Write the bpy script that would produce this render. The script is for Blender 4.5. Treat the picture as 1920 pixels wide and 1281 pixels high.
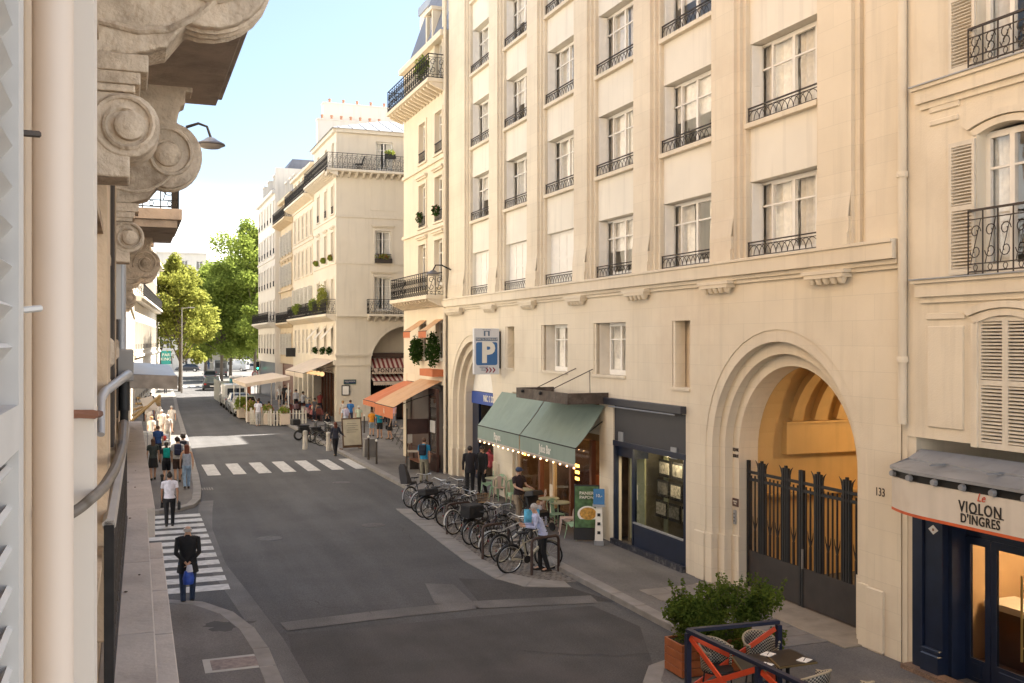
import bpy, bmesh, math, random
from math import sin, cos, pi, radians as R, sqrt, atan2
from mathutils import Vector, Matrix
random.seed(7)
for _o in list(bpy.data.objects): bpy.data.objects.remove(_o)
SC = bpy.context.scene
COL = SC.collection

# ---------------------------------------------------------------- camera, light, exposure
EYE = 5.6
cam = bpy.data.cameras.new('camera'); camo = bpy.data.objects.new('camera', cam); COL.objects.link(camo)
cam.lens = 35; cam.sensor_width = 36; cam.clip_start = 0.05; cam.clip_end = 3000
camo.location = (0, 0, EYE); camo.rotation_euler = (R(90), 0, R(-21))
SC.camera = camo
SUN_AZ, SUN_EL = R(68), R(51)          # azimuth clockwise from the street axis, elevation
sl = bpy.data.lights.new('sun', 'SUN'); so = bpy.data.objects.new('sun', sl); COL.objects.link(so)
sl.energy = 4.6; sl.angle = R(0.53); sl.color = (1.0, 0.92, 0.80)
so.rotation_euler = Vector((-sin(SUN_AZ)*cos(SUN_EL), -cos(SUN_AZ)*cos(SUN_EL), -sin(SUN_EL))).to_track_quat('-Z', 'Y').to_euler()
so.location = (40, 60, 60)
W = bpy.data.worlds.new('World'); SC.world = W; W.use_nodes = True
nt = W.node_tree; N = nt.nodes; L = nt.links; N.clear()
wo = N.new('ShaderNodeOutputWorld'); bg = N.new('ShaderNodeBackground'); L.new(bg.outputs[0], wo.inputs[0])
sky = N.new('ShaderNodeTexSky'); sky.sky_type = 'NISHITA'; sky.sun_disc = False
sky.sun_elevation = SUN_EL; sky.sun_rotation = SUN_AZ; sky.altitude = 50; sky.air_density = 1.0; sky.dust_density = 1.6; sky.ozone_density = 1.2
tc = N.new('ShaderNodeTexCoord'); sep = N.new('ShaderNodeSeparateXYZ'); L.new(tc.outputs['Generated'], sep.inputs[0])
mp = N.new('ShaderNodeMapping'); mp.inputs['Scale'].default_value = (1, 1, 2.2); mp.inputs['Location'].default_value = (10.2, 5.4, 2.22); L.new(tc.outputs['Generated'], mp.inputs[0])
nz = N.new('ShaderNodeTexNoise'); nz.inputs['Scale'].default_value = 1.7; nz.inputs['Detail'].default_value = 3.5; nz.inputs['Roughness'].default_value = .45
L.new(mp.outputs[0], nz.inputs['Vector'])
mr = N.new('ShaderNodeMapRange'); mr.inputs[1].default_value = 0.08; mr.inputs[2].default_value = 0.25; mr.inputs[3].default_value = .30; mr.inputs[4].default_value = -.11
L.new(sep.outputs[2], mr.inputs[0])
ad = N.new('ShaderNodeMath'); ad.operation = 'ADD'; L.new(nz.outputs[0], ad.inputs[0]); L.new(mr.outputs[0], ad.inputs[1])
cr = N.new('ShaderNodeMapRange'); cr.interpolation_type = 'SMOOTHSTEP'; cr.inputs[1].default_value = .40; cr.inputs[2].default_value = .80; cr.inputs[3].default_value = 0; cr.inputs[4].default_value = 1
L.new(ad.outputs[0], cr.inputs[0])
mx = N.new('ShaderNodeMix'); mx.data_type = 'RGBA'; L.new(cr.outputs[0], mx.inputs[0]); L.new(sky.outputs[0], mx.inputs[6]); mx.inputs[7].default_value = (25, 24, 22, 1)
L.new(mx.outputs[2], bg.inputs[0]); bg.inputs[1].default_value = 0.05
SC.view_settings.view_transform = 'Standard'; SC.view_settings.look = 'None'; SC.view_settings.gamma = 1; SC.view_settings.use_curve_mapping = False
SC.view_settings.exposure = 2.42
SC.render.engine = 'CYCLES'; SC.cycles.use_denoising = True; SC.cycles.max_bounces = 7; SC.cycles.diffuse_bounces = 4; SC.cycles.transparent_max_bounces = 12
SC.cycles.caustics_reflective = False; SC.cycles.caustics_refractive = False; SC.cycles.sample_clamp_indirect = 6

# ---------------------------------------------------------------- where a pixel of the photograph lies on a known plane
F_ = 1866.7; cs, sn = cos(R(21)), sin(R(21))
def Yx(px, X): t = (px-960)/F_; return X*(cs-t*sn)/(t*cs+sn)
def Dp(X, Y): return X*sn + Y*cs
def Zx(px, py, X): return EYE-(py-640.5)*Dp(X, Yx(px, X))/F_
def Xy(px, Y): t = (px-960)/F_; return Y*(sn+t*cs)/(cs-t*sn)
def Zy(px, py, Y): return EYE-(py-640.5)*Dp(Xy(px, Y), Y)/F_
def gnd(px, py, Z=0.0):
    D = F_*(EYE-Z)/(py-640.5); r = (px-960)/F_*D; return (r*cs+D*sn, D*cs-r*sn)

# ---------------------------------------------------------------- materials
MATS = {}
def mat(name, col, rough=.8, metal=0., var=.12, scale=3., bump=0., bscale=30., streak=0., dirt=None, dirt_amt=0., emit=0., spec=.5, coat=0., joints=None, speck=0.):
    if name in MATS: return MATS[name]
    m = bpy.data.materials.new(name); m.use_nodes = True; MATS[name] = m
    t = m.node_tree; n = t.nodes; l = t.links; b = n['Principled BSDF']
    b.inputs['Roughness'].default_value = rough; b.inputs['Metallic'].default_value = metal; b.inputs['Specular IOR Level'].default_value = spec
    b.inputs['Coat Weight'].default_value = coat
    c4 = (*col, 1)
    if emit: b.inputs['Emission Color'].default_value = c4; b.inputs['Emission Strength'].default_value = emit
    if var or streak or dirt or bump:
        tcn = n.new('ShaderNodeTexCoord'); oi = n.new('ShaderNodeObjectInfo')
        sc_ = n.new('ShaderNodeVectorMath'); sc_.operation = 'MULTIPLY_ADD'
        cmb = n.new('ShaderNodeCombineXYZ')
        for i in range(3): l.new(oi.outputs['Random'], cmb.inputs[i])
        l.new(cmb.outputs[0], sc_.inputs[0]); sc_.inputs[1].default_value = (17, 29, 11); l.new(tcn.outputs['Object'], sc_.inputs[2])
        vec = sc_.outputs[0]
        nz = n.new('ShaderNodeTexNoise'); nz.inputs['Scale'].default_value = scale; nz.inputs['Detail'].default_value = 6; l.new(vec, nz.inputs['Vector'])
        mrr = n.new('ShaderNodeMapRange'); mrr.inputs[1].default_value = .3; mrr.inputs[2].default_value = .7; mrr.inputs[3].default_value = 1-var; mrr.inputs[4].default_value = 1+var
        l.new(nz.outputs[0], mrr.inputs[0])
        val = mrr.outputs[0]
        if streak:
            mp = n.new('ShaderNodeMapping'); mp.inputs['Scale'].default_value = (3.5, 3.5, .22); l.new(vec, mp.inputs[0])
            n2 = n.new('ShaderNodeTexNoise'); n2.inputs['Scale'].default_value = 1.3; n2.inputs['Detail'].default_value = 5; l.new(mp.outputs[0], n2.inputs['Vector'])
            m2 = n.new('ShaderNodeMapRange'); m2.inputs[1].default_value = .52; m2.inputs[2].default_value = .75; m2.inputs[3].default_value = 1; m2.inputs[4].default_value = 1-streak
            l.new(n2.outputs[0], m2.inputs[0])
            mu = n.new('ShaderNodeMath'); mu.operation = 'MULTIPLY'; l.new(val, mu.inputs[0]); l.new(m2.outputs[0], mu.inputs[1]); val = mu.outputs[0]
        if speck:
            ns = n.new('ShaderNodeTexNoise'); ns.inputs['Scale'].default_value = 38; ns.inputs['Detail'].default_value = 3; l.new(vec, ns.inputs['Vector'])
            ms = n.new('ShaderNodeMapRange'); ms.inputs[1].default_value = .35; ms.inputs[2].default_value = .65; ms.inputs[3].default_value = 1-speck; ms.inputs[4].default_value = 1+speck; l.new(ns.outputs[0], ms.inputs[0])
            mu = n.new('ShaderNodeMath'); mu.operation = 'MULTIPLY'; l.new(val, mu.inputs[0]); l.new(ms.outputs[0], mu.inputs[1]); val = mu.outputs[0]
            mp = n.new('ShaderNodeMapping'); mp.inputs['Scale'].default_value = (1.1, .07, 1); l.new(vec, mp.inputs[0])
            ns = n.new('ShaderNodeTexNoise'); ns.inputs['Scale'].default_value = 1.4; ns.inputs['Detail'].default_value = 5; l.new(mp.outputs[0], ns.inputs['Vector'])
            ms = n.new('ShaderNodeMapRange'); ms.inputs[1].default_value = .35; ms.inputs[2].default_value = .7; ms.inputs[3].default_value = .86; ms.inputs[4].default_value = 1.2; l.new(ns.outputs[0], ms.inputs[0])
            mu = n.new('ShaderNodeMath'); mu.operation = 'MULTIPLY'; l.new(val, mu.inputs[0]); l.new(ms.outputs[0], mu.inputs[1]); val = mu.outputs[0]
        if joints:
            sx_ = n.new('ShaderNodeSeparateXYZ'); l.new(tcn.outputs['Object'], sx_.inputs[0]); cx_ = n.new('ShaderNodeCombineXYZ'); l.new(sx_.outputs[0], cx_.inputs[0]); l.new(sx_.outputs[2], cx_.inputs[1])
            bk = n.new('ShaderNodeTexBrick'); bk.inputs['Scale'].default_value = 1; bk.inputs['Brick Width'].default_value = joints[0]; bk.inputs['Row Height'].default_value = joints[1]; bk.inputs['Mortar Size'].default_value = .006; bk.inputs['Mortar Smooth'].default_value = .3
            bk.inputs['Color1'].default_value = (1, 1, 1, 1); bk.inputs['Color2'].default_value = (1-joints[2]*.35,)*3+(1,); bk.inputs['Mortar'].default_value = (1-joints[2],)*3+(1,); l.new(cx_.outputs[0], bk.inputs['Vector'])
            mu = n.new('ShaderNodeMath'); mu.operation = 'MULTIPLY'; l.new(val, mu.inputs[0]); l.new(bk.outputs[0], mu.inputs[1]); val = mu.outputs[0]
        hs = n.new('ShaderNodeMix'); hs.data_type = 'RGBA'; hs.blend_type = 'MULTIPLY'; hs.inputs[0].default_value = 1
        hs.inputs[6].default_value = c4; l.new(val, hs.inputs[7]); colour = hs.outputs[2]
        if dirt:
            n3 = n.new('ShaderNodeTexNoise'); n3.inputs['Scale'].default_value = scale*.45; n3.inputs['Detail'].default_value = 9; n3.inputs['Roughness'].default_value = .68; l.new(vec, n3.inputs['Vector'])
            m3 = n.new('ShaderNodeMapRange'); m3.inputs[1].default_value = .5; m3.inputs[2].default_value = .72; m3.inputs[3].default_value = 0; m3.inputs[4].default_value = dirt_amt
            l.new(n3.outputs[0], m3.inputs[0])
            dm = n.new('ShaderNodeMix'); dm.data_type = 'RGBA'; l.new(m3.outputs[0], dm.inputs[0]); l.new(colour, dm.inputs[6]); dm.inputs[7].default_value = (*dirt, 1); colour = dm.outputs[2]
        l.new(colour, b.inputs['Base Color'])
        if bump:
            n4 = n.new('ShaderNodeTexNoise'); n4.inputs['Scale'].default_value = bscale; n4.inputs['Detail'].default_value = 8; l.new(vec, n4.inputs['Vector'])
            bp = n.new('ShaderNodeBump'); bp.inputs['Strength'].default_value = min(1, bump); bp.inputs['Distance'].default_value = .02; l.new(n4.outputs[0], bp.inputs['Height']); l.new(bp.outputs[0], b.inputs['Normal'])
    else: b.inputs['Base Color'].default_value = c4
    return m
def glass(name, tint=(1, 1, 1), ior=1.62, rough=.02, wob=.06):
    m = bpy.data.materials.new(name); m.use_nodes = True; MATS[name] = m; t = m.node_tree; n = t.nodes; l = t.links; n.clear()
    o = n.new('ShaderNodeOutputMaterial'); mx = n.new('ShaderNodeMixShader'); tr = n.new('ShaderNodeBsdfTransparent'); gl = n.new('ShaderNodeBsdfGlossy'); fr = n.new('ShaderNodeFresnel')
    tr.inputs[0].default_value = (*tint, 1); gl.inputs['Roughness'].default_value = rough; fr.inputs[0].default_value = ior
    ns = n.new('ShaderNodeTexNoise'); ns.inputs['Scale'].default_value = 2.2; bp = n.new('ShaderNodeBump'); bp.inputs['Strength'].default_value = wob; bp.inputs['Distance'].default_value = .05
    tcn = n.new('ShaderNodeTexCoord'); l.new(tcn.outputs['Object'], ns.inputs['Vector']); l.new(ns.outputs[0], bp.inputs['Height']); l.new(bp.outputs[0], gl.inputs['Normal'])
    gb = n.new('ShaderNodeNewGeometry'); m1 = n.new('ShaderNodeMath'); m1.operation = 'SUBTRACT'; m1.inputs[0].default_value = 1; l.new(gb.outputs['Backfacing'], m1.inputs[1]); m2 = n.new('ShaderNodeMath'); m2.operation = 'MULTIPLY'; l.new(m1.outputs[0], m2.inputs[0]); l.new(fr.outputs[0], m2.inputs[1]); l.new(m2.outputs[0], mx.inputs[0]); l.new(tr.outputs[0], mx.inputs[1]); l.new(gl.outputs[0], mx.inputs[2]); l.new(mx.outputs[0], o.inputs[0]); return m
def stripes(name, a, b, scale, axis=0, duty=.5):
    m = bpy.data.materials.new(name); m.use_nodes = True; MATS[name] = m; t = m.node_tree; n = t.nodes; l = t.links; bs = n['Principled BSDF']; bs.inputs['Roughness'].default_value = .85
    tcn = n.new('ShaderNodeTexCoord'); sp = n.new('ShaderNodeSeparateXYZ'); l.new(tcn.outputs['Object'], sp.inputs[0])
    mu = n.new('ShaderNodeMath'); mu.operation = 'MULTIPLY'; mu.inputs[1].default_value = scale; l.new(sp.outputs[axis], mu.inputs[0])
    fr = n.new('ShaderNodeMath'); fr.operation = 'FRACT'; l.new(mu.outputs[0], fr.inputs[0]); gt = n.new('ShaderNodeMath'); gt.operation = 'GREATER_THAN'; gt.inputs[1].default_value = duty; l.new(fr.outputs[0], gt.inputs[0])
    mx = n.new('ShaderNodeMix'); mx.data_type = 'RGBA'; l.new(gt.outputs[0], mx.inputs[0]); mx.inputs[6].default_value = (*a, 1); mx.inputs[7].default_value = (*b, 1); l.new(mx.outputs[2], bs.inputs['Base Color']); return m

stoneA = mat('limestone_warm', (.735, .645, .505), .86, var=.05, scale=.7, bump=.2, bscale=45, streak=.10, dirt=(.56, .44, .32), dirt_amt=.45, joints=(1.15, .46, .13))
stoneA2 = mat('limestone_pale_panel', (.78, .73, .63), .85, var=.04, scale=.8, bump=.1, bscale=50, streak=.13)
stoneB = mat('painted_render', (.73, .65, .52), .84, var=.06, scale=.9, bump=.2, bscale=40, streak=.16, dirt=(.5, .4, .29), dirt_amt=.3)
stoneC = mat('cream_stone', (.72, .63, .49), .85, var=.05, scale=.8, bump=.12, bscale=30, streak=.08)
stoneD = mat('pale_cream_render', (.68, .615, .51), .85, var=.05, scale=.5, bump=.1, bscale=25, streak=.1, dirt=(.5, .42, .32), dirt_amt=.25)
stoneE = mat('golden_stone', (.60, .48, .32), .85, var=.07, scale=.8, bump=.12, bscale=25, streak=.1)
stoneF = mat('white_render', (.70, .65, .57), .86, var=.05, scale=.3, bump=.1, bscale=20, streak=.14, dirt=(.5, .45, .4), dirt_amt=.3)
stoneOld = mat('weathered_carved_stone', (.63, .52, .40), .92, var=.16, scale=6, bump=.9, bscale=26, streak=.2, dirt=(.17, .115, .07), dirt_amt=.9)
ledgeM = mat('grey_pink_ledge_stone', (.47, .41, .355), .9, var=.10, scale=3, bump=.3, bscale=25, dirt=(.24, .19, .16), dirt_amt=.45)
wallOld = mat('stained_brown_stone', (.54, .41, .28), .92, var=.3, scale=1.1, bump=.6, bscale=20, streak=.5, dirt=(.16, .10, .06), dirt_amt=.95)
asphalt = mat('road_asphalt', (.068, .067, .069), .88, var=.2, scale=.4, bump=.4, bscale=90, dirt=(.10, .095, .095), dirt_amt=.6, speck=.28)
asphalt2 = mat('old_asphalt_patch', (.115, .11, .108), .9, var=.2, scale=1.2, bump=.35, bscale=80, dirt=(.06, .06, .06), dirt_amt=.5, speck=.25)
paveM = mat('pavement_asphalt', (.14, .13, .123), .9, var=.2, scale=.7, bump=.3, bscale=80, dirt=(.075, .068, .063), dirt_amt=.55, speck=.2)
kerbM = mat('granite_kerb', (.235, .22, .205), .85, var=.16, scale=2.5, bump=.3, bscale=50, dirt=(.13, .12, .11), dirt_amt=.35)
paintW = mat('white_road_paint', (.50, .49, .47), .8, var=.2, scale=7, bump=.2, bscale=60, dirt=(.2, .2, .2), dirt_amt=.5)
whiteP = mat('white_window_paint', (.82, .79, .73), .5, var=.04, scale=5)
shutW = mat('cream_shutter_paint', (.66, .60, .50), .6, var=.07, scale=4, streak=.1)
iron = mat('black_wrought_iron', (.025, .023, .022), .75, metal=0, spec=.25, var=.2, scale=10)
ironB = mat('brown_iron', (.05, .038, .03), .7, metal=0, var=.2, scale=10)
zinc = mat('zinc_roof', (.33, .34, .36), .45, metal=.45, var=.12, scale=1.5, streak=.2)
slate = mat('slate_roof', (.14, .15, .18), .6, var=.15, scale=2)
navy = mat('navy_paint', (.010, .017, .040), .35, var=.2, scale=3, spec=.5)
navy2 = mat('charcoal_navy_fascia', (.03, .031, .04), .5, var=.1, scale=2)
black = mat('black_matt', (.012, .012, .013), .6, var=.1)
dark = mat('dark_interior', (.02, .015, .012), .9, var=.3, scale=2)
terra = mat('terracotta', (.36, .19, .12), .8, var=.2, scale=6)
green_aw = mat('sage_green_canvas', (.235, .295, .25), .85, var=.05, scale=1.5, streak=.08)
orange_c = mat('orange_canvas', (.50, .155, .06), .85, var=.08, scale=3)
peach_c = mat('peach_canvas', (.58, .35, .19), .85, var=.05, scale=2, streak=.08)
cream_c = mat('cream_canvas', (.62, .52, .42), .85, var=.05, scale=2, streak=.08)
GL = glass('window_glass')
GLD = glass('shop_glass', (.72, .72, .69), 1.38, wob=.012)
curtM = mat('net_curtain', (.72, .69, .62), .9, var=.12, scale=9)

# ---------------------------------------------------------------- mesh collector
class MB:
    def __init__(s): s.v = []; s.f = []; s.mi = []; s.cur = 0
    def add(s, vs, fs):
        o = len(s.v); s.v.extend([tuple(p) for p in vs])
        for f in fs: s.f.append([i+o for i in f]); s.mi.append(s.cur)
        return s
    def box(s, x0, x1, y0, y1, z0, z1, bev=0):
        if x0 > x1: x0, x1 = x1, x0
        if y0 > y1: y0, y1 = y1, y0
        if bev:
            b = bev; P = []
            for z, i in ((z0, b), (z0+b, 0), (z1-b, 0), (z1, b)):
                P += [(x0+i, y0+i, z), (x1-i, y0+i, z), (x1-i, y1-i, z), (x0+i, y1-i, z)]
            fs = [(3, 2, 1, 0), (12, 13, 14, 15)]
            for k in range(3):
                for j in range(4): a = k*4+j; c = k*4+(j+1) % 4; fs.append((a, c, c+4, a+4))
            return s.add(P, fs)
        return s.add([(x0, y0, z0), (x1, y0, z0), (x1, y1, z0), (x0, y1, z0), (x0, y0, z1), (x1, y0, z1), (x1, y1, z1), (x0, y1, z1)],
                     [(3, 2, 1, 0), (4, 5, 6, 7), (0, 1, 5, 4), (1, 2, 6, 5), (2, 3, 7, 6), (3, 0, 4, 7)])
    def obox(s, c, sz, rot):   # oriented box
        m = rot; P = []
        for k in (-.5, .5):
            for i, j in ((-.5, -.5), (.5, -.5), (.5, .5), (-.5, .5)): P.append(Vector(c)+m @ Vector((i*sz[0], j*sz[1], k*sz[2])))
        return s.add(P, [(3, 2, 1, 0), (4, 5, 6, 7), (0, 1, 5, 4), (1, 2, 6, 5), (2, 3, 7, 6), (3, 0, 4, 7)])
    def quad(s, *p): return s.add(p, [tuple(range(len(p)))])
    def prism(s, poly, axis, a, b):      # poly of 2D points, extruded along axis from a to b
        def P(p, t):
            if axis == 'x': return (t, p[0], p[1])
            if axis == 'y': return (p[0], t, p[1])
            return (p[0], p[1], t)
        n = len(poly); vs = [P(p, a) for p in poly]+[P(p, b) for p in poly]
        return s.add(vs, [tuple(range(n)), tuple(range(2*n-1, n-1, -1))]+[(i, (i+1) % n, (i+1) % n+n, i+n) for i in range(n)])
    def tube(s, pts, r, n=6, closed=False, cap=True, flat=1):
        pts = [Vector(p) for p in pts]; m = len(pts); rs = r if isinstance(r, (list, tuple)) else [r]*m
        o = len(s.v); up = None
        for i, p in enumerate(pts):
            a = pts[(i-1) % m] if (closed or i > 0) else p; b = pts[(i+1) % m] if (closed or i < m-1) else p
            d = (b-a)
            if d.length < 1e-9: d = Vector((0, 0, 1))
            d.normalize()
            if up is None: up = d.orthogonal().normalized()
            up = (up-d*up.dot(d))
            if up.length < 1e-6: up = d.orthogonal()
            up.normalize(); sd = d.cross(up)
            for k in range(n): t = 2*pi*k/n; s.v.append(tuple(p+(up*cos(t)+sd*sin(t)*flat)*rs[i]))
        for i in range(m if closed else m-1):
            for k in range(n):
                a = o+i*n+k; b = o+i*n+(k+1) % n; c = o+((i+1) % m)*n+(k+1) % n; d = o+((i+1) % m)*n+k
                s.f.append([a, b, c, d]); s.mi.append(s.cur)
        if cap and not closed:
            s.f.append([o+k for k in range(n-1, -1, -1)]); s.f.append([o+(m-1)*n+k for k in range(n)]); s.mi += [s.cur]*2
        return s
    def lathe(s, prof, c, n=12, axis='z'):
        o = len(s.v); m = len(prof)
        for r, z in prof:
            for k in range(n):
                t = 2*pi*k/n; a, b = r*cos(t), r*sin(t)
                if axis == 'z': s.v.append((c[0]+a, c[1]+b, c[2]+z))
                elif axis == 'y': s.v.append((c[0]+a, c[1]+z, c[2]+b))
                else: s.v.append((c[0]+z, c[1]+a, c[2]+b))
        for i in range(m-1):
            for k in range(n): s.f.append([o+i*n+k, o+i*n+(k+1) % n, o+(i+1)*n+(k+1) % n, o+(i+1)*n+k]); s.mi.append(s.cur)
        s.f.append([o+k for k in range(n-1, -1, -1)]); s.f.append([o+(m-1)*n+k for k in range(n)]); s.mi += [s.cur]*2
        return s
    def ball(s, c, r, n=8, sz=(1, 1, 1)):
        h = n//2; o = len(s.v)
        for i in range(1, h):
            t = pi*i/h
            for k in range(n): a = 2*pi*k/n; s.v.append((c[0]+r*sz[0]*sin(t)*cos(a), c[1]+r*sz[1]*sin(t)*sin(a), c[2]+r*sz[2]*cos(t)))
        s.v.append((c[0], c[1], c[2]+r*sz[2])); s.v.append((c[0], c[1], c[2]-r*sz[2])); T = len(s.v)-2
        for k in range(n): s.f.append([T, o+k, o+(k+1) % n]); s.f.append([T+1, o+(h-2)*n+(k+1) % n, o+(h-2)*n+k]); s.mi += [s.cur]*2
        for i in range(h-2):
            for k in range(n): s.f.append([o+i*n+k, o+(i+1)*n+k, o+(i+1)*n+(k+1) % n, o+i*n+(k+1) % n]); s.mi.append(s.cur)
        return s
    def loft(s, rings, cap=True):
        n = len(rings[0]); o = len(s.v)
        for r in rings: s.v.extend([tuple(p) for p in r])
        for i in range(len(rings)-1):
            for k in range(n): s.f.append([o+i*n+k, o+i*n+(k+1) % n, o+(i+1)*n+(k+1) % n, o+(i+1)*n+k]); s.mi.append(s.cur)
        if cap: s.f.append([o+k for k in range(n-1, -1, -1)]); s.f.append([o+(len(rings)-1)*n+k for k in range(n)]); s.mi += [s.cur]*2
        return s
    def mesh(s, name, mats, smooth=False, fix=True):
        me = bpy.data.meshes.new(name); me.from_pydata(s.v, [], s.f)
        for m in (mats if isinstance(mats, (list, tuple)) else [mats]): me.materials.append(m)
        if any(s.mi): me.polygons.foreach_set('material_index', s.mi)
        if fix:
            bm = bmesh.new(); bm.from_mesh(me); bmesh.ops.recalc_face_normals(bm, faces=bm.faces); bm.to_mesh(me); bm.free()
        if smooth:
            me.polygons.foreach_set('use_smooth', [True]*len(me.polygons))
            try: me.set_sharp_from_angle(angle=R(40))
            except Exception: pass
        me.update(); return me
    def build(s, name, mats, parent=None, smooth=False, kind=None, world=False, loc=None, rz=0, bevel=0, label=None, fix=True):
        if world and parent is not None:
            o = parent.location; s.v = [(x-o[0], y-o[1], z-o[2]) for x, y, z in s.v]
        me = s.mesh(name, mats, smooth, fix)
        return link(name, me, parent, loc, rz, kind, label, bevel)
CH = {}
def adopt(o, parent): CH.setdefault(parent.name, []).append(o.name)
def link(name, me, parent=None, loc=None, rz=0, kind=None, label=None, bevel=0):
    ob = bpy.data.objects.new(name, me); COL.objects.link(ob)
    if parent is not None: ob.parent = parent; adopt(ob, parent)
    if loc is not None: ob.location = loc
    if rz: ob.rotation_euler = (0, 0, rz)
    if kind: ob['kind'] = kind
    if label: ob['label'] = label
    if bevel:
        md = ob.modifiers.new('edge', 'BEVEL'); md.width = bevel; md.segments = 2; md.limit_method = 'ANGLE'; md.angle_limit = R(40)
    return ob
def tag(o, label, cat, group=None):
    o['label'] = label; o['category'] = cat
    if group: o['group'] = group
    return o
def thing(name, label, cat, loc=(0, 0, 0), rz=0, group=None):
    o = bpy.data.objects.new(name, None); COL.objects.link(o); o.location = loc; o.rotation_euler = (0, 0, rz); o.empty_display_size = .2
    return tag(o, label, cat, group)
def struct(name, mb, m, **k): return mb.build(name, m, kind='structure', **k)
def dup(o, parent=None, loc=None, rz=None, label=None, group=None, scale=None):
    c = o.copy(); COL.objects.link(c)
    if parent is not None: c.parent = parent; adopt(c, parent)
    if loc is not None: c.location = loc
    if rz is not None: c.rotation_euler = (0, 0, rz)
    if label: c['label'] = label
    if group: c['group'] = group
    if scale: c.scale = scale
    for ch in list(CH.get(o.name, ())): dup(bpy.data.objects[ch], c)
    return c
def stash(o):   # forget a prototype and its children once its copies stand
    for c in list(o.children): stash(c)
    bpy.data.objects.remove(o)
TXT = {}
def text(body, size, m, parent, loc, rot, name='lettering', extrude=.004, align='CENTER', sx=1., space=1., shear=0., bold=0.):
    cu = bpy.data.curves.new(name, 'FONT'); cu.body = body; cu.size = size; cu.extrude = extrude; cu.align_x = align; cu.align_y = 'CENTER'; cu.space_character = space; cu.shear = shear; cu.offset = bold; cu.resolution_u = 3
    t_ = bpy.data.objects.new('tmp', cu); COL.objects.link(t_); me = bpy.data.meshes.new_from_object(t_); bpy.data.objects.remove(t_); bpy.data.curves.remove(cu)
    me.materials.clear(); me.materials.append(m)
    o = link(name, me, parent, loc); o.rotation_euler = rot; o.scale = (sx, 1, 1)
    return o
FACE_STREET = (R(90), 0, 0)   # lettering upright in a facade's local frame (x right, z up)

# wall in the local frame x right, y inward, z up, with rectangular or round-headed openings
def wall(mb, x0, x1, z0, z1, y, ops, rev=.3):
    xs = {x0, x1}
    for o in ops:
        xs.add(max(x0, o[0])); xs.add(min(x1, o[1]))
        if len(o) > 4 and o[4]:
            for k in range(1, 20): t = pi*k/20; xs.add((o[0]+o[1])/2-cos(t)*(o[1]-o[0])/2)
    xs = sorted(xs)
    def top(o, x):
        if len(o) > 4 and o[4]:
            r = (o[1]-o[0])/2; c = (o[0]+o[1])/2; h = sqrt(max(0, r*r-(x-c)**2)); return o[3]-o[4]*(r-h)/r if o[4] != 1 else o[3]-r+h
        return o[3]
    for a, b in zip(xs, xs[1:]):
        if b-a < 1e-6: continue
        cov = sorted([o for o in ops if o[0] < (a+b)/2 < o[1]], key=lambda o: o[2]); za = zb = z0
        for o in cov:
            if o[2]-za > 1e-4: mb.quad((a, y, za), (b, y, zb), (b, y, o[2]), (a, y, o[2]))
            za, zb = top(o, a), top(o, b)
        if z1-min(za, zb) > 1e-4: mb.quad((a, y, za), (b, y, zb), (b, y, z1), (a, y, z1))
    for o in ops:
        rv = o[5] if len(o) > 5 else rev
        ol = [(o[0], o[2]), (o[0], top(o, o[0]))]
        if len(o) > 4 and o[4]:
            for k in range(1, 20): t = pi*k/20; x = (o[0]+o[1])/2-cos(t)*(o[1]-o[0])/2; ol.append((x, top(o, x)))
        ol += [(o[1], top(o, o[1])), (o[1], o[2])]
        for p, q in zip(ol, ol[1:]+[ol[0]]):
            if o[2] <= z0+1e-4 and p == ol[-1]: continue
            mb.quad((p[0], y, p[1]), (q[0], y, q[1]), (q[0], y+rv, q[1]), (p[0], y+rv, p[1]))
    return mb
def ring(mb, cx, zs, zb, Ro, Ri, y, yb):   # flat arched band Ro..Ri at depth y and its soffit back to yb
    A = [(cx-Ro, zb)]+[(cx-Ro*cos(pi*k/28), zs+Ro*sin(pi*k/28)) for k in range(29)]+[(cx+Ro, zb)]
    B = [(cx-Ri, zb)]+[(cx-Ri*cos(pi*k/28), zs+Ri*sin(pi*k/28)) for k in range(29)]+[(cx+Ri, zb)]
    for i in range(len(A)-1):
        mb.quad((A[i][0], y, A[i][1]), (A[i+1][0], y, A[i+1][1]), (B[i+1][0], y, B[i+1][1]), (B[i][0], y, B[i][1]))
        mb.quad((B[i][0], y, B[i][1]), (B[i+1][0], y, B[i+1][1]), (B[i+1][0], yb, B[i+1][1]), (B[i][0], yb, B[i][1]))
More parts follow.
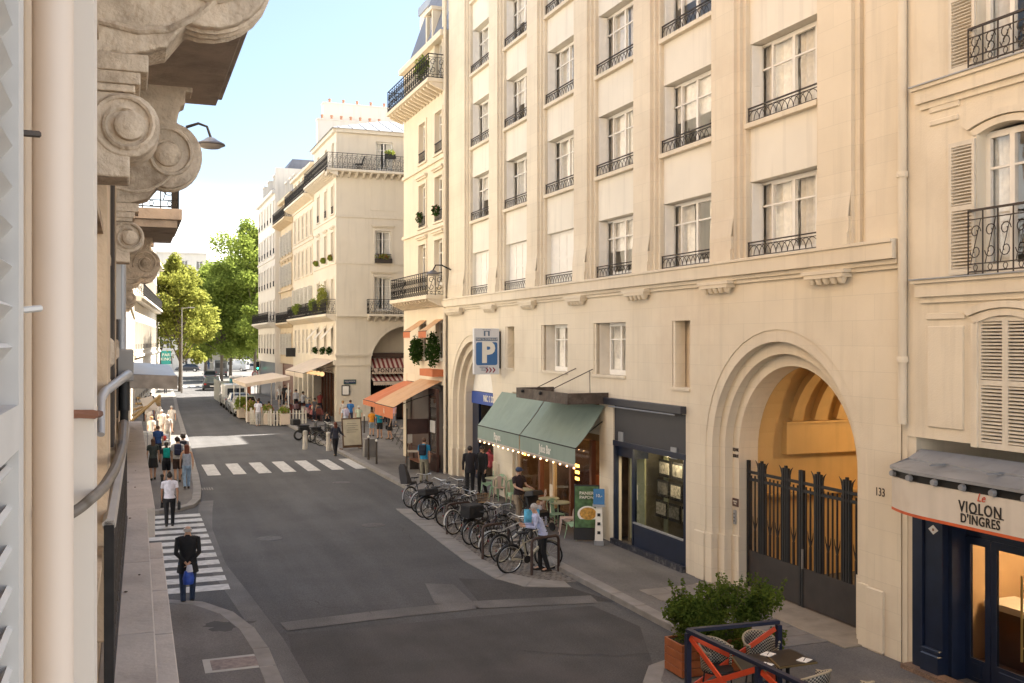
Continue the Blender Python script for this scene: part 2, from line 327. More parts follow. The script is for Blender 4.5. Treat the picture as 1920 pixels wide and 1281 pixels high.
# window: origin bottom centre of the opening, x right, y inward, z up
WPROTO = {}
def window(parent, x, y, z, w, h, leaves=2, tr=.68, curt=True, m=None, side=0, name='window'):
    key = (round(w, 2), round(h, 2), leaves, tr, curt, side)
    if key in WPROTO:
        return dup(WPROTO[key], parent, (x, y, z))
    mb = MB(); f = .05; t = .06
    mb.box(-w/2, -w/2+f, 0, t, 0, h); mb.box(w/2-f, w/2, 0, t, 0, h); mb.box(-w/2+f, w/2-f, 0, t, h-f, h); mb.box(-w/2+f, w/2-f, 0, t, 0, f*1.4)
    panes = []
    xa, xb = -w/2+f, w/2-f
    cells = []
    if side: cells += [(xa, xa+side), (xb-side, xb)]; mb.box(xa+side, xa+side+.04, .003, t-.003, f, h-f); mb.box(xb-side-.04, xb-side, .003, t-.003, f, h-f); xa += side+.04; xb -= side+.04
    lw = (xb-xa)/leaves
    for i in range(leaves):
        a, b = xa+i*lw, xa+(i+1)*lw; cells.append((a+.045, b-.045))
        mb.box(a, a+.045, -.012, .05, f, h-f); mb.box(b-.045, b, -.012, .05, f, h-f); mb.box(a+.045, b-.045, -.01, .05, h-f-.05, h-f); mb.box(a+.045, b-.045, -.01, .05, f, f+.09)
    for a, b in cells:
        if tr: mb.box(a, b, -.005, .045, h*tr-.018, h*tr+.018); panes += [(a, b, f, h*tr-.018), (a, b, h*tr+.018, h-f)]
        else: panes.append((a, b, f, h-f))
    fr = mb.build(name, m or whiteP, parent, loc=(x, y, z))
    for a, b, c, d in panes:
        MB().quad((a, .02, c), (b, .02, c), (b, .02, d), (a, .02, d)).build('pane', GL, fr, fix=False)
    if curt == 3: MB().box(-w/2+.08, w/2-.08, .10, .115, h*.45, h-.03).build('blind', curtM, fr)
    elif curt:
        for sgn in (-1, 1):
            cb = MB(); n = 14; x0 = sgn*w/2; x1 = sgn*w*(.14 if curt == 1 else .02); P = []
            for k in range(n+1):
                xx = x0+(x1-x0)*k/n; P.append((xx, .16+.03*sin(k*2.1)))
            for p, q in zip(P, P[1:]): cb.quad((p[0], p[1], .02), (q[0], q[1], .02), (q[0], q[1], h-.02), (p[0], p[1], h-.02))
            cb.build('curtain', curtM, fr, smooth=True, fix=False)
    WPROTO[key] = fr
    return fr
SPROTO = {}
def shutter(parent, x, y, z, w, h, rz=0, m=None, pitch=.06, solid=False, slat_n=None, tilt=38, t=.035):
    """louvred leaf hinged at x, width w to the right before rz"""
    key = (round(w, 2), round(h, 2), solid, pitch, (m or shutW).name)
    if key in SPROTO: return dup(SPROTO[key], parent, (x, y, z), rz)
    mb = MB(); s = .055
    mb.box(0, s, 0, t, 0, h); mb.box(w-s, w, 0, t, 0, h)
    rails = [(0, .09), (h*.5-.04, h*.5+.04), (h-.07, h)]
    for a, b in rails: mb.box(s, w-s, .002, t-.002, a, b)
    if solid: mb.box(s, w-s, t*.35, t*.65, .09, h-.07)
    fr = mb.build('shutter', m or shutW, parent, loc=(x, y, z), rz=rz)
    if not solid:
        me = MB().obox((0, 0, 0), (w-2*s+.01, .045, .007), Matrix.Rotation(R(tilt), 3, 'X')).mesh('slat', m or shutW)
        for (a, b), (c, d) in zip(rails, rails[1:]):
            n = max(1, int((c-b)/pitch)); 
            for i in range(n): link('slat', me, fr, loc=(w/2, t/2, b+(i+.5)*(c-b)/n))
    SPROTO[key] = fr
    return fr
def guard(parent, x, y, z, w, h=.3, n=6, m=None):   # window guard of overlapping half-hoops
    mb = MB(); mm = m or ironB
    mb.box(x-w/2, x+w/2, y-.02, y+.02, z+h-.025, z+h); mb.box(x-w/2, x+w/2, y-.012, y+.012, z+h-.085, z+h-.07); mb.box(x-w/2, x+w/2, y-.012, y+.012, z+.02, z+.035)
    p = w/n
    for i in range(n):
        for off in (0, .5):
            if off and i == n-1: continue
            cx = x-w/2+(i+.5+off)*p; r = p*.5
            mb.tube([(cx-r*cos(t), y, z+.035+(h-.12)*sin(t)) for t in [pi*k/7 for k in range(8)]], .008, 4, cap=False)
    mb.box(x-w/2, x-w/2+.02, y-.012, y+.012, z, z+h); mb.box(x+w/2-.02, x+w/2, y-.012, y+.012, z, z+h)
    return mb.build('window_guard', mm, parent)
def scrollrail(mb, a, b, z, h, p=.28, r=.011):   # balcony rail of bars and scrolls from a to b (x,y)
    a = Vector((a[0], a[1], 0)); b = Vector((b[0], b[1], 0)); Lg = (b-a).length; d = (b-a).normalized(); n = max(1, round(Lg/p)); q = Lg/n
    def P(u, w): v = a+d*u; return (v.x, v.y, z+w)
    for w, rr in ((h, .024), (h-.14, .012), (.16, .012), (.04, .016)): mb.tube([P(0, w), P(Lg, w)], rr, 4)
    for i in range(n+1): mb.tube([P(min(Lg, i*q), .0), P(min(Lg, i*q), h)], r, 4, cap=False)
    for i in range(n):
        u = (i+.5)*q; zc = (h-.3)/2+.16; hh = (h-.32)/2
        for sg in (1, -1):
            pts = []
            for k in range(12):
                t = k/11*2*pi*1.1; rad = q*.40*(1-k/11*.65); pts.append(P(u+sg*(rad*cos(t)*.9), zc+sg*(hh*.45+rad*sin(t))))
            mb.tube(pts, r*.8, 3, cap=False)
        mb.tube([P(u-q*.35, .16), P(u, zc), P(u+q*.35, h-.14)], r*.7, 3, cap=False)
        mb.tube([P(u+q*.14*cos(t), .10+.05*sin(t)) for t in [2*pi*k/6 for k in range(7)]], r*.7, 3, cap=False)
    return mb
# ================================================================ SETTING: ground, road, pavements
g = MB().quad((-700, -300, -.03), (900, -300, -.03), (900, 1500, -.03), (-700, 1500, -.03)); struct('ground', g, mat('distant_ground', (.2, .19, .17), .95, scale=.05, var=.2))
LK = [(2.3, -12), (2.3, 14), (2.32, 18.2), (2.22, 19.6), (1.95, 20.9), (1.45, 21.9), (.7, 22.4), (-.1, 22.5)]
LK2 = [(-.1, 34.1), (.9, 34.2), (1.55, 34.55), (2.05, 35.2), (2.3, 36.3), (2.5, 39), (2.66, 43), (3.0, 56), (3.27, 67), (3.7, 85), (4.25, 103), (4.6, 121), (3.6, 124.5), (.5, 126)]
RK = [(9.75, 126), (9.75, 66), (9.75, 44), (9.75, 16.2), (9.4, 15.4), (8.2, 14.9), (7.7, 14.2), (7.7, -12)]
road = MB()
nn = 30
road.quad((-30, -12, 0), (13, -12, 0), (13, 126, 0), (-30, 126, 0)); struct('road', road, asphalt)
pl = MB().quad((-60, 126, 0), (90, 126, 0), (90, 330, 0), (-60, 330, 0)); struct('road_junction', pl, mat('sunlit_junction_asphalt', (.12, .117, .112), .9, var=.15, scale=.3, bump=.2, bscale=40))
def kerbline(name, K, inner_pts, m, width=.28, stone_to=70):
    # walking surface: polygon between the kerb line inset and the building line
    def off(P, w):
        out = []
        for i, p in enumerate(P):
            a = Vector(P[max(0, i-1)]); b = Vector(P[min(len(P)-1, i+1)]); d = (b-a).normalized(); nrm = Vector((-d.y, d.x))
            out.append(tuple(Vector(p)+nrm*w))
        return out
    inn = off(K, width if name.startswith('left') else width)
    mb = MB(); poly = inn+inner_pts
    mb.add([(p[0], p[1], .12) for p in poly], [tuple(range(len(poly)))])
    root = struct(name, mb, m)
    # kerb stones laid one by one
    me_cache = {}
    pts = []; seg = []
    for a, b in zip(K, K[1:]):
        a = Vector(a); b = Vector(b); L_ = (b-a).length; d = (b-a).normalized(); n = max(1, round(L_/1.05)); q = L_/n
        if min(a.y, b.y) > stone_to or max(a.y, b.y) < 8:
            seg.append((a, b)); continue
        for i in range(n):
            c0 = a+d*(i*q); mid = c0+d*(q/2)
            if mid.y > stone_to or mid.y < 8: seg.append((c0, c0+d*q)); continue
            key = round(q, 2)
            if key not in me_cache:
                k = MB(); k.box(-q/2+.006, q/2-.006, 0, width+.01, -.02, .128, bev=.012); me_cache[key] = k.mesh('kerb_stone', kerbM)
            o = link('kerb_stone', me_cache[key], root, loc=(mid.x, mid.y, random.uniform(-.004, .004)), rz=atan2(d.y, d.x)+random.uniform(-.006, .006))
    k = MB()
    for a, b in seg:
        d = (b-a).normalized(); nrm = Vector((-d.y, d.x)); c = b+nrm*width; e = a+nrm*width
        k.prism([tuple(a), tuple(b), tuple(c), tuple(e)], 'z', -.02, .127)
    if seg: k.build('kerb_run', kerbM, root)
    return root
kerbline('left_pavement', LK, [(-6, 22.5-.28), (-6, -12)], paveM)
kerbline('left_pavement', LK2, [(-2, 125.6), (-6, 125.6), (-6, 34.4)], paveM)
kerbline('right_pavement', RK[::-1][::-1], [(13.5, -12), (13.5, 46.5), (40, 46.5), (40, 68), (13.9, 68), (13.9, 126)], paveM)
# side street gutter channel, old trench repairs
z1 = .004
mb = MB()
ch = [(2.75, -12), (2.75, 16), (2.7, 19), (2.5, 22.3), (2.25, 26), (2.3, 31), (2.55, 34.3), (2.75, 36.5)]
for a, b in zip(ch, ch[1:]):
    w0 = .45
    mb.quad((a[0]-w0, a[1], z1*1.5), (a[0], a[1], z1*1.5), (b[0], b[1], z1*1.5), (b[0]-w0, b[1], z1*1.5))
struct('gutter_strip', mb, asphalt2)
mb = MB()
def strip(px, w, z=z1*2.6, Zg=0):
    P = [gnd(*p) for p in px]
    for a, b in zip(P, P[1:]):
        a = Vector(a); b = Vector(b); d = (b-a).normalized(); nn_ = Vector((-d.y, d.x))*w/2
        mb.quad((*(a-nn_), z), (*(b-nn_), z), (*(b+nn_), z), (*(a+nn_), z))
strip([(532, 1176), (700, 1155), (890, 1135), (1115, 1124)], .62)
mb.quad(*[(*gnd(*p), z1*3.2) for p in ((815, 1133), (892, 1135), (850, 1097), (797, 1095))])
struct('road_repair_strip', mb, asphalt2)
mb = MB()
mb.quad(*[(*gnd(*p), z1*.7) for p in ((540, 1190), (1110, 1136), (1200, 1175), (1310, 1500), (600, 1500))]); struct('newer_road_surface', mb, mat('newer_asphalt', (.056, .054, .055), .9, var=.2, scale=1.0, bump=.4, bscale=110, dirt=(.085, .075, .075), dirt_amt=.5, speck=.32))
mb = MB()
mb.quad(*[(*gnd(*p), z1*2) for p in ((860, 1085), (1040, 1093), (1150, 1128), (900, 1132))]); struct('dark_road_patch', mb, mat('dark_patch_asphalt', (.045, .042, .042), .92, var=.15, scale=1.2, bump=.4, bscale=110, speck=.3))
# zebra across the side street (stripes run along x) and across the main street (stripes run along y)
zc = thing('pedestrian_crossing', '', '', (0, 23.4, 0)); del zc['label']; del zc['category']; zc['kind'] = 'structure'
for i in range(12):
    y = 23.55+i*.915; x1_ = 2.12-.0*i
    MB().box(.0, x1_, -.26, .26, .003, .0085).build('crossing_stripe', paintW, zc, loc=(0, y-23.4, 0))
zc = bpy.data.objects.new('pedestrian_crossing', None); COL.objects.link(zc); zc['kind'] = 'structure'
me = MB().box(-.27, .27, -1.95, 1.95, .003, .0085).mesh('crossing_stripe', paintW)
for i in range(7): link('crossing_stripe', me, zc, loc=(3.3+i*1.04, 45.25, 0))
zc = bpy.data.objects.new('pedestrian_crossing', None); COL.objects.link(zc); zc['kind'] = 'structure'
me = MB().box(-.3, .3, -1.6, 1.6, .006, .012).mesh('crossing_stripe', mat('fresh_road_paint', (.7, .69, .66), .8))
for i in range(9): link('crossing_stripe', me, zc, loc=(4.2+i*1.05, 130, 0))
# cobbled bicycle bay with a pale stone border
BAY = [gnd(*p) for p in ((742, 955), (800, 998), (870, 1052), (930, 1086), (985, 1102), (1072, 1103))]
BAYI = [gnd(*p) for p in ((790, 955), (838, 1000), (905, 1050), (955, 1076), (1000, 1086), (1060, 1093))]
bb = bpy.data.objects.new('bicycle_bay', None); COL.objects.link(bb); bb['kind'] = 'structure'
mb = MB(); far = (9.72, 33.0)
mb.add([(p[0], p[1], z1) for p in BAYI]+[(9.74, 21.0, z1), (9.74, 33, z1)], [tuple(range(len(BAYI)+2))]); mb.build('bay_bed', mat('bay_mortar', (.10, .095, .09), .95, bump=.3), bb)
for (a, b), (c, d) in zip(zip(BAY, BAY[1:]), zip(BAYI, BAYI[1:])):
    n = max(1, round((Vector(b)-Vector(a)).length/1.0))
    for i in range(n):
        L1 = lambda p, q, t: (p[0]+(q[0]-p[0])*t, p[1]+(q[1]-p[1])*t)
        e = .006; P = [L1(a, b, i/n+e), L1(a, b, (i+1)/n-e), L1(c, d, (i+1)/n-e), L1(c, d, i/n+e)]
        MB().prism(P, 'z', .0, .022+random.uniform(-.003, .003)).build('border_stone', kerbM, bb)
cm = MB(); cobM = mat('granite_setts', (.17, .155, .14), .8, var=.35, scale=9, bump=.4)
import itertools
def inpoly(x, y, P):
    c = False
    for i in range(len(P)):
        a, b = P[i], P[i-1]
        if (a[1] > y) != (b[1] > y) and x < (b[0]-a[0])*(y-a[1])/(b[1]-a[1])+a[0]: c = not c
    return c
PB = BAYI+[(9.74, 21.0), (9.74, 33)]
yy = 20.9; r_ = 0
while yy < 33:
    xx = 8.0+(r_ % 2)*.07
    while xx < 9.74:
        if inpoly(xx, yy, PB): h = .016+random.uniform(0, .008); cm.box(xx-.062, xx+.062, yy-.062, yy+.062, .004, h, bev=.006)
        xx += .14
    yy += .14; r_ += 1
cm.build('sett_paving', cobM, bb, kind='stuff')
# driveway flagging in front of the big archway
fl = bpy.data.objects.new('driveway_paving', None); COL.objects.link(fl); fl['kind'] = 'structure'
flM = mat('flagstones', (.20, .18, .16), .88, var=.16, scale=3, bump=.3, bscale=40)
for i in range(9):
    for j in range(3): MB().box(.006, .60, .006, .50, .121, .131+random.uniform(0, .003), bev=.004).build('paving_stone', flM, fl, loc=(10.6+j*.6 - .02*i, 14.9+i*.51, 0), rz=-.03)
# step strip before the gate and facade foot
MB().box(11.9, 12.9, 14.45, 19.5, .12, .145, bev=.006).build('threshold_slab', mat('pale_threshold', (.30, .25, .19), .9, var=.15, bump=.3, dirt=(.12, .09, .07), dirt_amt=.5), fl)
# manhole plate and drain on the left pavement
mh = struct('manhole_cover', MB().box(-.55, .55, -.38, .38, .118, .124), mat('pale_frame', (.42, .40, .37), .8, var=.1), loc=(*gnd(445, 1243, .12), 0)); MB().box(-.43, .43, -.27, .27, .12, .128, bev=.003).build('cover_plate', mat('rusty_plate', (.22, .17, .15), .7, var=.3, scale=12, bump=.4), mh)
dg = MB()
for i in range(6): dg.box(i*.09, i*.09+.045, -.3, .3, 0, .012)
dgo = bpy.data.objects.new('drain_grate', None); COL.objects.link(dgo); dgo['kind'] = 'structure'; dgo.location = (2.45, 39.4, .004)
for i in range(6): MB().box(i*.09, i*.09+.045, -.3, .3, 0, .012).build('grate_bar', kerbM, dgo)
for p_ in ((640, 905), (505, 1010), (700, 985)):
    rc_ = struct('manhole_cover', MB().lathe([(.36, 0), (.36, .003), (.33, .004)], (0, 0, 0), 24), mat('iron_cover', (.07, .062, .058), .6, metal=.3, var=.4, scale=14, bump=.5), loc=(*gnd(*p_), .004))
crk = MB(); rc = random.Random(4)
for _ in range(16):
    x, y = rc.uniform(3.2, 9.2), rc.uniform(17, 50); a = rc.uniform(0, 6.28)
    for k in range(rc.randint(10, 26)):
        a += rc.uniform(-.6, .6); x2, y2 = x+.16*cos(a), y+.16*sin(a); w = rc.uniform(.003, .009); crk.quad((x-w*sin(a), y+w*cos(a), .0135), (x+w*sin(a), y-w*cos(a), .0135), (x2+w*sin(a), y2-w*cos(a), .0135), (x2-w*sin(a), y2+w*cos(a), .0135)); x, y = x2, y2
ck = struct('road_crack', crk, mat('crack_tar', (.018, .017, .017), .8, var=0)); ck['kind'] = 'stuff'
st = MB(); c0 = Vector(gnd(425, 1173, .12)); P = []
for k in range(26): t = 2*pi*k/26; rr = 1+.25*sin(3*t+1)+.14*sin(7*t)+.1*sin(11*t); P.append((c0.x+.42*rr*cos(t), c0.y+.33*rr*sin(t), .1235))
struct('pavement_stain', st.add(P, [tuple(range(26))]), mat('damp_asphalt', (.05, .045, .04), .75, var=.2))

# ================================================================ MAIN BUILDING on the right (local frame: x = 39.45 - Y, y into the house)
XA, YA = 12.3, 39.45
def uA(px, d=0.): return YA-Yx(px, XA+d)
bA = thing('apartment_building', 'tall cream 1930s apartment block with fluted piers and the two big stepped archways', 'building', (XA, YA, 0), R(-90))
WA = YA-13.49; ZT = 23.4
BAYS = [YA-18.6+3.757*-k for k in range(6)]     # left edge (local) of each bay, near to far
bw = 2.85
arches = [(YA-17.0, 2.69), (YA-36.4, 2.69)]
ops = []
for ac, ar in arches: ops.append((ac-ar, ac+ar, .12, 5.85, 1, .02))
lowW = [(uA(1113), uA(1173), 4.68, 6.12), (uA(1015), uA(1064), 4.68, 6.12), (uA(948), uA(964)+.02, 4.68, 6.12), (uA(1260), uA(1294), 4.5, 6.1)]
for a, b, c, d in lowW: ops.append((a, b, c, d, 0, .38))
SH1 = (uA(1150), uA(1286), .12, 3.86); SH2 = (YA-32.0, YA-25.2, .12, 3.86)
ops.append((*SH1, 0, .25)); ops.append((*SH2, 0, .25))
mb = MB(); wall(mb, 0, WA, 0, 6.86, 0, ops)
# plinths beside the arches
for ac, ar in arches:
    for s_ in (-1, 1):
        a = ac+s_*ar; b = a+s_*.42
        if min(a, b) > 0: mb.box(min(a, b), max(a, b), -.05, .0, .12, 1.25, bev=.03)
mb.box(0, WA, -.0, .4, 6.86, 7.34)
mb.build('lower_wall', stoneA, bA)
for ac, ar in arches:
    mb = MB(); ring(mb, ac, 5.85-ar, .12, ar, ar-.25, .02, .2); ring(mb, ac, 5.85-ar, .12, ar-.25, ar-.5, .2, .4); ring(mb, ac, 5.85-ar, .12, ar-.5, ar-.75, .4, .9)
    for k, (r0, r1, d) in enumerate(((ar, ar-.25, .02), (ar-.25, ar-.5, .2), (ar-.5, ar-.75, .4))):
        for s_ in (-1, 1): a, b = ac+s_*r0, ac+s_*r1; mb.box(min(a, b)+.002, max(a, b)-(-.035 if s_ < 0 else .002)-.0, d-.04, d+.03, .12, 1.25)
    mb.build('arch_molding', stoneA, bA, bevel=.008)
# cornice: band, two thin mouldings, mutule blocks with drops
mb = MB(); e = .0
mb.box(-.02, WA, -.20, 0, 7.02, 7.36); mb.box(-.02, WA, -.235, -.2, 7.30, 7.36); mb.box(-.02, WA, -.11, 0, 6.93, 7.02); mb.box(-.02, WA, -.06, 0, 6.85, 6.93)
mb.build('cornice', stoneA, bA, bevel=.006)
mut = []
for k in range(8): mut.append(YA-19.05-3.757*(k-1)-(.0))
mm0 = None
for c in mut:
    if c-.6 < 0 or c+.6 > WA: 
        c = min(max(c, .75), WA-1.0)
    if mm0 is None:
        mb = MB(); mb.box(-.62, .62, -.24, -.06, 6.86, 6.925); mb.box(-.55, .55, -.22, 0, 6.78, 6.86)
        for j in range(5): mb.lathe([(.095, .0), (.085, -.05), (.05, -.12), (.02, -.125)], (-.42+j*.21, -.11, 6.79), 10)
        mm0 = mb.build('cornice_block', stoneA, bA, loc=(c, 0, 0))
    else: dup(mm0, bA, (c, 0, 0))
# upper storeys: piers with stepped flutes, recessed bays
edges = sorted(BAYS)
mb = MB(); DR = .30
xs0 = 0.
def pier(x0, x1):
    mb.box(x0, x1, .04, .5, 7.34, ZT)
prev = 0.
for b in edges:
    pier(prev, b)
    for j, dd in enumerate((.12, .20)):
        w = .115
        mb.box(b+j*w, b+(j+1)*w, dd, .5, 7.34, ZT); mb.box(b+bw-(j+1)*w, b+bw-j*w, dd, .5, 7.34, ZT)
    prev = b+bw
pier(prev, prev+.95); 
for j, dd in enumerate((.12, .2, .12)): mb.box(prev+.95+j*.13, prev+.95+(j+1)*.13, dd, .5, 7.34, ZT)
mb.box(prev+1.34, WA, .04, .5, 7.34, ZT)
for x0, x1 in [(0, edges[0])]+[(edges[i]+bw, edges[i+1]) for i in range(5)]+[(prev, prev+.95)]:   # carved pedestal at each pier foot
    if x1-x0 > .3:
        mb.box(x0+.04, x1-.04, -.03, .04, 7.36, 7.62); mb.box(x0+.02, x1-.02, -.015, .04, 7.62, 7.9)
        mb.add([(x0+.02, .04, 8.35), (x1-.02, .04, 8.35), (x1-.02, -.015, 7.9), (x0+.02, -.015, 7.9)], [(0, 1, 2, 3)])
mb.build('pier_wall', stoneA, bA)
SILLS = [7.42, 10.33, 13.22, 16.10, 18.97]
for b in edges:
    ops = [(b+.235, b+bw-.235, z, z+(1.64 if i == 0 else 1.72), 0, .28) for i, z in enumerate(SILLS)]
    wall(MB(), b+.22, b+bw-.22, 7.36, ZT, DR, ops).build('spandrel_panel', stoneA2, bA)
    for z in SILLS[1:]: MB().box(b+.20, b+bw-.20, DR-.14, DR+.05, z-.12, z-.01, bev=.006).build('window_sill', stoneA, bA)
for ki, b in enumerate(edges[::-1]):
    for zi, z in enumerate(SILLS):
        h = 1.64 if zi == 0 else 1.72; cx = b+bw/2+.05; 
        if zi == 0 and ki >= 3:
            [shutter(bA, b+.237+.594*q, DR+.13, z+.005, .592, h-.01, 0, whiteP, .05, True) for q in range(4)]
        else:
            window(bA, b+bw/2, DR+.26, z+.01, bw-.46, h-.02, 2, .68, (2, 3, 2, 1, 2, 2, 3)[(ki*3+zi*5) % 7], side=.36)
            shutter(bA, b+.31, DR+.0, z+.02, .24, h-.05, R(80), whiteP, 9, True)
        guard(bA, b+bw/2, DR-.05, z, bw-.5, .33, 6)
mb = MB()
mb.box(0, WA, .5, .6, ZT-.3, ZT); mb.box(-.0, WA, -.25, .5, ZT, ZT+.4); mb.build('roof_cornice', stoneA, bA)
mb = MB(); mb.box(0, WA, 6, 13, 0.02, ZT); mb.box(0.0, .06, .5, 6, 0, ZT); mb.box(WA-.06, WA, .6, 6, 0, ZT); mb.box(0.06, WA-.06, .6, 6, ZT-.2, ZT-.02); mb.box(.06, WA-.06, .6, 6, 6.9, 7.05)
mb.add([(0, .5, ZT+.4), (WA, .5, ZT+.4), (WA, 13, ZT+.4), (0, 13, ZT+.4), (0, 2.2, ZT+3.4), (WA, 2.2, ZT+3.4), (WA, 11, ZT+3.4), (0, 11, ZT+3.4)], [(0, 1, 5, 4), (1, 2, 6, 5), (2, 3, 7, 6), (3, 0, 4, 7), (4, 5, 6, 7)])
mb.build('rear_wall_and_roof', stoneB, bA)
# street-level windows with carved jambs
for i, (a, b, c, d) in enumerate(lowW):
    if i < 2: window(bA, (a+b)/2+.25, .26, c, (b-a)-.5, d-c, 2, .68, 1); shutter(bA, a+.28, .05, c, .42, d-c, R(62), shutW, 9, True)
    else: MB().box(a, b, .34, .38, c, d).build('blind_panel', stoneA, bA)
    mb = MB(); mb.box(a+.02, a+.12, .02, .3, c-.3 if i else c, d-.01)
    for j in range(5): zz = c+.12+j*.27; mb.prism([(.03, zz), (.28, zz+.22), (.28, zz+.27), (.03, zz+.05)], 'x', a+.1, a+.13)
    mb.build('carved_jamb', stoneA, bA)
    MB().box(a-.02, b+.02, -.05, .0, c-.07, c-.003).build('window_sill', stoneA, bA)
# downpipe at the far end and at the near end
def downpipe(name, label, x, y, z0, z1, m, r=.065, seams=4):
    o = thing(name, label, 'drainpipe', (x, y, z0))
    MB().tube([(0, 0, 0), (0, 0, z1-z0)], r, 10).build('pipe', m, o, smooth=True)
    for k in range(seams):
        z = (k+.35)*(z1-z0)/seams; MB().lathe([(r*1.25, -.05), (r*1.3, 0), (r*1.25, .05)], (0, 0, z), 10).build('pipe_collar', m, o)
    return o
downpipe('downpipe', 'cream drainpipe in the corner between the parking archway building and the orange awning house', XA-.08, 39.6, .12, 22, stoneC)
downpipe('downpipe', 'cream drainpipe beside number 133, running down to the restaurant zinc roof', XA-.08, 13.38, 4.2, 23, stoneB, .075, 6)
# ---- gateway passage behind the near arch (ochre walls, coffered vault, added fill light)
ochre = mat('ochre_plaster', (.62, .43, .19), .85, var=.08, scale=1.2, bump=.12, streak=.12)
ac, ar = arches[0]; ri = ar-.75
mb = MB(); pd = 7.6; z_sp = 5.85-ar
mb.box(ac-ri-.55, ac-ri-.3, 0.9, pd, .05, z_sp); mb.box(ac+ri+.3, ac+ri+.55, 0.9, pd, .05, z_sp)
mb.box(ac-ri-.3, ac+ri+.3, .9, .903, .12, .13)
# vault, transverse ribs
n = 20; Rv = ri+.3
for k in range(n):
    a0, a1 = pi*k/n, pi*(k+1)/n
    p = [(ac-Rv*cos(a0), z_sp+Rv*sin(a0)), (ac-Rv*cos(a1), z_sp+Rv*sin(a1))]
    mb.quad((p[0][0], .9, p[0][1]), (p[1][0], .9, p[1][1]), (p[1][0], pd, p[1][1]), (p[0][0], pd, p[0][1]))
wall(mb, ac-Rv-.25, ac+Rv+.25, .12, 6.2, .902, [(ac-ri, ac+ri, .12, 5.85-.75, 1, .02)])
mb.box(ac-ri-.30, ac-ri-.10, 1.75, pd, z_sp-.15, z_sp+.55); mb.box(ac+ri+.10, ac+ri+.30, 1.75, pd, z_sp-.15, z_sp+.55); mb.box(ac-ri-.301, ac-ri-.05, 1.72, pd, z_sp+.55, z_sp+.60); mb.box(ac-ri-.3, ac-ri-.1, 1.3, pd, z_sp-1.1, z_sp-1.04)
wall(mb, ac-Rv-.25, ac+Rv+.25, .12, 6.2, pd, [(ac-1.0, ac+1.3, .12, 2.75, 0, .3)])
mb.build('passage_wall', ochre, bA)
for j in range(9):
    y0 = 1.85+j*.62; mb = MB()
    for k in range(2, n-2):
        a0, a1 = pi*k/n, pi*(k+1)/n; r1, r2 = Rv-.01, Rv-.17
        P = [(ac-r1*cos(a0), z_sp+r1*sin(a0)), (ac-r1*cos(a1), z_sp+r1*sin(a1)), (ac-r2*cos(a1), z_sp+r2*sin(a1)), (ac-r2*cos(a0), z_sp+r2*sin(a0))]
        mb.prism(P, 'y', y0, y0+.28)
    mb.build('vault_rib', ochre, bA)
mb = MB().box(ac-Rv, ac+Rv, .91, pd, .10, .125); mb.build('passage_floor', paveM, bA)
# rear lobby of the passage
mb = MB(); mb.box(ac-3, ac+3, pd+2.8, pd+2.9, .1, 3.4); mb.box(ac-3, ac+3, pd+.3, pd+2.8, 3.3, 3.4); mb.box(ac-3, ac-2.9, pd+.3, pd+2.8, .1, 3.3); mb.box(ac+2.9, ac+3, pd+.3, pd+2.8, .1, 3.3); mb.build('lobby_wall', ochre, bA)
mb = MB(); mb.box(ac-1.0, ac-.94, pd+.1, pd+.16, .12, 2.7); mb.box(ac+1.24, ac+1.3, pd+.1, pd+.16, .12, 2.7); mb.box(ac-.94, ac+1.24, pd+.1, pd+.16, 2.62, 2.7); mb.box(ac+.12, ac+.18, pd+.1, pd+.16, .12, 2.62); mb.box(ac-.94, ac+1.24, pd+.1, pd+.16, 1.1, 1.16); mb.build('lobby_door', ironB, bA)
warm = mat('warm_lamp_glass', (1, .58, .25), .5, emit=3.2, var=0)
def lamp_pt(name, loc, energy, col=(1, .62, .28), size=.15):
    l_ = bpy.data.lights.new(name, 'POINT'); l_.energy = energy; l_.color = col; l_.shadow_soft_size = size; o = bpy.data.objects.new(name, l_); COL.objects.link(o); o.location = loc; return o
lamp_pt('passage_fill_light', (XA+4.2, 17.0, 4.3), 24, (1, .72, .42))  # point light added to brighten the passage, no lamp known there
pl_ = thing('added_lantern', 'small globe lamp added inside the ochre gateway vault to go with its fill light', 'lamp', (XA+4.2, 17.0, 4.75)); MB().tube([(0, 0, 0), (0, 0, .5)], .012, 5).build('lamp_rod', iron, pl_); MB().ball((0, 0, -.08), .11, 10).build('lamp_globe', warm, pl_, smooth=True)  # invented lantern to carry the added passage light
# ---- the gate
gate = thing('iron_gate', 'black iron double gate with spear bars closing the big ochre archway', 'gate', (XA, YA, 0), R(-90))
gy = .62; gx0, gx1 = ac-ri+.02, ac+ri-.02; zt = 2.72
def bars(x0, x1, n):
    me = MB().box(-.014, .014, gy-.014, gy+.014, .95, 2.62).mesh('gate_bar', black)
    me2 = MB().add([(-.016, gy-.016, 1.75), (.016, gy-.016, 1.75), (.016, gy+.016, 1.75), (-.016, gy+.016, 1.75)], []).v
    sp = MB(); sp.box(-.02, .02, gy-.02, gy+.02, .95, 1.42); sp.tube([(0, gy, 1.4), (-.03, gy, 1.5), (-.07, gy, 1.6), (-.085, gy, 1.72)], [.018, .016, .012, .004], 5); sp.tube([(0, gy, 1.4), (.03, gy, 1.5), (.07, gy, 1.6), (.085, gy, 1.72)], [.018, .016, .012, .004], 5); spm = sp.mesh('bar_hook', black)
    for i in range(n):
        x = x0+(i+.5)*(x1-x0)/n; link('gate_bar', me, gate, loc=(x, 0, 0))
        if i % 2: link('bar_hook', spm, gate, loc=(x, 0, 0))
mid = (gx0+gx1)/2
for x, w in ((gx0, .07), (mid-.07, .06), (mid+.01, .06), (gx1-.07, .07)): MB().box(x, x+w, gy-.035, gy+.035, .14, 2.95).build('gate_post', black, gate, bevel=.004)
st_ = []
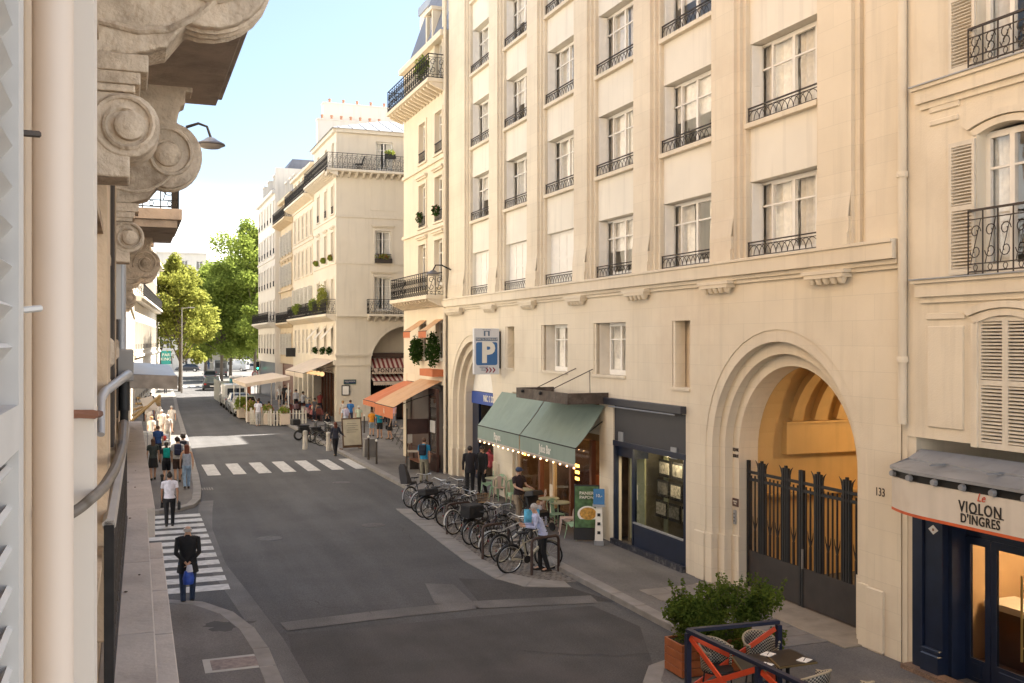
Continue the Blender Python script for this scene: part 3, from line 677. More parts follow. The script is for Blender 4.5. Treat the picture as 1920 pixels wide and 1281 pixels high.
for a, b in ((gx0+.07, mid-.07), (mid+.07, gx1-.07)):
    MB().box(a, b, gy-.02, gy+.02, 2.50, 2.56).build('gate_rail', black, gate); MB().box(a, b, gy-.02, gy+.02, 2.66, 2.72).build('gate_rail', black, gate)
    MB().box(a, b, gy-.02, gy+.02, .16, .95).build('kick_panel', mat('gate_sheet_steel', (.028, .022, .02), .55, var=.3, scale=3, bump=.1, dirt=(.09, .05, .03), dirt_amt=.4), gate, bevel=.003)
    bars(a, b, 13)
    for f in (.26, .74):
        x = a+(b-a)*f; mbp = MB()
        for q in (-.075, 0, .075): mbp.box(x+q-.022, x+q+.022, gy-.03, gy+.03, .95, 2.98-.05*abs(q/.075))
        mbp.build('triple_stile', black, gate)
        for s_ in (-1, 1): MB().tube([(x+s_*.13, gy, 2.6), (x+s_*.13, gy, 2.8), (x+s_*.17, gy, 2.9), (x+s_*.24, gy, 2.97)], [.022, .022, .016, .004], 6).build('crest_hook', black, gate)
MB().box(mid+.10, mid+.13, gy-.09, gy-.06, .95, 1.35).build('gate_handle', kerbM, gate)
# lettering, intercom, plaque
ink = mat('carved_letter_paint', (.05, .035, .03), .8, var=0)
sq = thing('street_inscription', 'painted words SQUARE SEDILLOT on the left jamb of the archway', 'sign', (XA, YA, 0), R(-90))
yj = .4-.003
xj = ac-(ar-.5)+.125
text('SQUARE', .10, ink, sq, (ac-ar+.635, .39, 3.17), FACE_STREET, sx=.60, bold=.002); text('SEDILLOT', .10, ink, sq, (ac-ar+.635, .39, 3.03), FACE_STREET, sx=.50, bold=.002)
ic = thing('intercom', 'steel intercom panel under a brown plate left of the iron gate', 'intercom', (XA, YA, 0), R(-90))
MB().box(ac-ar+.58, ac-ar+.66, .36, .399, 1.5, 1.82, bev=.006).build('steel_plate', zinc, ic)
for k in range(3): MB().box(ac-ar+.605, ac-ar+.635, .352, .362, 1.56+k*.08, 1.59+k*.08).build('call_button', black, ic)
nb = thing('house_number', 'numerals 133 painted on the wall right of the archway', 'number', (XA, YA, 0), R(-90)); text('133', .21, ink, nb, (YA-14.0, -.006, 2.95), FACE_STREET, sx=.8)
pq = thing('name_plate', 'small brown plate above the gate intercom', 'sign', (XA, YA, 0), R(-90)); MB().box(ac-ar+.53, ac-ar+.74, .375, .399, 1.9, 2.08).build('plate', mat('brown_plate', (.10, .05, .035), .5), pq); text('PASSAGE\nPRIVE', .05, stoneA2, pq, (ac-ar+.635, .372, 1.99), FACE_STREET, sx=.8)
# ================================================================ OTHER BUILDINGS
def merge(tmp, main):
    a = tmp.rotation_euler[2]-main.rotation_euler[2]; off = Matrix.Rotation(-main.rotation_euler[2], 3, 'Z') @ (tmp.location-main.location); rot = Matrix.Rotation(a, 3, 'Z')
    for n_ in CH.get(tmp.name, []):
        c = bpy.data.objects[n_]; c.parent = main; adopt(c, main); c.location = off+rot @ c.location; e = c.rotation_euler; c.rotation_euler = (e[0], e[1], e[2]+a)
    CH[tmp.name] = []; bpy.data.objects.remove(tmp)
def temp(loc, rz): o = bpy.data.objects.new('temporary', None); COL.objects.link(o); o.location = loc; o.rotation_euler = (0, 0, rz); return o
SURR = {}
def surround(root, x, z, w, h, m, hood=True, y=0):
    key = (round(w, 2), round(h, 2), hood, m.name)
    if key in SURR: return dup(SURR[key], root, (x, y, z))
    mb = MB(); mb.box(-w/2-.14, -w/2, -.05, 0, -.02, h+.14); mb.box(w/2, w/2+.14, -.05, 0, -.02, h+.14); mb.box(-w/2, w/2, -.05, 0, h, h+.14); mb.box(-w/2-.2, w/2+.2, -.09, 0, -.1, -.02)
    if hood: mb.box(-w/2-.26, w/2+.26, -.16, 0, h+.32, h+.40); mb.box(-w/2-.2, w/2+.2, -.10, 0, h+.24, h+.32)
    SURR[key] = mb.build('window_surround', m, root, loc=(x, y, z)); return SURR[key]
RAILP = {}
def barrail(root, x, y, z, w, h=.9, m=None):
    key = (round(w, 2), round(h, 2))
    if key in RAILP: return dup(RAILP[key], root, (x, y, z))
    mb = MB(); n = max(3, int(w/.14))
    mb.box(-w/2, w/2, -.015, .015, h-.04, h); mb.box(-w/2, w/2, -.01, .01, .08, .1)
    for i in range(n+1): xx = -w/2+i*w/n; mb.box(xx-.01, xx+.01, -.01, .01, 0, h-.04)
    RAILP[key] = mb.build('window_guard', m or iron, root, loc=(x, y, z)); return RAILP[key]
def facade(root, x0, x1, z0, z1, m, rows, bands=(), name='front_wall', y=0):
    ops = [(x-r['w']/2, x+r['w']/2, r['z'], r['z']+r['h'], r.get('arch', 0), r.get('rev', .22)) for r in rows for x in r['xs']]
    mb = MB(); wall(mb, x0, x1, z0, z1, y, ops); wl = mb.build(name, m, root)
    for r in rows:
        for x in r['xs']:
            if r.get('glass', 1): window(root, x, y+.17, r['z'], r['w'], r['h']-(.0 if not r.get('arch') else 0), 2, .72, r.get('curt', 1))
            if r.get('sur', 1): surround(root, x, r['z'], r['w'], r['h'], m, r.get('hood', False), y)
            if r.get('rail'): barrail(root, x, y-.04, r['z'], r['w']+.05, r['rail'])
            s_ = r.get('sh')
            if s_ == 'open': shutter(root, x-r['w']/2-.5, y-.06, r['z'], .5, r['h'], 0, None, .085); shutter(root, x+r['w']/2+.0, y-.06, r['z'], .5, r['h'], 0, None, .085)
            if s_ == 'closed': shutter(root, x-r['w']/2, y+.02, r['z'], r['w']/2, r['h'], 0, None, .085); shutter(root, x, y+.02, r['z'], r['w']/2, r['h'], 0, None, .085)
    for b in bands: MB().box(x0-.02, x1+.02, y-b[2], y, b[0], b[1]).build('string_course', m, root)
    return wl
def balcony(root, x0, x1, z, dep, m, h=.95, y=0, mods=True, rail=True, ends=(1, 1)):
    MB().box(x0, x1, y-dep, y, z-.16, z).build('balcony_slab', m, root, bevel=.01)
    if mods:
        mb = MB().prism([(y-dep*.85, -.16), (y-.02, -.16), (y-.02, -.5), (y-dep*.3, -.42), (y-dep*.8, -.26)], 'x', -.07, .07).mesh('balcony_console', m)
        n = max(2, int((x1-x0)/.5))
        for i in range(n+1): link('balcony_console', mb, root, loc=(x0+.12+(x1-x0-.24)*i/n, 0, z))
    if rail:
        mb = MB(); scrollrail(mb, (x0+.05, y-dep+.06), (x1-.05, y-dep+.06), z, h, .34, .018)
        if ends[0]: scrollrail(mb, (x0+.05, y-dep+.06), (x0+.05, y), z, h, .34, .018)
        if ends[1]: scrollrail(mb, (x1-.05, y-dep+.06), (x1-.05, y), z, h, .34, .018)
        mb.build('balcony_railing', iron, root)
def shell(root, W_, dp, z, m, roofm=None, rh=2.2, mz=.9, left=True, right=True, y0=.0):
    mb = MB()
    if left: mb.quad((0, y0, 0), (0, dp, 0), (0, dp, z), (0, y0, z))
    if right: mb.quad((W_, y0, 0), (W_, dp, 0), (W_, dp, z), (W_, y0, z))
    mb.quad((0, dp, 0), (W_, dp, 0), (W_, dp, z), (0, dp, z)); mb.quad((0, y0+.3, z-.01), (W_, y0+.3, z-.01), (W_, dp, z-.01), (0, dp, z-.01))
    mb.build('side_wall', m, root)
    if roofm:
        a = mz; mb = MB(); P = [(0, .1, z), (W_, .1, z), (W_, dp, z), (0, dp, z), (a*.0, a, z+rh), (W_-a*.0, a, z+rh), (W_, dp-a, z+rh), (0, dp-a, z+rh)]
        mb.add(P, [(0, 1, 5, 4), (1, 2, 6, 5), (2, 3, 7, 6), (3, 0, 4, 7), (4, 5, 6, 7)]); return mb.build('roof', roofm, root)
def chimney(root, x, y, z, w, d, h, pots, m=None):
    MB().box(x-w/2, x+w/2, y-d/2, y+d/2, z, z+h).box(x-w/2-.05, x+w/2+.05, y-d/2-.05, y+d/2+.05, z+h, z+h+.1).build('chimney', m or stoneF, root)
    me = MB().lathe([(.11, 0), (.09, .25), (.12, .26), (.11, .36)], (0, 0, 0), 8).mesh('chimney_pot', terra)
    for i in range(pots):
        f = (i+.5)/pots; link('chimney_pot', me, root, loc=((x-w/2+w*f, y, z+h+.1) if w > d else (x, y-d/2+d*f, z+h+.1)))
def dormer(root, x, z, m, y=.3, w=1.1, h=1.5):
    mb = MB(); mb.box(x-w/2, x-w/2+.15, y, y+1.2, z, z+h); mb.box(x+w/2-.15, x+w/2, y, y+1.2, z, z+h); mb.box(x-w/2-.08, x+w/2+.08, y-.08, y+1.4, z+h, z+h+.16)
    d = mb.build('dormer', m, root); MB().box(x-w/2+.15, x+w/2-.15, y+.08, y+.12, z, z+h).build('dormer_window', GL, d)
    return d

# ---- C: narrow cream house with orange awnings (local x = 46.57 - Y)
YC = 46.57; bC = thing('townhouse', 'narrow cream townhouse with black scroll balconies, orange canvas awnings and a slate mansard', 'building', (12.3, YC, 0), R(-90))
WC = YC-39.72; cx1, cx2 = YC-43.25, YC-40.7
rows = [dict(z=8.0, h=1.95, xs=[cx1, cx2], w=1.15, hood=True, sh=None), dict(z=10.75, h=1.9, xs=[cx1, cx2], w=1.1, hood=True, rail=.45), dict(z=13.65, h=1.75, xs=[cx1, cx2], w=1.05, rail=.45), dict(z=16.7, h=1.7, xs=[cx1, cx2], w=1.05),
        dict(z=4.75, h=1.75, xs=[cx1, cx2], w=1.1, sur=0)]
facade(bC, 0, WC, 4.1, 18.6, stoneC, rows, bands=[(10.45, 10.6, .1), (13.3, 13.45, .1), (7.1, 7.3, .08), (18.35, 18.6, .25)])
shell(bC, WC, 11, 18.6, stoneC, slate, 4.0, 1.5)
for x in (cx1, cx2): dormer(bC, x, 18.9, stoneC)
balcony(bC, .2, WC-.35, 7.55, .75, stoneC, .95); balcony(bC, -.25, WC, 16.55, .8, stoneC, 1.0)
chimney(bC, .6, 5, 18.6, .7, 3, 5, 5)
mb = MB(); mb.box(0, .5, -.02, .4, .12, 4.1); mb.box(WC-.3, WC, -.02, .4, .12, 4.1); mb.box(0, WC, 0, .4, 3.75, 4.1); mb.build('pier_wall', stoneC, bC)
# ---- D: corner house with the arch to the side street
XD, YD = 13.2, 68.0; WD = 12.5
def xD(px): return Xy(px, YD)-XD
bD = thing('corner_building', 'cream corner house with wraparound top balcony, zinc roof and an arch over the bistro', 'building', (XD, YD, 0), 0)
wx = (xD(703)+xD(733))/2
rows = [dict(z=7.75, h=2.35, xs=[wx, wx+5.2], w=1.25, hood=True), dict(z=11.2, h=2.1, xs=[wx, wx+5.2], w=1.12, hood=True, rail=.5), dict(z=17.5, h=2.0, xs=[wx+.1, wx+5.2], w=1.2, sur=0)]
Ra = xD(765)-xD(695)
ops_arch = [dict(z=.12, h=6.55, xs=[xD(695)+Ra], w=2*Ra, arch=1, glass=0, sur=0, rev=.5)]
facade(bD, 0, WD, .12, 20.2, stoneD, rows+ops_arch, bands=[(14.15, 14.32, .06), (10.95, 11.1, .05), (19.95, 20.2, .22)], name='side_street_wall')
ac_ = xD(695)+Ra; mb = MB(); ring(mb, ac_, 6.67-Ra, 6.67-Ra, Ra+.32, Ra+.005, -.06, .0); mb.build('arch_molding', stoneD, bD)
for a, b in ((0, xD(695)+.0), (xD(695)+2*Ra, WD)):
    mb = MB(); mb.box(a-.1, b+.1, -.13, -.0, 4.62, 4.78); mb.box(a-.05, b+.05, -.05, 0, 4.5, 4.62); mb.build('pier_capital', stoneD, bD); MB().box(a-.05, b+.04, -.07, 0, 3.92, 3.98).build('pier_band', stoneD, bD); MB().box(a-.05, b+.05, -.09, 0, .12, .75).build('pier_base', stoneD, bD)
MB().box(wx-.9, wx+.9, -.03, 0, 14.7, 17.0).build('blind_panel', stoneD, bD)
balcony(bD, -.8, WD, 17.35, .85, stoneD, 1.05, ends=(0, 1)); balcony(bD, xD(687), WD-.3, 7.5, .7, stoneD, 1.0)
MB().box(0, xD(687), -.25, 0, 7.32, 7.5).build('string_course', stoneD, bD)
# bistro front inside the arch: two striped awnings
bist = stripes('bordeaux_stripes', (.22, .035, .035), (.62, .5, .42), 3.0)
mb = MB(); mb.box(0.4, WD-.4, 1.6, 1.7, 4.8, 6.67); mb.build('recess_wall', stoneD, bD)
mb = MB(); mb.box(.4, WD-.4, .9, 1.7, 4.45, 4.78); mb.build('shop_fascia', mat('brown_fascia', (.07, .04, .03), .6), bD)
mb = MB(); mb.box(.4, WD-.4, 1.65, 1.7, .12, 4.4); mb.build('shop_front', dark, bD)
for q in range(5): MB().box(xD(697)+.2+q*1.2, xD(697)+.28+q*1.2, 1.55, 1.64, .12, 3.0).build('shop_post', mat('chestnut_wood', (.16, .06, .03), .5, var=.2), bD)
def awning(name, label, P0, P1, dep, z0, z1, val, m, mv=None, loc=(0, 0, 0), rz=0, scallop=.16, group=None, arms=True, sub=None, sag=0.0):
    """canvas awning in a local frame: from x=P0 to P1, wall at y=0, front edge at y=-dep"""
    t = thing(name, label, 'awning', loc, rz, group)
    mb = MB(); n = 6; th = .012
    nx = max(3, int((P1-P0)/.3)); wz = lambda x, f: z0+(z1-z0)*f-sag*sin(pi*f)+(.012*sin(x*4.1+f*2)+.008*sin(x*9.3))*sin(pi*f)*2
    for sgn in (0, th):
        for i in range(n):
            for j in range(nx):
                a, b = i/n, (i+1)/n; xa, xb = P0+(P1-P0)*j/nx, P0+(P1-P0)*(j+1)/nx
                mb.quad((xa, -dep*a, wz(xa, a)-sgn), (xb, -dep*a, wz(xb, a)-sgn), (xb, -dep*b, wz(xb, b)-sgn), (xa, -dep*b, wz(xa, b)-sgn))
    mb.build('canvas', m, t, fix=False)
    mb = MB(); k = max(2, int((P1-P0)/scallop)); w = (P1-P0)/k
    for i in range(k):
        x = P0+i*w
        pts = [(x, z1-val+.05)]+[(x+w*(.5-.5*cos(pi*j/5)), z1-val+.05-.055*sin(pi*j/5)) for j in range(1, 5)]+[(x+w, z1-val+.05)]
        mb.add([(p[0], -dep-.004, p[1]) for p in pts]+[(x+w, -dep-.004, z1), (x, -dep-.004, z1)], [tuple(range(len(pts)+2))])
    mb.build('valance', mv or m, t, fix=False)
    MB().tube([(P0, -dep+.01, z1-.01), (P1, -dep+.01, z1-.01)], .02, 6).build('front_bar', iron, t)
    if arms:
        for x in (P0+.15, P1-.15): MB().tube([(x, 0, z0-.45), (x, -dep*.5, z0-.35-(z0-z1)*.35), (x, -dep+.02, z1-.03)], .016, 5).build('folding_arm', iron, t)
    return t
aw = awning('awning', 'bordeaux and cream striped bistro awning with LA FONTAINE on its valance', xD(695)+.1, WD-2.9, .9, 4.42, 3.75, .42, bist, mat('valance_canvas', (.60, .49, .4), .85), (XD, YD+1.0, 0), 0, group='striped bistro awnings under the arch')
text('LA FONTAINE', .36, mat('brown_letters', (.05, .02, .015), .7, var=0), aw, (xD(727), -.92, 3.56), FACE_STREET, space=1.25, bold=.012)
aw = awning('awning', 'lower bordeaux striped bistro awning with plain valance', xD(695)+.1, WD-2.9, 1.3, 3.3, 2.85, .28, bist, mat('valance_canvas', (.60, .49, .4), .85), (XD, YD+.9, 0), 0, group='striped bistro awnings under the arch')
# street face of D
def yl(px, X=XD): return Yx(px, X)
YD2 = 76.9; tmp = temp((XD, YD2, 0), R(-90)); W2 = YD2-YD
cols = [YD2-yl(641), YD2-yl(626.5), YD2-yl(613)]; cols = [W2-1.25, W2-3.9, W2-6.9]
rows = [dict(z=7.75, h=2.2, xs=cols, w=.95, hood=False, sh=None), dict(z=11.2, h=2.0, xs=cols, w=.9, hood=True), dict(z=14.5, h=1.9, xs=cols, w=.85, rail=.5), dict(z=17.5, h=1.9, xs=cols, w=.9, sur=0), dict(z=4.9, h=1.8, xs=cols, w=.8)]
facade(tmp, 0, W2, 4.0, 20.2, stoneD, rows, bands=[(14.15, 14.32, .06), (10.95, 11.1, .06), (19.95, 20.2, .22), (4.0, 4.3, .15)], name='street_wall')
balcony(tmp, 0, W2+.8, 17.35, .8, stoneD, 1.05, ends=(1, 0)); balcony(tmp, .0, W2-.2, 7.5, .7, stoneD, 1.0)
for i, x in enumerate(cols):
    mb = MB(); mb.obox((x, -.45, 6.2), (.85, 1.25, .03), Matrix.Rotation(R(48), 3, 'X')); mb.build('tilted_shutter', shutW, tmp)
mb = MB(); mb.box(0.01, W2-.012, .0, .3, 3.4, 4.0); mb.box(W2-.75, W2-.012, .004, .4, .12, 3.4); mb.build('pier_wall', stoneD, tmp)
mb = MB(); mb.box(.0, W2-.75, .75, .8, .12, 3.4); mb.build('glazing', GLD, tmp)
for i in range(7): MB().box(.1+i*1.2, .22+i*1.2, .55, .7, .12, 3.4).build('shop_post', mat('chestnut_wood', (.16, .06, .03), .5, var=.2), tmp)
merge(tmp, bD)
mb = MB(); mb.quad((.0, 8.9, 0), (WD, 8.9, 0), (WD, 8.9, 20.2), (0, 8.9, 20.2)); mb.quad((WD, 0, 0), (WD, 8.9, 0), (WD, 8.9, 20.2), (WD, 0, 20.2)); mb.quad((.3, .3, 7.2), (WD, .3, 7.2), (WD, 8.9, 7.2), (.3, 8.9, 7.2)); mb.build('rear_wall', stoneD, bD)
# hipped zinc roof with seams
mb = MB(); e = .35; a0, b0, c0_, d0 = (-e, -e, 20.2), (WD+e, -e, 20.2), (WD+e, 9.2, 20.2), (-e, 9.2, 20.2); r0, r1 = (4.2, 4.3, 21.9), (WD-4, 4.3, 21.9)
mb.add([a0, b0, c0_, d0, r0, r1], [(0, 1, 5, 4), (1, 2, 5), (2, 3, 4, 5), (3, 0, 4), (0, 3, 2, 1)]); rf = mb.build('roof', zinc, bD)
for i in range(14):
    t = (i+.5)/14; xb = -e+(WD+2*e)*t; xt = min(max(xb, 4.2), WD-4); f = 1 if 4.2 <= xb <= WD-4 else ((xb+e)/(4.2+e) if xb < 4.2 else (WD+e-xb)/(4+e)); 
    xt = xb; top = (xt, -e+(4.3+e)*f, 20.2+1.7*f)
    MB().tube([(xb, -e, 20.22), (top[0], top[1], top[2]+.02)], .04, 4).build('roof_seam', zinc, rf)
chimney(bD, 2.75, 8.3, 20.2, 5.2, .7, 2.3, 7)
chimney(bD, 9.2, 1.2, 20.2, 1.1, 1.8, 2.8, 3)
# furniture on the balcony
for xx in (wx-1.8, wx+1.9):
    ch_ = thing('deck_chair', 'dark folding chair on the top balcony, '+('left' if xx < wx else 'right')+' of the glass doors', 'chair', (XD+xx, YD-.45, 17.35), 0, 'folding chairs on the top balcony')
    mb = MB(); mb.box(-.25, .25, -.2, .2, .4, .43); mb.build('seat', black, ch_); mb = MB(); mb.obox((.3, 0, .7), (.04, .42, .6), Matrix.Rotation(R(20), 3, 'Y')); mb.build('backrest', black, ch_)
    for s_ in (-1, 1):
        for q in (-1, 1): MB().tube([(.25*q, .2*s_, .4), (-.25*q, .2*s_, 0)], .015, 5).build('leg', black, ch_)
# ---- E: pale house with grey closed shutters ; F golden stone ; G blank gable
YE2 = 87.2; bE = thing('apartment_building', 'pale stone house with tall closed shutters, between the corner house and the golden one', 'building', (XD, YE2, 0), R(-90)); WE = YE2-YD2
cols = [1.2+i*2.0 for i in range(5)]
rows = [dict(z=7.75, h=2.2, xs=cols, w=.95, sh='closed', sur=0), dict(z=10.9, h=2.1, xs=cols, w=.95, sh='closed'), dict(z=13.9, h=2.0, xs=cols, w=.95, sh='closed'), dict(z=17.2, h=1.8, xs=cols, w=.9, sur=0), dict(z=4.6, h=2, xs=cols, w=.95, sh='closed', sur=0)]
facade(bE, 0, WE, 3.6, 19.4, stoneC, rows, bands=[(13.5, 13.7, .08), (7.3, 7.5, .15), (19.2, 19.4, .3), (16.4, 16.9, .1)])
balcony(bE, 0, WE, 17.0, .8, stoneC, 1.0); balcony(bE, .2, WE-.3, 7.5, .6, stoneC, 1.0)
shell(bE, WE, 10, 19.4, stoneF, zinc, 1.4, 3); mb = MB(); mb.box(0, WE, 0, .3, 3.2, 3.6); [mb.box(i*2.4, i*2.4+.5, 0, .3, .12, 3.2) for i in range(5)]; mb.build('pier_wall', stoneC, bE)
MB().box(.2, WE-.2, .35, .4, .12, 3.2).build('shop_glass', GLD, bE)
chimney(bE, WE-.4, 4.0, 19.4, .8, 6.5, 4.6, 6); chimney(bE, 1.0, 4.5, 19.4, .8, 5, 3.0, 5)
MB().box(WE-1.2, WE-.8, 6.0, 11, 19.4, 23.0).build('party_wall', stoneF, bE)
YF2 = 95.0; bF = thing('apartment_building', 'golden stone house with many small windows, just before the tall blank gable', 'building', (XD, YF2, 0), R(-90)); WF = YF2-YE2
cols = [1.1+i*1.85 for i in range(4)]
rows = [dict(z=z, h=1.9, xs=cols, w=.85, hood=(z > 8 and z < 13), rail=.4 if z > 8 else 0) for z in (4.4, 7.6, 10.6, 13.4)]+[dict(z=16.9, h=1.6, xs=cols, w=.8, sur=0)]
facade(bF, 0, WF, 3.6, 18.6, stoneE, rows, bands=[(13.0, 13.15, .1), (10.1, 10.25, .2), (7.2, 7.35, .1), (18.3, 18.6, .3)])
balcony(bF, 0, WF, 16.4, .8, stoneE, 1.0); balcony(bF, 0, WF, 7.3, .5, stoneE, .9); shell(bF, WF, 10, 18.6, stoneF, zinc, 2.4, 1.2); [dormer(bF, x, 18.7, stoneF) for x in (1.5, 4.2, 6.6)]
MB().box(0, WF, .2, .3, .12, 3.6).build('shop_front', mat('chestnut_wood', (.16, .06, .03), .5, var=.2), bF); chimney(bF, .5, 4, 18.6, .8, 4, 3.2, 4)
YG2 = 108.0; bG = thing('apartment_building', 'tall white house showing its blank side gable at the street end by the trees', 'building', (XD-.5, YG2, 0), R(-90)); WG = YG2-YF2
cols = [1.2+i*2.2 for i in range(6)]
rows = [dict(z=z, h=1.9, xs=cols, w=.95, rail=.5) for z in (4.4, 7.6, 10.8, 13.9, 17.0)]
facade(bG, 0, WG, 3.6, 19.8, stoneF, rows, bands=[(7.2, 7.4, .2), (13.4, 13.6, .1), (19.5, 19.8, .3)]); shell(bG, WG, 12, 19.8, stoneF, slate, 3.0, 1.6)
balcony(bG, 0, WG, 7.4, .7, stoneF, .95); [dormer(bG, x, 20, stoneF) for x in (2, 6, 10, 12)]; chimney(bG, WG-.5, 4, 19.8, .7, 5, 2.6, 4)
MB().box(WG-.02, WG+.02, .0, 11, 0, 21.9).build('gable_wall', stoneF, bG); MB().box(0, WG, .2, .3, .12, 3.6).build('shop_front', navy, bG)
# ---- side street: unseen blocks added behind C and D, sized to shape the sun patch
for i, (x, y, w, d, h, lab) in enumerate(((17, 47.2, 20, 13.2, 26, 'unseen tall cream block behind the orange awning house, added to shade the main street'), (24.2, 60.8, 8, 7.0, 23.6, 'unseen cream block added across the little side street to shape the sun patch'), (26, 68, 13, 11, 20, 'unseen cream block added next to the corner house along the side street'))):
    b_ = thing('sun_blocker_house', lab, 'building', (x, y, 0), 0); MB().box(0, w, 0, d, 0, h).build('wall', stoneD, b_); MB().box(-.1, w+.1, -.1, d+.1, h, h+.5).build('roof', zinc, b_)
# ---- B: restaurant house on the near right (local x = 13.35 - Y)
YB = 13.35; bB = thing('restaurant_house', 'cream old house with louvred shutters above the navy restaurant front, right of number 133', 'building', (12.3, YB, 0), R(-90))
def xB(px, d=0.): return YB-Yx(px, 12.3+d)
def zB(px, py, d=0.): return Zx(px, py, 12.3+d)
wc = xB(1886); hw = wc-xB(1836)
wz = [(zB(1860, 842), zB(1860, 592)), (zB(1850, 512), zB(1850, 238)), (zB(1850, 122), zB(1850, 122)+2.5), (zB(1850, 122)+3.2, zB(1850, 122)+5.4)]
WB = 12.0; HB = 26.0; nxt = wc+3.1  # height above the view raised so the house shades the left wall
ops = []
for c in (wc, nxt):
    for k, (a, b) in enumerate(wz): ops.append((c-hw, c+hw, a, b, .12, .22))
mb = MB(); wall(mb, 0, WB, 4.0, HB, 0, ops); mb.build('front_wall', stoneB, bB)
mb = MB(); mb.quad((0, 0, 0), (0, 10, 0), (0, 10, HB), (0, 0, HB)); mb.quad((WB, 0, 0), (WB, 10, 0), (WB, 10, HB), (WB, 0, HB)); mb.quad((0, 10, 0), (WB, 10, 0), (WB, 10, HB), (0, 10, HB)); mb.quad((0, 0, HB), (WB, 0, HB), (WB, 10, HB), (0, 10, HB)); mb.build('side_wall', stoneB, bB)
MB().prism([(0.1, HB), (1.4, HB+3), (9, HB+3), (10, HB)], 'x', 0, WB).build('roof', zinc, bB)
for c in (wc, nxt):
    for k, (a, b) in enumerate(wz):
        mb = MB(); w = hw
        for i in range(12):   # moulded segmental surround
            t0, t1 = -1+i/6, -1+(i+1)/6; f = lambda t: b-.12+.12*(1-t*t)
            for r_, dd in ((.05, .05), (.17, .08)): mb.add([(c+w*t0*(1+r_/w), -dd, f(t0)+r_-.05), (c+w*t1*(1+r_/w), -dd, f(t1)+r_-.05), (c+w*t1*(1+(r_+.10)/w), -dd, f(t1)+r_+.05), (c+w*t0*(1+(r_+.10)/w), -dd, f(t0)+r_+.05), (c+w*t0*(1+r_/w), 0, f(t0)+r_-.05), (c+w*t1*(1+r_/w), 0, f(t1)+r_-.05), (c+w*t1*(1+(r_+.10)/w), 0, f(t1)+r_+.05), (c+w*t0*(1+(r_+.10)/w), 0, f(t0)+r_+.05)], [(0, 1, 2, 3), (0, 1, 5, 4), (3, 2, 6, 7)])
        for s_ in (-1, 1):
            x = c+s_*w; mb.box(min(x, x+s_*.12), max(x, x+s_*.12), -.05, 0, a, b-.1)
        mb.build('window_surround', stoneB, bB)
        if k == 0:
            shutter(bB, c-w, -.02, a, w, b-a-.02, 0, shutW, .052); shutter(bB, c, -.02, a, w, b-a-.02, 0, shutW, .052)
        else:
            window(bB, c, .14, a, 2*w, b-a-.06, 2, .74, 1); shutter(bB, c-w-.53-.0, -.09, a, .52, b-a-.15, 0, shutW, .052)
            if k == 1 or k == 2:
                mb = MB(); h = zB(1846, 388)-zB(1846, 508) if k == 1 else .6
                scrollrail(mb, (c-w-.06, -.16), (c+w+.06, -.16), a-.02, h, .30, .012)
                for s_ in (-1, 1): mb.tube([(c+s_*(w+.06), -.16, a+h-.02), (c+s_*(w+.06), 0, a+h-.02)], .014, 5)
                mb.build('window_railing', ironB, bB)
for z, hh in ((wz[1][0], .22), (wz[2][0], .22), (wz[3][0], .2)):
    mb = MB(); x0 = xB(1720); mb.box(x0, WB, -.16, 0, z-.10, z-.04); mb.box(x0+.05, WB, -.11, 0, z-.10-hh, z-.10); mb.box(x0+.1, WB, -.05, 0, z-.2-hh, z-.10-hh); mb.build('string_course', stoneB, bB)
    MB().box(x0-.01, WB, -.19, 0, z-.04, z-.02).build('lead_flashing', zinc, bB)
for px0, py0, px1, py1 in ((1742, 612, 1808, 800), (1745, 200, 1800, 214), (1745, 228, 1798, 238), (1740, 588, 1812, 600)):
    a, b = xB(px0), xB(px1); c, d = zB(px0, py1), zB(px0, py0); MB().box(a, b, -.035, 0, min(c, d), max(c, d), bev=.012).build('raised_panel', stoneB, bB)
downz = zB(1700, 835)
MB().box(-.15, .185, .02, .4, 0, 4.02).build('party_wall', stoneB, bB); MB().box(-.15, .0, .02, .4, 4.02, HB).build('party_wall', stoneB, bB)
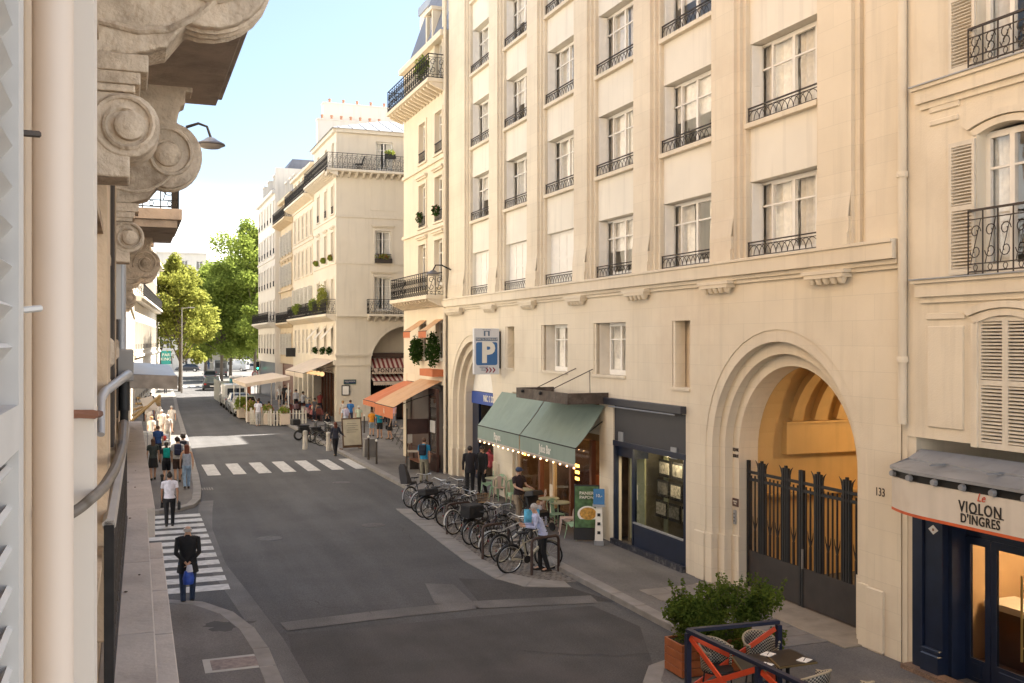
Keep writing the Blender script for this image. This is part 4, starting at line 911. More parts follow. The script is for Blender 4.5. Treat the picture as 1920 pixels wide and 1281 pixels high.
# restaurant canopy
cn = thing('restaurant_canopy', 'zinc-topped cream restaurant fascia curving out over the navy front, lettered Le VIOLON D\'INGRES', 'canopy', (12.3, YB, 0), R(-90))
dF = -.62; fx0 = xB(1672, dF)
ztop, zf1, zf0 = zB(1700, 838), zB(1672, 892, dF), zB(1672, 949, dF)
zmid = zB(1672, 872, dF)
def curved(x): t = min(1, max(0, (x-fx0)/1.0)); return dF-.25*(1-(1-t)**2)
XS = [fx0+.1*i for i in range(11)]+[fx0+1.0+.5*i for i in range(1, 14)]
mb = MB(); mbb = MB(); mo = MB(); mk = MB()
for a, b in zip(XS, XS[1:]):
    ya, yb_ = curved(a), curved(b)
    mb.quad((a, 0, ztop), (b, 0, ztop), (b, yb_*.45, ztop-.13), (a, ya*.45, ztop-.13)); mb.quad((a, ya*.45, ztop-.16), (b, yb_*.45, ztop-.16), (b, yb_-.04, zmid), (a, ya-.04, zmid)); mb.quad((a, ya*.45, ztop-.13), (b, yb_*.45, ztop-.13), (b, yb_*.45, ztop-.16), (a, ya*.45, ztop-.16)); mb.quad((a, ya-.04, zmid), (b, yb_-.04, zmid), (b, yb_-.04, zmid-.05), (a, ya-.04, zmid-.05))
    mk.quad((a, ya+.04, zmid-.05), (b, yb_+.04, zmid-.05), (b, yb_+.04, zf1-.02), (a, ya+.04, zf1-.02))
    mbb.quad((a, ya, zf1), (b, yb_, zf1), (b, yb_, zf0), (a, ya, zf0)); mbb.quad((a, ya, zf1), (b, yb_, zf1), (b, yb_+.06, zf1), (a, ya+.06, zf1))
    mo.quad((a, ya-.004, zf0), (b, yb_-.004, zf0), (b, yb_-.004, zf0-.045), (a, ya-.004, zf0-.045)); mo.quad((a, ya-.004, zf0-.045), (b, yb_-.004, zf0-.045), (b, yb_+.05, zf0-.045), (a, ya+.05, zf0-.045))
mb.quad((fx0, 0, ztop), (fx0, dF*.45, ztop-.13), (fx0, dF-.04, zmid), (fx0, 0, zmid)); mb.build('zinc_roof', zinc, cn, smooth=False)
mk.quad((fx0, 0, zmid), (fx0, dF+.04, zmid), (fx0, dF+.04, zf1), (fx0, 0, zf1)); mk.build('lamp_strip', black, cn)
mbb.quad((fx0, 0, zf1), (fx0, dF, zf1), (fx0, dF, zf0), (fx0, 0, zf0)); cream_f = mat('cream_fascia', (.66, .60, .52), .75, var=.06, scale=2, streak=.1, dirt=(.45, .33, .22), dirt_amt=.25); mbb.build('fascia', cream_f, cn, smooth=True)
mo.build('orange_trim', mat('orange_trim', (.60, .11, .03), .6), cn)
for i in range(8): MB().lathe([(.045, -.06), (.06, 0), (.03, .02)], (fx0+.1+i*.55, curved(fx0+.1+i*.55)-.0, (zmid+zf1)/2-.03), 10, 'y').build('spotlight', zinc, cn)
for i in range(7): MB().box(fx0+.9+i*1.1, fx0+.93+i*1.1, -.7, -.0, ztop-.15, ztop-.12).build('zinc_seam', zinc, cn)
fi = mat('fascia_letter_black', (.02, .016, .014), .6, var=0); xt = (xB(1803, -.87)+xB(1874, -.87))/2; yt = -.878
hv = (zB(1838, 945, -.87)-zB(1838, 972, -.87))
text('VIOLON', .235, fi, cn, (xt, yt, zB(1838, 957, -.87)), FACE_STREET, space=1.12, sx=.82, bold=.003); text("D'INGRES", .19, fi, cn, (xt, yt, zB(1838, 979, -.87)), FACE_STREET, space=1.1, sx=.82, bold=.003)
text('Le', .17, mat('red_script', (.6, .1, .05), .6, var=0), cn, (xt+.02, yt, zB(1838, 934, -.87)), FACE_STREET, shear=.35, sx=.9)
for q in (.17, .40): MB().box(xt-.42+q*2-.28+.18, xt-.42+q*2-.28+.32, yt-.003, yt+.01, zB(1838, 967, -.87)+.0, zB(1838, 967, -.87)+.012).build('letter_bar', fi, cn)
# restaurant front
rf_ = thing('navy_shopfront', 'navy wooden restaurant front with glazed double door and brass pull', 'shopfront', (12.3, YB, 0), R(-90))
px0 = .18; zc_ = zf0+.15
mb = MB(); mb.box(px0+.0, px0+.22, -.06, .1, .12, zc_); mb.box(px0+.24, px0+.62, -.02, .1, .12, zc_, bev=.01); mb.build('corner_pilaster', navy, rf_)
mb = MB(); mb.box(px0+.24, px0+.62, -.1, -.02, .5, .58, bev=.01); mb.box(px0+.24, px0+.62, -.12, -.02, .12, .5, bev=.02); mb.build('pilaster_base', navy, rf_)
xd = px0+.70
mb = MB(); mb.box(px0+.62, xd+.0, .1, .5, .12, zc_); mb.box(xd, xd+2.3, .4, .46, 2.45, zc_); mb.build('door_surround', navy, rf_)
for k in range(2):
    a = xd+.02+k*.95 if k else xd+.02; a = xd+[0, .52][k]; w = [.5, .85][k]
    mb = MB(); mb.box(a, a+.1, .38, .44, .14, 2.45); mb.box(a+w-.1, a+w, .38, .44, .14, 2.45); mb.box(a+.1, a+w-.1, .38, .44, 2.33, 2.45); mb.box(a+.1, a+w-.1, .38, .44, .14, .5); mb.box(a+.16, a+w-.16, .36, .38, .2, .44, bev=.01)
    dr = mb.build('door_leaf', navy, rf_); MB().box(a+.1, a+w-.1, .40, .41, .5, 2.33).build('pane', GLD, dr)
brass = mat('brass', (.55, .36, .12), .3, metal=.9, var=.05)
dr = rf_; mb = MB(); mb.tube([(xd+.62+.55, .30, .75), (xd+.62+.55, .30, 2.05)], .018, 8); mb.tube([(xd+1.17, .30, .95), (xd+1.17, .38, .95)], .01, 6); mb.tube([(xd+1.17, .30, 1.85), (xd+1.17, .38, 1.85)], .01, 6); mb.build('door_pull', brass, rf_)
mb = MB(); mb.box(xd+1.4, WB, .38, .44, .12, zc_); mb.build('side_panel', navy, rf_)
mb = MB(); mb.box(px0-.1, px0+2.6, -.22, .02, .121, .20); mb.build('granite_step', mat('brown_granite', (.20, .13, .09), .5, var=.5, scale=40), rf_)
dm = MB(); dm.add([(px0+.32, -.026, 2.52), (px0+.43, -.026, 2.60), (px0+.54, -.026, 2.52), (px0+.43, -.026, 2.44)], [(0, 1, 2, 3)]); dm.build('guide_plaque', whiteP, rf_); MB().box(px0+.41, px0+.45, -.03, -.027, 2.5, 2.54).build('plaque_mark', terra, rf_)
# restaurant interior
inn = thing('reception_counter', 'white-topped reception counter seen through the restaurant door', 'counter', (12.3, YB, 0), R(-90))
MB().box(xd-.5, xd+2.2, 1.5, 2.0, .12, 1.05).build('counter_front', mat('mahogany', (.10, .035, .02), .4, var=.2), inn); MB().box(xd-.6, xd+2.3, 1.4, 2.1, 1.05, 1.16).build('counter_top', whiteP, inn)
fr_ = thing('framed_portrait', 'black framed picture leaning on the reception counter', 'picture', (12.3, YB, 0), R(-90)); MB().box(xd+.55, xd+.87, 1.75, 1.78, 1.16, 1.75).build('picture_frame', black, fr_); MB().box(xd+.60, xd+.82, 1.745, 1.75, 1.22, 1.69).build('print', whiteP, fr_)
bk = thing('menu_book', 'dark red menu standing on the reception counter', 'menu', (12.3, YB, 0), R(-90)); MB().box(xd+.95, xd+1.15, 1.8, 1.84, 1.16, 1.45).build('menu_cover', mat('dark_red', (.2, .02, .015), .5), bk)
mb = MB(); mb.box(.1, 6, 3.4, 3.5, .12, 3.2); mb.box(.1, .2, .5, 3.4, .12, 3.2); mb.box(5.9, 6, .5, 3.4, .12, 3.2); mb.build('interior_wall', mat('warm_beige_wall', (.55, .38, .22), .9, var=.05), bB); MB().box(.2, 5.9, .47, 3.4, 3.2, 3.3).build('interior_ceiling', stoneA2, bB); MB().box(.2, 5.9, .5, 3.4, .11, .125).build('interior_floor', mat('mahogany', (.10, .035, .02), .4, var=.2), bB)
lamp_pt('restaurant_fill_light', (14.4, YB-xd-1.2, 2.9), 60, (1, .7, .42), .2)  # point light without a fixture, added to brighten the room behind the door
# ================================================================ LEFT SIDE: the house the picture is taken from
def P3(px, py, D):
    r = (px-960)/F_*D; return Vector((r*cs+D*sn, D*cs-r*sn, EYE-(py-640.5)/F_*D))
bL = thing('old_stone_house', 'weathered stone house along the left edge with scroll brackets, ledge and balconies overhead', 'building', (-.15, 0, 0), 0)
mb = MB(); mb.box(-9, -.15, 2.1, 22.4, 0, 21); mb.build('side_wall', wallOld, bL, world=True)
plas = mat('cream_plaster', (.58, .47, .35), .85, var=.05, scale=3, bump=.1)
MB().box(-9, -.15, .3, 2.09, 0, 21).build('window_reveal_wall', plas, bL, world=True)
MB().box(-9, -.155, -5, .29, 0, 3.9).build('rear_wall', plas, bL, world=True)
for i in range(7):   # rusticated blocks, window recess surrounds seen at a glancing angle
    y = 5+i*2.5
    mb = MB(); mb.box(-.15, -.10, y, y+.9, 4.2, 7.0, bev=.01); mb.build('stone_pilaster', wallOld, bL, world=True)
for z in (4.6, 5.3, 6.1, 6.8):
    MB().box(-.15, -.115, 2.2, 22.4, z, z+.05).build('string_course', wallOld, bL, world=True)
jm = mat('pale_painted_jamb', (.66, .60, .53), .6, var=.03, scale=2)
MB().box(-.15, -.0595, 1.90, 2.1, 2.5, 9, bev=.006).build('window_jamb', jm, bL, world=True)
pp = thing('drainpipe', 'pale pink painted pipe running full height beside the shutter', 'drainpipe', (-.107, 1.63, 2.6)); MB().tube([(0, 0, 0), (0, 0, 6.5)], .0285, 20).build('pipe', mat('pale_pink_pipe_paint', (.66, .55, .455), .55, var=.03), pp, smooth=True)
# open shutter right at the lens
sh = MB(); sy0, sy1, sx = .66, 1.28, -.125; whp = mat('grey_white_shutter_paint', (.55, .53, .50), .6, var=.05, scale=12)
sh.box(sx-.02, sx+.01, sy1-.055, sy1, 4.0, 7.6, bev=.002); sh.box(sx-.02, sx+.01, sy0, sy0+.055, 4.0, 7.6); sh.box(sx-.02, sx+.01, sy0+.055, sy1-.055, 5.48, 5.53); 
shl = sh.build('shutter', whp, bL, world=True)
slm = MB().obox((0, 0, 0), (.007, sy1-sy0-.10, .021), Matrix.Rotation(R(38), 3, 'Y')).mesh('slat', whp)
for i in range(80):
    z = 4.03+i*.0445
    if abs(z-5.505) > .04: link('slat', slm, shl, loc=(sx-.005+.15, (sy0+sy1)/2, z))
for z, yy_, c in ((5.635, 1.29, whp), (5.84, 1.27, ironB)):
    MB().tube([(-.13, yy_, z), (-.10, yy_+.03, z+.005)], .004, 6).build('shutter_hook', c, bL, world=True)
MB().box(-.149, -.146, .4, 1.27, 3.9, 7.7).build('slat_gap_shade', mat('slat_gap_shade_brown', (.20, .13, .08), .8, var=.3, scale=8), bL, world=True)  # dark sheet whose colour stands for the shade between the slats
for y, z0, z1 in ((12.2, 5.66, 6.4), (9.6, 5.8, 6.6)): MB().box(-.15, -.075, y, y+.04, z0, z1).build('folded_shutter', whp, bL, world=True)
for y in (6.2, 8.9, 13.5): MB().box(-.15, -.085, y, y+.25, 5.45, 5.62, bev=.02).build('corbel', stoneOld, bL, world=True); MB().box(-.149, -.10, y+.9, y+1.5, 4.9, 6.9).build('recess_shade_block', ironB, bL, world=True)  # the dark blocks stand proud, recess shade is put into their colour
# brackets
def console(D, s=1.0):
    Y0 = D/cs; root = []
    big = MB()
    def C(X, dz): return (X-(-.15), dz)
    out = []
    # outline of the upper scroll in (X, Z)
    Zt = EYE+2.22
    ol = [(-.15, Zt), (.50, Zt), (.50, Zt-.10), (.44, Zt-.10), (.44, Zt-.2), (.40, Zt-.22)]
    cx, cz, rr = .30, EYE+1.58, .27
    for k in range(14): t = R(75-k*14); ol.append((cx+rr*cos(t), cz+rr*sin(t)*1.05))
    ol += [(.14, EYE+1.20), (.0, EYE+1.155), (-.15, EYE+1.15)]
    # depth along Y
    dp = .26
    big.prism([(x+.15, z) for x, z in ol], 'y', 0, dp)
    o = big.build('bracket', stoneOld, bL, loc=(0, Y0, 0), bevel=.012)
    r = MB()
    r.prism([(x+.15, z) for x, z in [(-.12, EYE+1.9), (.12, EYE+1.86), (.17, EYE+1.7), (.07, EYE+1.52), (.02, EYE+1.42), (-.12, EYE+1.42)]], 'y', -.004, -.001)
    r = MB(); pts = []
    for k in range(40):
        t = R(200-k*17); q = .25-.0052*k; pts.append((cx+.15+q*cos(t), -.008, cz+q*sin(t)*1.03))
    r.tube(pts, [.018]*40, 6); 
    r.tube([(.0+.0, -.006, EYE+1.28), (.18, -.006, EYE+1.25), (.30, -.006, EYE+1.27), (.40, -.006, EYE+1.33), (.50, -.006, EYE+1.43)], .014, 5)
    r.build('scroll_relief', stoneOld, o, smooth=True)
    MB().lathe([(.105, 0), (.10, -.03), (.07, -.055), (.03, -.06)], (cx+.15, 0, cz), 20, 'y').build('scroll_eye', stoneOld, o, smooth=True)
    for k in range(3): MB().tube([(x+.15, .06+k*.07, z) for x, z in [(cx+rr*1.0*cos(R(60-j*13)), cz+rr*1.05*sin(R(60-j*13))) for j in range(14)]], .014, 5).build('scroll_fluting', stoneOld, o)
    b = MB(); b.box(0, .22, -.03, dp+.03, EYE+1.08, EYE+1.15); b.box(0, .19, -.02, dp+.02, EYE+1.03, EYE+1.08); b.box(0, .17, -.01, dp+.01, EYE+1.0, EYE+1.03); b.build('bracket_molding', stoneOld, o, bevel=.006)
    b = MB(); b.box(0, .15, .004, dp, EYE+.66, EYE+1.0); b.lathe([(.13, 0), (.13, dp)], (.135, 0, EYE+.87), 22, 'y'); b.build('lower_scroll', stoneOld, o, smooth=True, bevel=.01)
    MB().lathe([(.062, 0), (.058, -.03), (.03, -.045)], (.15, 0, EYE+.865), 18, 'y').build('scroll_eye', stoneOld, o, smooth=True)
    pts = [(.135+(.122-.0025*k)*cos(R(160-k*20)), -.006, EYE+.87+(.122-.0025*k)*sin(R(160-k*20))) for k in range(24)]
    MB().tube(pts, .011, 5).build('scroll_relief', stoneOld, o, smooth=True)
    return o
con = console(4.0); CON = [con]
for D in (8.3, 20.0, 22.0): CON.append(dup(con, bL, (0, D/cs, 0)))
slabM = mat('weathered_balcony_stone', (.46, .38, .31), .92, var=.15, scale=3, bump=.3, dirt=(.10, .085, .07), dirt_amt=.6)
sb = MB(); sb.box(-.15, .80, 1.2, 9.6, EYE+2.24, EYE+2.42); sb.box(-.15, .74, 1.3, 9.5, EYE+2.16, EYE+2.24); sb.build('balcony_slab', slabM, bL, world=True, bevel=.01)
sb = MB(); sb.box(-.15, .90, 19.3, 22.6, EYE+2.24, EYE+2.44); sb.box(-.15, .82, 19.4, 22.5, EYE+2.1, EYE+2.24); sb.build('balcony_slab', slabM, bL, world=True, bevel=.01)
rl = MB(); scrollrail(rl, (.84, 19.4), (.84, 22.5), EYE+2.44, 1.0, .3, .014); scrollrail(rl, (-.1, 19.4), (.84, 19.4), EYE+2.44, 1.0, .3, .014); rl.build('balcony_railing', iron, bL, world=True)
rl = MB(); scrollrail(rl, (.74, 1.3), (.74, 9.5), EYE+2.42, 1.0, .3, .014); rl.build('balcony_railing', iron, bL, world=True)
# ledges
d1 = 1.7; Zl = EYE-d1
def slabpoly(name, P, z0, z1, m): return MB().prism(P, 'z', z0, z1).build(name, m, bL, world=True, bevel=.008)
ys = [2.2, 4.2, 6.2, 8.2, 10.8]
fx = lambda y: .10+.006*y
for a, b in zip(ys, ys[1:]): slabpoly('ledge_stone', [(-.15, a), (fx(a), a), (fx(b), b-.006), (-.15, b-.006)], Zl-.3, Zl, ledgeM)
for a, b in zip((10.8, 13.7, 16.6, 19.5), (13.7, 16.6, 19.5, 22.7)): slabpoly('ledge_stone', [(-.15, a), (.24, a), (.235, b-.008), (-.15, b-.008)], Zl-.3, Zl, ledgeM)
for a, b in zip((2.2, 6.1, 7.4, 8.7, 10.0), (6.1, 7.4, 8.7, 10.0, 10.8)): slabpoly('ledge_stone', [(-.15, a+.008), (.24+.006*a, a+.008), (.24+.006*b, b-.008), (-.15, b-.008)], Zl-.6, Zl-.35, ledgeM)
MB().box(-.15, .0, 2.2, 22.4, .12, Zl-.3).build('shop_wall', wallOld, bL, world=True)
for i in range(9):
    y = random.uniform(5.5, 20); x = random.uniform(-.05, .08); MB().ball((x, y, Zl+.006), random.uniform(.006, .015), 5, (1, 1.5, .4)).build('debris_lump', mat('dead_moss', (.05, .035, .02), .95), bL, world=True)
wg = thing('window_guard_rail', 'old iron window rail with scrollwork above the stone ledge', 'railing', tuple(P3(208, 985, 4.4)))
a_, b_ = P3(204, 985, 4.4), P3(237, 806, 9.3); rl = MB(); scrollrail(rl, (a_.x, a_.y), (b_.x, b_.y), Zl+.02, a_.z-Zl-.02, .25, .008); rl.build('scrollwork', ironB, wg, world=True)
MB().box(a_.x-.02, a_.x+.022, a_.y-.02, a_.y+.02, Zl-.9, a_.z).build('corner_post', iron, wg, world=True, bevel=.003); MB().tube([(a_.x, a_.y, a_.z), (b_.x, b_.y, a_.z)], [.03, .03], 6).build('top_rail', mat('grey_painted_rail', (.38, .34, .30), .6, var=.1), wg, world=True)
greyp = mat('grey_zinc_pipe', (.40, .40, .41), .45, metal=.2, var=.06)
gp = thing('drainpipe', 'grey metal downpipe hanging from the scroll bracket into a square socket', 'drainpipe', tuple(P3(228, 655, 9.3)))
p0, p1 = P3(228, 290, 9.3), P3(228, 655, 9.3); p1.x = p0.x; p1.y = p0.y
MB().tube([p0, p1], .040, 14).build('pipe', greyp, gp, world=True, smooth=True); MB().box(p1.x-.10, p1.x+.105, p1.y-.08, p1.y+.12, p1.z-.30, p1.z, bev=.012).build('socket', mat('grey_cement_pipe', (.36, .335, .31), .85, var=.1), gp, world=True)
MB().tube([P3(240, 702, 9.2), P3(226, 712, 7.0), P3(196, 735, 4.2), P3(189, 750, 3.9), P3(189, 815, 3.8)], [.042, .032, .020, .017, .015], 10).build('elbow_pipe', greyp, gp, world=True, smooth=True)
hs = thing('flexible_hose', 'ribbed grey hose curving from a black pipe stub behind the pale pipe', 'hose', tuple(P3(232, 760, 9.2)))
MB().tube([P3(233, 712, 9.3), P3(233, 770, 9.3)], .048, 10).build('pipe_stub', black, hs, world=True, smooth=True); MB().tube([P3(233, 768, 9.3), P3(233, 800, 9.2)], .038, 10).build('pipe_collar', iron, hs, world=True, smooth=True)
ctrl = [P3(232, 795, 9.2), P3(229, 835, 7.0), P3(218, 872, 4.2), P3(201, 903, 2.5), P3(187, 921, 1.86), P3(172, 934, 1.70), P3(152, 951, 1.65), P3(126, 968, 1.60)]
pts = []; rads = []
def cat(P, t):
    n = len(P)-1; f = t*n; i = min(n-1, int(f)); u = f-i; p = [P[max(0, i-1)], P[i], P[i+1], P[min(n, i+2)]]
    return .5*((2*p[1])+(p[2]-p[0])*u+(2*p[0]-5*p[1]+4*p[2]-p[3])*u*u+(3*p[1]-p[0]-3*p[2]+p[3])*u**3)
for k in range(241):
    t = k/240; pts.append(cat(ctrl, t)); D = [9.2, 7, 4.2, 2.5, 1.86, 1.7, 1.65, 1.6]; n = 7; f = t*n; i = min(6, int(f)); dd = D[i]+(D[i+1]-D[i])*(f-i); rads.append((.0052*dd+.0015)*(.92 if k % 2 else .74))
MB().tube(pts, rads, 10).build('ribbed_hose', mat('ribbed_hose_plastic', (.17, .14, .11), .6, var=.1), hs, world=True)
MB().tube([P3(134, 777, 1.68), P3(176, 777, 1.70), P3(187, 776, 3.8)], [.008, .008, .014], 6).build('pipe_bracket', mat('rust', (.16, .07, .04), .9, var=.3), gp, world=True)
# glass-and-zinc marquise on the left house
mq = thing('zinc_canopy', 'small grey zinc canopy roof over the shop on the left pavement', 'canopy', (-.15, 15, 5.1))
a1, a2 = P3(330, 702, 14), P3(318, 690, 20.5)
mb = MB(); mb.add([(-.15, a1.y-.1, 5.16), (a1.x, a1.y, 5.12), (a2.x, a2.y, 5.12), (-.15, a2.y+.1, 5.2)], [(0, 1, 2, 3)]); mb.build('zinc_sheet', mat('blue_grey_zinc', (.30, .32, .35), .4, metal=.4, var=.15), mq, world=True)
mb = MB(); mb.add([(-.15, a1.y-.12, 5.15), (a1.x+.02, a1.y-.02, 5.12), (a1.x+.02, a1.y-.02, 4.93), (-.15, a1.y-.12, 4.96), (-.15, a1.y+.03, 5.15), (a1.x+.02, a1.y+.1, 5.12), (a1.x+.02, a1.y+.1, 4.93), (-.15, a1.y+.03, 4.96)], [(0, 1, 2, 3), (4, 5, 6, 7), (1, 5, 6, 2), (0, 1, 5, 4), (3, 2, 6, 7)]); mb.build('fascia', mat('stained_fascia', (.33, .28, .23), .85, var=.25, scale=6, dirt=(.1, .08, .06), dirt_amt=.5), mq, world=True)
for i in range(5): y = a1.y+.6+i*1.3; MB().tube([(-.15, y, 5.05), (a1.x+.05, y, 5.03)], .02, 5).build('canopy_rib', ironB, mq, world=True)
ml = thing('market_awning', 'half folded shop awning with brass-yellow arms under the zinc canopy', 'awning', (0, 19, 3.2)); yel = mat('yellow_varnished_arm', (.42, .27, .10), .6, var=.1)
for i in range(5):
    a, b = P3(246+i*3, 790-i*11, 24+i), P3(300, 742-i*1.5+i*6, 25+i*1.6); MB().tube([a, b], .035, 5).build('awning_arm', yel, ml, world=True)
mb = MB(); q = [P3(262, 748, 26), P3(285, 742, 25), P3(296, 765, 25), P3(275, 775, 26)]; mb.quad(*q); mb.build('canvas_flap', cream_c, ml, world=True)
# street lamp on the left house
def wall_lamp(label, head, foot, s=1.):
    h = Vector(head); f = Vector(foot); t = thing('street_lamp', label, 'street lamp', tuple(f), 0, 'lamps bracketed from the facades')
    MB().tube([f, f.lerp(h, .5)+Vector((0, 0, .25*s)), f.lerp(h, .85)+Vector((0, 0, .3*s)), h+Vector((0, 0, .12*s))], [.035*s, .03*s, .028*s, .03*s], 8).build('lamp_arm', iron, t, world=True, smooth=True)
    MB().lathe([(.03, .12), (.08, .11), (.16, .05), (.30, -.02), (.31, -.05), (.29, -.06)], (h.x, h.y, h.z), 16).build('lamp_shade', mat('grey_lamp_metal', (.12, .12, .13), .4, metal=.4), t, world=True, smooth=True)
    MB().lathe([(.28, -.055), (.2, -.11), (.05, -.135)], (h.x, h.y, h.z), 14).build('lamp_glass', mat('frosted_lamp_glass', (.4, .38, .36), .3), t, world=True, smooth=True)
hd = P3(395, 268, 21.5); wall_lamp('round grey street lamp on the left facade against the sky', hd, (hd.x-.5, hd.y+.1, hd.z+.32))
hd = P3(812, 512, 40.6); wall_lamp('round street lamp beside the black first-floor balcony of the orange awning house', hd, (12.3, hd.y+.0, hd.z+.15))
hd = P3(585, 561, 78); wall_lamp('street lamp above the planted balcony of the corner house', hd, (13.2, hd.y, hd.z+.1))
# ---- further left houses
def lhouse(Y0, Y1, X0, X1, h, m, label, rows, bands, balc=()):
    ang = atan2(X1-X0, Y1-Y0); W_ = sqrt((X1-X0)**2+(Y1-Y0)**2)
    b = thing('apartment_building', label, 'building', (X0, Y0, 0), R(90)-ang); facade(b, 0, W_, 0, h, m, rows, bands); shell(b, W_, 9, h, m, zinc, 2.2, 1.4)
    for z in balc: balcony(b, 0, W_, z, .7, m, .95, mods=False)
    return b
lhouse(34.4, 78, -.15, .3, 19, stoneD, 'long pale house on the far side of the left side street', [dict(z=z, h=2, xs=[1.5+2.2*i for i in range(19)], w=1.0, curt=0, sur=0) for z in (4.5, 7.8, 11, 14)], [(7.2, 7.4, .1)])
lhouse(78.1, 125, .3, 3.3, 14.2, stoneF, 'sunlit pale stone house on the left before the trees', [dict(z=z, h=2.1, xs=[1.5+2.4*i for i in range(19)], w=1.1, rail=.4) for z in (1.0, 5.0, 9.6)], [(8.6, 8.9, .5), (4.4, 4.6, .15), (13.9, 14.2, .5), (1.0, 1.05, .05)], (8.95,))
def block(x, y, w, d, h, m, label, rz=0, rows=5, cols=6, roof=zinc, rh=1.5, mz=1.2):
    b = thing('distant_house', label, 'building', (x, y, 0), rz)
    zs = [1.2+i*(h-1.5)/rows for i in range(rows)]; facade(b, 0, w, 0, h, m, [dict(z=z, h=(h-1.5)/rows*.58, xs=[(i+.5)*w/cols for i in range(cols)], w=min(1.2, w/cols*.5), curt=0, sur=0) for z in zs], [(h-.3, h, .25), (zs[1]-.4, zs[1]-.2, .1)]); shell(b, w, d, h, m, roof, rh, mz); return b
block(-8, 196, 22, 12, 22.5, stoneF, 'white many-storeyed house behind the yellow-green tree', R(8), 7, 8, zinc, 3, 3)
block(14, 215, 9, 12, 22, mat('grey_concrete_render', (.42, .41, .40), .9, var=.05), 'plain grey block rising between the two trees', 0, 6, 3, zinc, .2, .2)
block(23.5, 216, 5, 10, 19.2, mat('grey_concrete_render', (.42, .41, .40), .9), 'lower grey annexe stepped down beside the plain grey block', 0, 5, 2, zinc, .2, .2)
block(29, 262, 40, 12, 16, stoneF, 'pale row of houses closing the street beyond the trees', R(-4), 5, 14)
block(-40, 240, 42, 12, 17, stoneF, 'long white house across the junction on the left', R(3), 5, 14)
# ---- trees
def leafmat(name, c1, c2):
    m = bpy.data.materials.new(name); m.use_nodes = True; t = m.node_tree; n = t.nodes; l = t.links; n.clear(); MATS[name] = m
    o = n.new('ShaderNodeOutputMaterial'); d = n.new('ShaderNodeBsdfDiffuse'); tr = n.new('ShaderNodeBsdfTranslucent'); mx = n.new('ShaderNodeMixShader'); mx.inputs[0].default_value = .55
    g_ = n.new('ShaderNodeNewGeometry'); nz = n.new('ShaderNodeTexNoise'); nz.inputs['Scale'].default_value = 1.1; tcn = n.new('ShaderNodeTexCoord'); l.new(tcn.outputs['Object'], nz.inputs['Vector'])
    c = n.new('ShaderNodeMix'); c.data_type = 'RGBA'; c.inputs[6].default_value = (*c1, 1); c.inputs[7].default_value = (*c2, 1)
    ad = n.new('ShaderNodeMath'); ad.operation = 'MULTIPLY_ADD'; l.new(g_.outputs['Random Per Island'], ad.inputs[0]); ad.inputs[1].default_value = .5; l.new(nz.outputs[0], ad.inputs[2]); sb = n.new('ShaderNodeMath'); sb.operation = 'SUBTRACT'; l.new(ad.outputs[0], sb.inputs[0]); sb.inputs[1].default_value = .25; sb.use_clamp = True
    l.new(sb.outputs[0], c.inputs[0]); l.new(c.outputs[2], d.inputs[0]); l.new(c.outputs[2], tr.inputs[0]); l.new(d.outputs[0], mx.inputs[1]); l.new(tr.outputs[0], mx.inputs[2]); l.new(mx.outputs[0], o.inputs[0]); return m
leafG = leafmat('plane_tree_leaves', (.12, .17, .035), (.36, .42, .09)); leafY = leafmat('yellow_green_leaves', (.16, .19, .04), (.42, .42, .10)); leafB = leafmat('shrub_leaves', (.05, .09, .02), (.20, .26, .05)); leafD = leafmat('dark_ivy_leaves', (.02, .05, .015), (.06, .11, .025))
bark = mat('grey_bark', (.14, .11, .085), .95, var=.25, scale=6, bump=.5)
def leaves(mb, c, r, n, size, rng, flat=1.):
    for _ in range(n):
        while True:
            p = Vector((rng.uniform(-1, 1), rng.uniform(-1, 1), rng.uniform(-1, 1)))
            if p.length <= 1: break
        if p.length > .05: p *= (.45+.55*rng.random())/max(.45, p.length)*p.length**.3
        p = Vector((c[0]+p.x*r[0], c[1]+p.y*r[1], c[2]+p.z*r[2]*flat))
        u = Vector((rng.gauss(0, 1), rng.gauss(0, 1), rng.gauss(0, .6))).normalized(); v = u.cross(Vector((rng.gauss(0, 1), rng.gauss(0, 1), rng.gauss(0, 1)))).normalized(); s = size*rng.uniform(.6, 1.3)
        o = len(mb.v); mb.v += [tuple(p-u*s*.5), tuple(p+v*s*.32), tuple(p+u*s*.6), tuple(p-v*s*.32)]; mb.f.append([o, o+1, o+2, o+3]); mb.mi.append(0)
